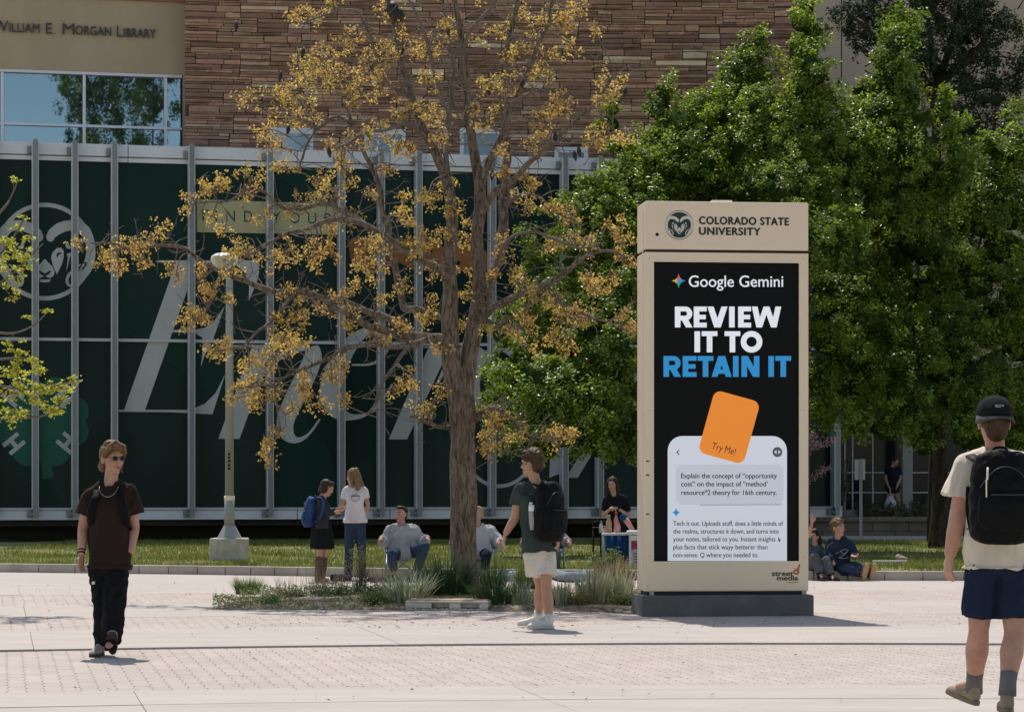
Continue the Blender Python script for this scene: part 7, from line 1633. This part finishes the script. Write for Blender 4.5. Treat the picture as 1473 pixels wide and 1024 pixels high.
for x in (877, 896): shoe(p, pt(x, 822, Y), (0, -1, 0), (0, 0, 1), .24, m_blackc, m_sole)
# man and friend sitting on the lawn edge
Y = 36.2; k = .97
J = J_(Y, dict(hd=(1206, 759), nk=(1206, 773), sa=(1193, 781, .05), sb=(1221, 781, -.05), ea=(1194, 798, -.1), wa=(1200, 812, -.25), eb=(1231, 798, -.1), wb=(1226, 800, -.28), ha=(1200, 822, 0), hb=(1212, 822, 0), ka=(1222, 818, -.28), aa=(1240, 824, -.40), kb=(1228, 815, -.12), ab=(1250, 823, -.25)))
p, P, B = person('person', 'curly-haired man in navy sweatshirt and jeans sitting with legs stretched out on the lawn edge', J, (.25, -1, 0), (.55, -.8, .05), k, SKIN, dict(voxel=.012, shirt=dict(name='sweatshirt', mat=cloth('navy_sweatshirt_cloth', (.018, .028, .048)), g=.035, sleeve=1.9, se=.048, sr=.075, wr=.014), legs=dict(mat=m_jean, g=.015, t=1.93, wr=.012), handb=((.5, -.5, 0), (-.2, -.2, .9), .7, 1), foota=V3((.6, -.6, .8)), footb=V3((.6, -.6, .8))))
bl = []
for _ in range(40):
    a = rgh.uniform(0, 2 * math.pi); e = rgh.uniform(.1, 1.45); bl.append(((.080 * math.cos(a) * math.cos(e), -.022 + .095 * math.sin(a) * math.cos(e), .052 + .085 * math.sin(e)), rgh.uniform(.018, .030)))
hair(p, P, B, k, hairmat('brown_curls', (.075, .045, .026), (.22, .14, .085)), blobs=bl, voxel=.011, wr=.007, wsc=60)
cpn = J['sa'].lerp(J['sb'], .5) + V3((.04, -.155, -.15)); S_ = MB()
for q in ([(-.11, 0, 0), (-.05, 0, .03), (.02, 0, .06), (.08, 0, .05)], [(.08, 0, .05), (.04, 0, .0), (-.03, 0, -.05), (-.07, 0, -.06)], [(-.07, 0, -.06), (0, 0, -.075), (.08, 0, -.055)], [(-.03, 0, .035), (0, 0, -.01), (.05, 0, .03)]): S_.tube(crom([cpn + V3(v) for v in q], sub=3), .005, n=5)
S_.build('chest_print', mat('pale_blue_print', (.25, .30, .36), .7), p, fix=False)
for (x, y, dy) in ((1243, 834, -.45), (1254, 834, -.30)): shoe(p, pt(x, y, Y + dy), (.18, -.25, .95), (-.55, .80, .12), .27, m_boot, mat('tan_sole', (.42, .26, .14), .8) if 'tan_sole' not in bpy.data.materials else bpy.data.materials['tan_sole'])
Y = 36.3; k = .90
J = J_(Y, dict(hd=(1171, 771), nk=(1172, 784), sa=(1162, 790), sb=(1182, 790), ea=(1164, 770, -.12), wa=(1168, 752, -.15), eb=(1188, 806, -.1), wb=(1192, 800, -.22), ha=(1168, 824), hb=(1180, 824), ka=(1172, 802, -.30), aa=(1180, 826, -.40), kb=(1188, 806, -.28), ab=(1196, 828, -.42)))
p, P, B = person('person', 'person with long black hair and raised hand sitting beside the kiosk edge', J, (.2, -1, 0), (-.5, -.85, -.1), k, SKIN, dict(fem=True, voxel=.012, shirt=dict(mat=cloth('dusty_blue_cloth', (.06, .085, .10)), g=.02, sleeve=.9, se=.055, sr=.06, wr=.01), legs=dict(mat=cloth('grey_jeans_cloth', (.10, .10, .11)), g=.010, t=1.93), handa=((0, 0, 1), (0, -1, 0), .2, 1), handb=((.4, -.6, -.2), (0, 0, -1), .5, -1)))
hair(p, P, B, k, hairmat('long_black_hair', (.008, .006, .006), (.022, .016, .014)), strands=[([(.05, -.02, .06), (.10, -.03, -.05), (.115, -.02, -.20), (.12, .0, -.36)], [.04, .045, .05, .02]), ([(0, -.06, .05), (.03, -.09, -.08), (.06, -.08, -.25)], [.06, .06, .03]), ([(-.05, -.02, .05), (-.08, -.03, -.06), (-.08, -.02, -.2)], [.035, .035, .015])], voxel=.012)
for a in ('aa', 'ab'): shoe(p, J[a] + V3((-.03, .04, -.085)), (.5, -.9, 0), (0, 0, 1), .25, m_blackc, m_sole)
# far walker on the terrace
Y = 64.6; k = .97
J = J_(Y, dict(hd=(1287, 664), nk=(1284, 671), sa=(1276.5, 674.5), sb=(1293, 674.5), ea=(1274, 688), wa=(1279, 701, -.1), eb=(1295, 688), wb=(1290, 700, -.2), ha=(1281, 706), hb=(1289, 706), ka=(1279, 726, -.1), aa=(1275, 744, -.2), kb=(1291, 726, .1), ab=(1293, 744, .2)))
p, P, B = person('person', 'man in black polo shirt and khaki trousers on the shaded terrace far behind', J, (.3, -1, 0), (.6, -.8, -.35), k, SKIN2, dict(voxel=.016, shirt=dict(mat=m_navy, g=.028, sleeve=.6, se=.075, sr=.07, wr=.01), legs=dict(mat=cloth('khaki_twill', (.34, .25, .15)), g=.012, t=1.95), handa=((.3, -.3, -.8), (.3, 0, 0), .4, 1), handb=((-.3, -.3, -.6), (.3, 0, 0), .4, 1), ground=.62))
hair(p, P, B, k, hmd, voxel=.014)
for a in ('aa', 'ab'): shoe(p, V3((J[a].x, J[a].y + .05, .622)), (.3, -1, 0), (0, 0, 1), .27, m_blackc, m_sole)
# ================================================================== things round the table and on the ground
M['wplast'] = mat('white_plastic', (.70, .68, .66), .5); M['bluecloth'] = cloth('blue_cloth', (.02, .06, .17))
Y = 38.9; s = FPX / Y; X = lambda px: (px - CX) / FPX * Y; Zp = lambda py: CAMH + (HY - py) / s
tb_ = thing('folding_table', 'small white folding table crowded with bottles left of the kiosk', 'table', (X(888), Y, .1))
b = MB(); b.box(X(866), X(908), Y - .28, Y + .28, Zp(769.5), Zp(766)); b.build('tabletop', M['wplast'], tb_, bevel=.008)
for x in (868, 905):
    for y in (-.24, .24): b = MB(); b.tube([(X(x), Y + y, .1), (X(x), Y + y, Zp(769))], .014, n=8); b.build('leg', M['galv'], tb_, fix=False)
b = MB(); q = [(X(872) + (X(908) - X(872)) * i / 12, Y - .285 + .03 * math.sin(i * 1.9), z) for z in (Zp(806), Zp(770)) for i in range(13)]; b.add(q, [(i, i + 1, 14 + i, 13 + i) for i in range(12)], smooth=True); o = b.build('hanging_cloth', M['bluecloth'], tb_, fix=False); o.modifiers.new('s', 'SOLIDIFY').thickness = .006
def bottle(label, px, w_, h_, m, cap_m, dy=-.1):
    t = thing('bottle', label, 'bottle', (X(px), Y + dy, Zp(766)), group='bottles on the white table'); r = w_ / s / 2; H = h_ / s; z0 = Zp(766)
    b = MB(); b.tube([(X(px), Y + dy, z0), (X(px), Y + dy, z0 + H * .6), (X(px), Y + dy, z0 + H * .78), (X(px), Y + dy, z0 + H * .84)], [r, r, r * .5, r * .42], n=14); b.build('bottle_body', m, t, fix=False)
    b = MB(); b.tube([(X(px), Y + dy, z0 + H * .84), (X(px), Y + dy, z0 + H)], r * .5, n=12); b.build('cap', cap_m, t, fix=False)
am = mat('amber_liquid', (.45, .28, .15), .3); pkm = mat('pink_liquid', (.55, .25, .24), .3); rd = mat('red_plastic', (.5, .05, .05), .4); clr = mat('clear_plastic', (.45, .50, .50), .15)
bottle('amber bottle in the middle of the white table', 875.5, 8.5, 26, am, am); bottle('pink bottle with red cap right of the amber one', 886, 6.5, 30, pkm, rd); bottle('small clear bottle with green cap at the left end of the table', 865, 6, 17, clr, mat('green_cap', (.1, .3, .1), .5), .05)
bottle('short pink bottle right behind the red-capped one', 891, 4, 16, pkm, rd, .1); bottle('small reddish jar left of the amber bottle', 869.5, 4, 10, pkm, clr, -.15)
t = thing('pump_tube', 'blue and pink tube lying across the bottles beside the kiosk', 'tube', (X(902), Y - .15, Zp(766)))
b = MB(); b.tube([(X(893), Y - .15, Zp(741)), (X(899), Y - .15, Zp(746))], .055, n=10); b.build('blue_grip', M['bluecloth'], t, fix=False)
b = MB(); b.tube([(X(898), Y - .15, Zp(745)), (X(910), Y - .15, Zp(762))], [.05, .035], n=10); b.build('pink_tube', pkm, t, fix=False)
cl_ = thing('cooler_box', 'white cooler with magenta poster half hidden by the kiosk', 'cooler', (X(915), Y - .5, .0)); Yb = Y - .5
b = MB(); b.box(X(903), X(930), Yb - .2, Yb + .2, .0, Zp(768)); b.build('cooler_body', M['wplast'], cl_, bevel=.02); b = MB(); b.box(X(900), X(933), Yb - .22, Yb + .22, Zp(768) + .002, Zp(762)); b.build('cooler_lid', M['wplast'], cl_, bevel=.015)
b = MB(); b.box(X(905), X(926), Yb - .212, Yb - .203, Zp(790), Zp(776)); b.build('magenta_poster', mat('magenta_print', (.30, .02, .09), .6), cl_); b = MB(); b.box(X(906.5), X(926), Yb - .222, Yb - .213, Zp(812), Zp(788)); b.build('white_notice', mat('violet_notice', (.45, .40, .55), .6), cl_)
b = MB()
for i in range(4): b.box(X(908), X(918), Yb - .226, Yb - .222, Zp(795 + i * 4), Zp(793.6 + i * 4))
b.build('notice_lines', mat('violet_ink', (.12, .06, .2), .6), cl_)
st = thing('bar_stool', 'thin black stool at the left end of the white table', 'stool', (X(861), 39.6, .1)); YS = 39.6
b = MB(); b.box(X(854), X(868), YS - .15, YS + .15, Zp(762), Zp(759)); b.build('seat', M['black'], st, bevel=.01)
for x in (855.5, 866.5):
    for y in (-.13, .13): b = MB(); b.tube([(X(x), YS + y, .1), (X(x), YS + y, Zp(762))], .011, n=6); b.build('leg', M['black'], st, fix=False)
b = MB(); b.tube([(X(855.5), YS - .13, Zp(785)), (X(866.5), YS - .13, Zp(785))], .009, n=6); b.build('footrest', M['black'], st, fix=False)
b = MB(); b.tube([(X(856), YS + .13, Zp(762)), (X(856), YS + .15, Zp(752)), (X(864), YS + .15, Zp(751))], .02, n=8); b.build('backrest', M['black'], st, fix=False)
# grey foam tubes lying by the kerb
def foam(label, pts, r, m, Yc):
    q = crom([gp(x, y, 0) + Vector((0, 0, r)) for x, y in pts], sub=5); o = MB(); o.tube(q, [r * (1 + .06 * math.sin(i * 1.3)) for i in range(len(q))], n=14); c = q[len(q) // 2]; ob = solid('foam_tube', o, m, None, voxel=.014, smooth=2, wr=.006, wsc=10); ob.data.transform(Matrix.Translation(-c)); ob.location = c; tag(ob, label, 'tube', 'soft tubes lying on the paving by the kerb')
gm = cloth('grey_blue_fabric', (.20, .235, .27)); nvm = cloth('dark_navy_fabric', (.015, .02, .05))
foam('grey-blue soft tube on the paving right of the tree trunk', [(692, 836), (705, 836.5), (722, 836), (752, 835.5)], .055, gm, 36); foam('bent grey tube lying right of the walker in white shorts', [(796, 831), (806, 835), (822, 837), (843, 835)], .075, gm, 36)
foam('dark navy tube end between the boots and the jeans', [(478, 836.5), (490, 836), (503, 836.5)], .055, nvm, 36); foam('long dark tube in front of the camp chair', [(530, 837), (560, 838), (590, 837.5), (622, 837.5)], .040, nvm, 36)
foam('pale lumpy fabric roll beside the trunk', [(733, 833.5), (742, 831.5), (751, 833)], .06, cloth('pale_blue_fabric', (.32, .40, .46)), 36)
foam('teal fabric roll just right of the trunk', [(707, 833), (716, 832), (724, 833.5)], .045, cloth('teal_fabric', (.02, .06, .09)), 36)
# odds and ends
b = MB(); c = gp(1200 + 98, 818); b.ell((0, 0, 0), (.10, .06, .05)); b.ell((-.06, .03, .03), (.06, .05, .05)); o = solid('crumpled_bag', b, mat('brown_paper', (.35, .25, .2), .8), None, voxel=.012, wr=.01, wsc=20); o.location = (c.x, c.y, .17); tag(o, 'small crumpled brown paper on the lawn right of the man in navy', 'litter')
b = MB(); c = gp(1280, 821.5); b.box(-.28, .28, -.04, .04, 0, .03); o = b.build('paper_strip', mat('white_paper', (.6, .6, .58), .8), None, bevel=.008); o.location = (c.x, c.y, .15); tag(o, 'flat white strip lying on the lawn beside the crumpled paper', 'litter')
bg_ = thing('shopping_bag', 'pale bag carried low by the far walker on the terrace', 'bag', pt(1281, 722, 64.3)); b = MB(); b.tube([pt(1281, 731, 64.3), pt(1281, 722, 64.3), pt(1281, 714, 64.3)], [(.16, .08), (.15, .08), (.07, .04)], n=14); solid('bag_body', b, mat('pale_plastic_bag', (.45, .46, .52), .5), bg_, voxel=.014, wr=.015, wsc=12)
b = MB(); b.tube([pt(1281, 714, 64.3), pt(1280, 703, 64.4)], .012, n=6); b.build('bag_handle', mat('bag_strap', (.4, .4, .45), .5), bg_, fix=False)

# ------------------------------------------------------------------ tidy up
bpy.data.scenes.remove(WORK)
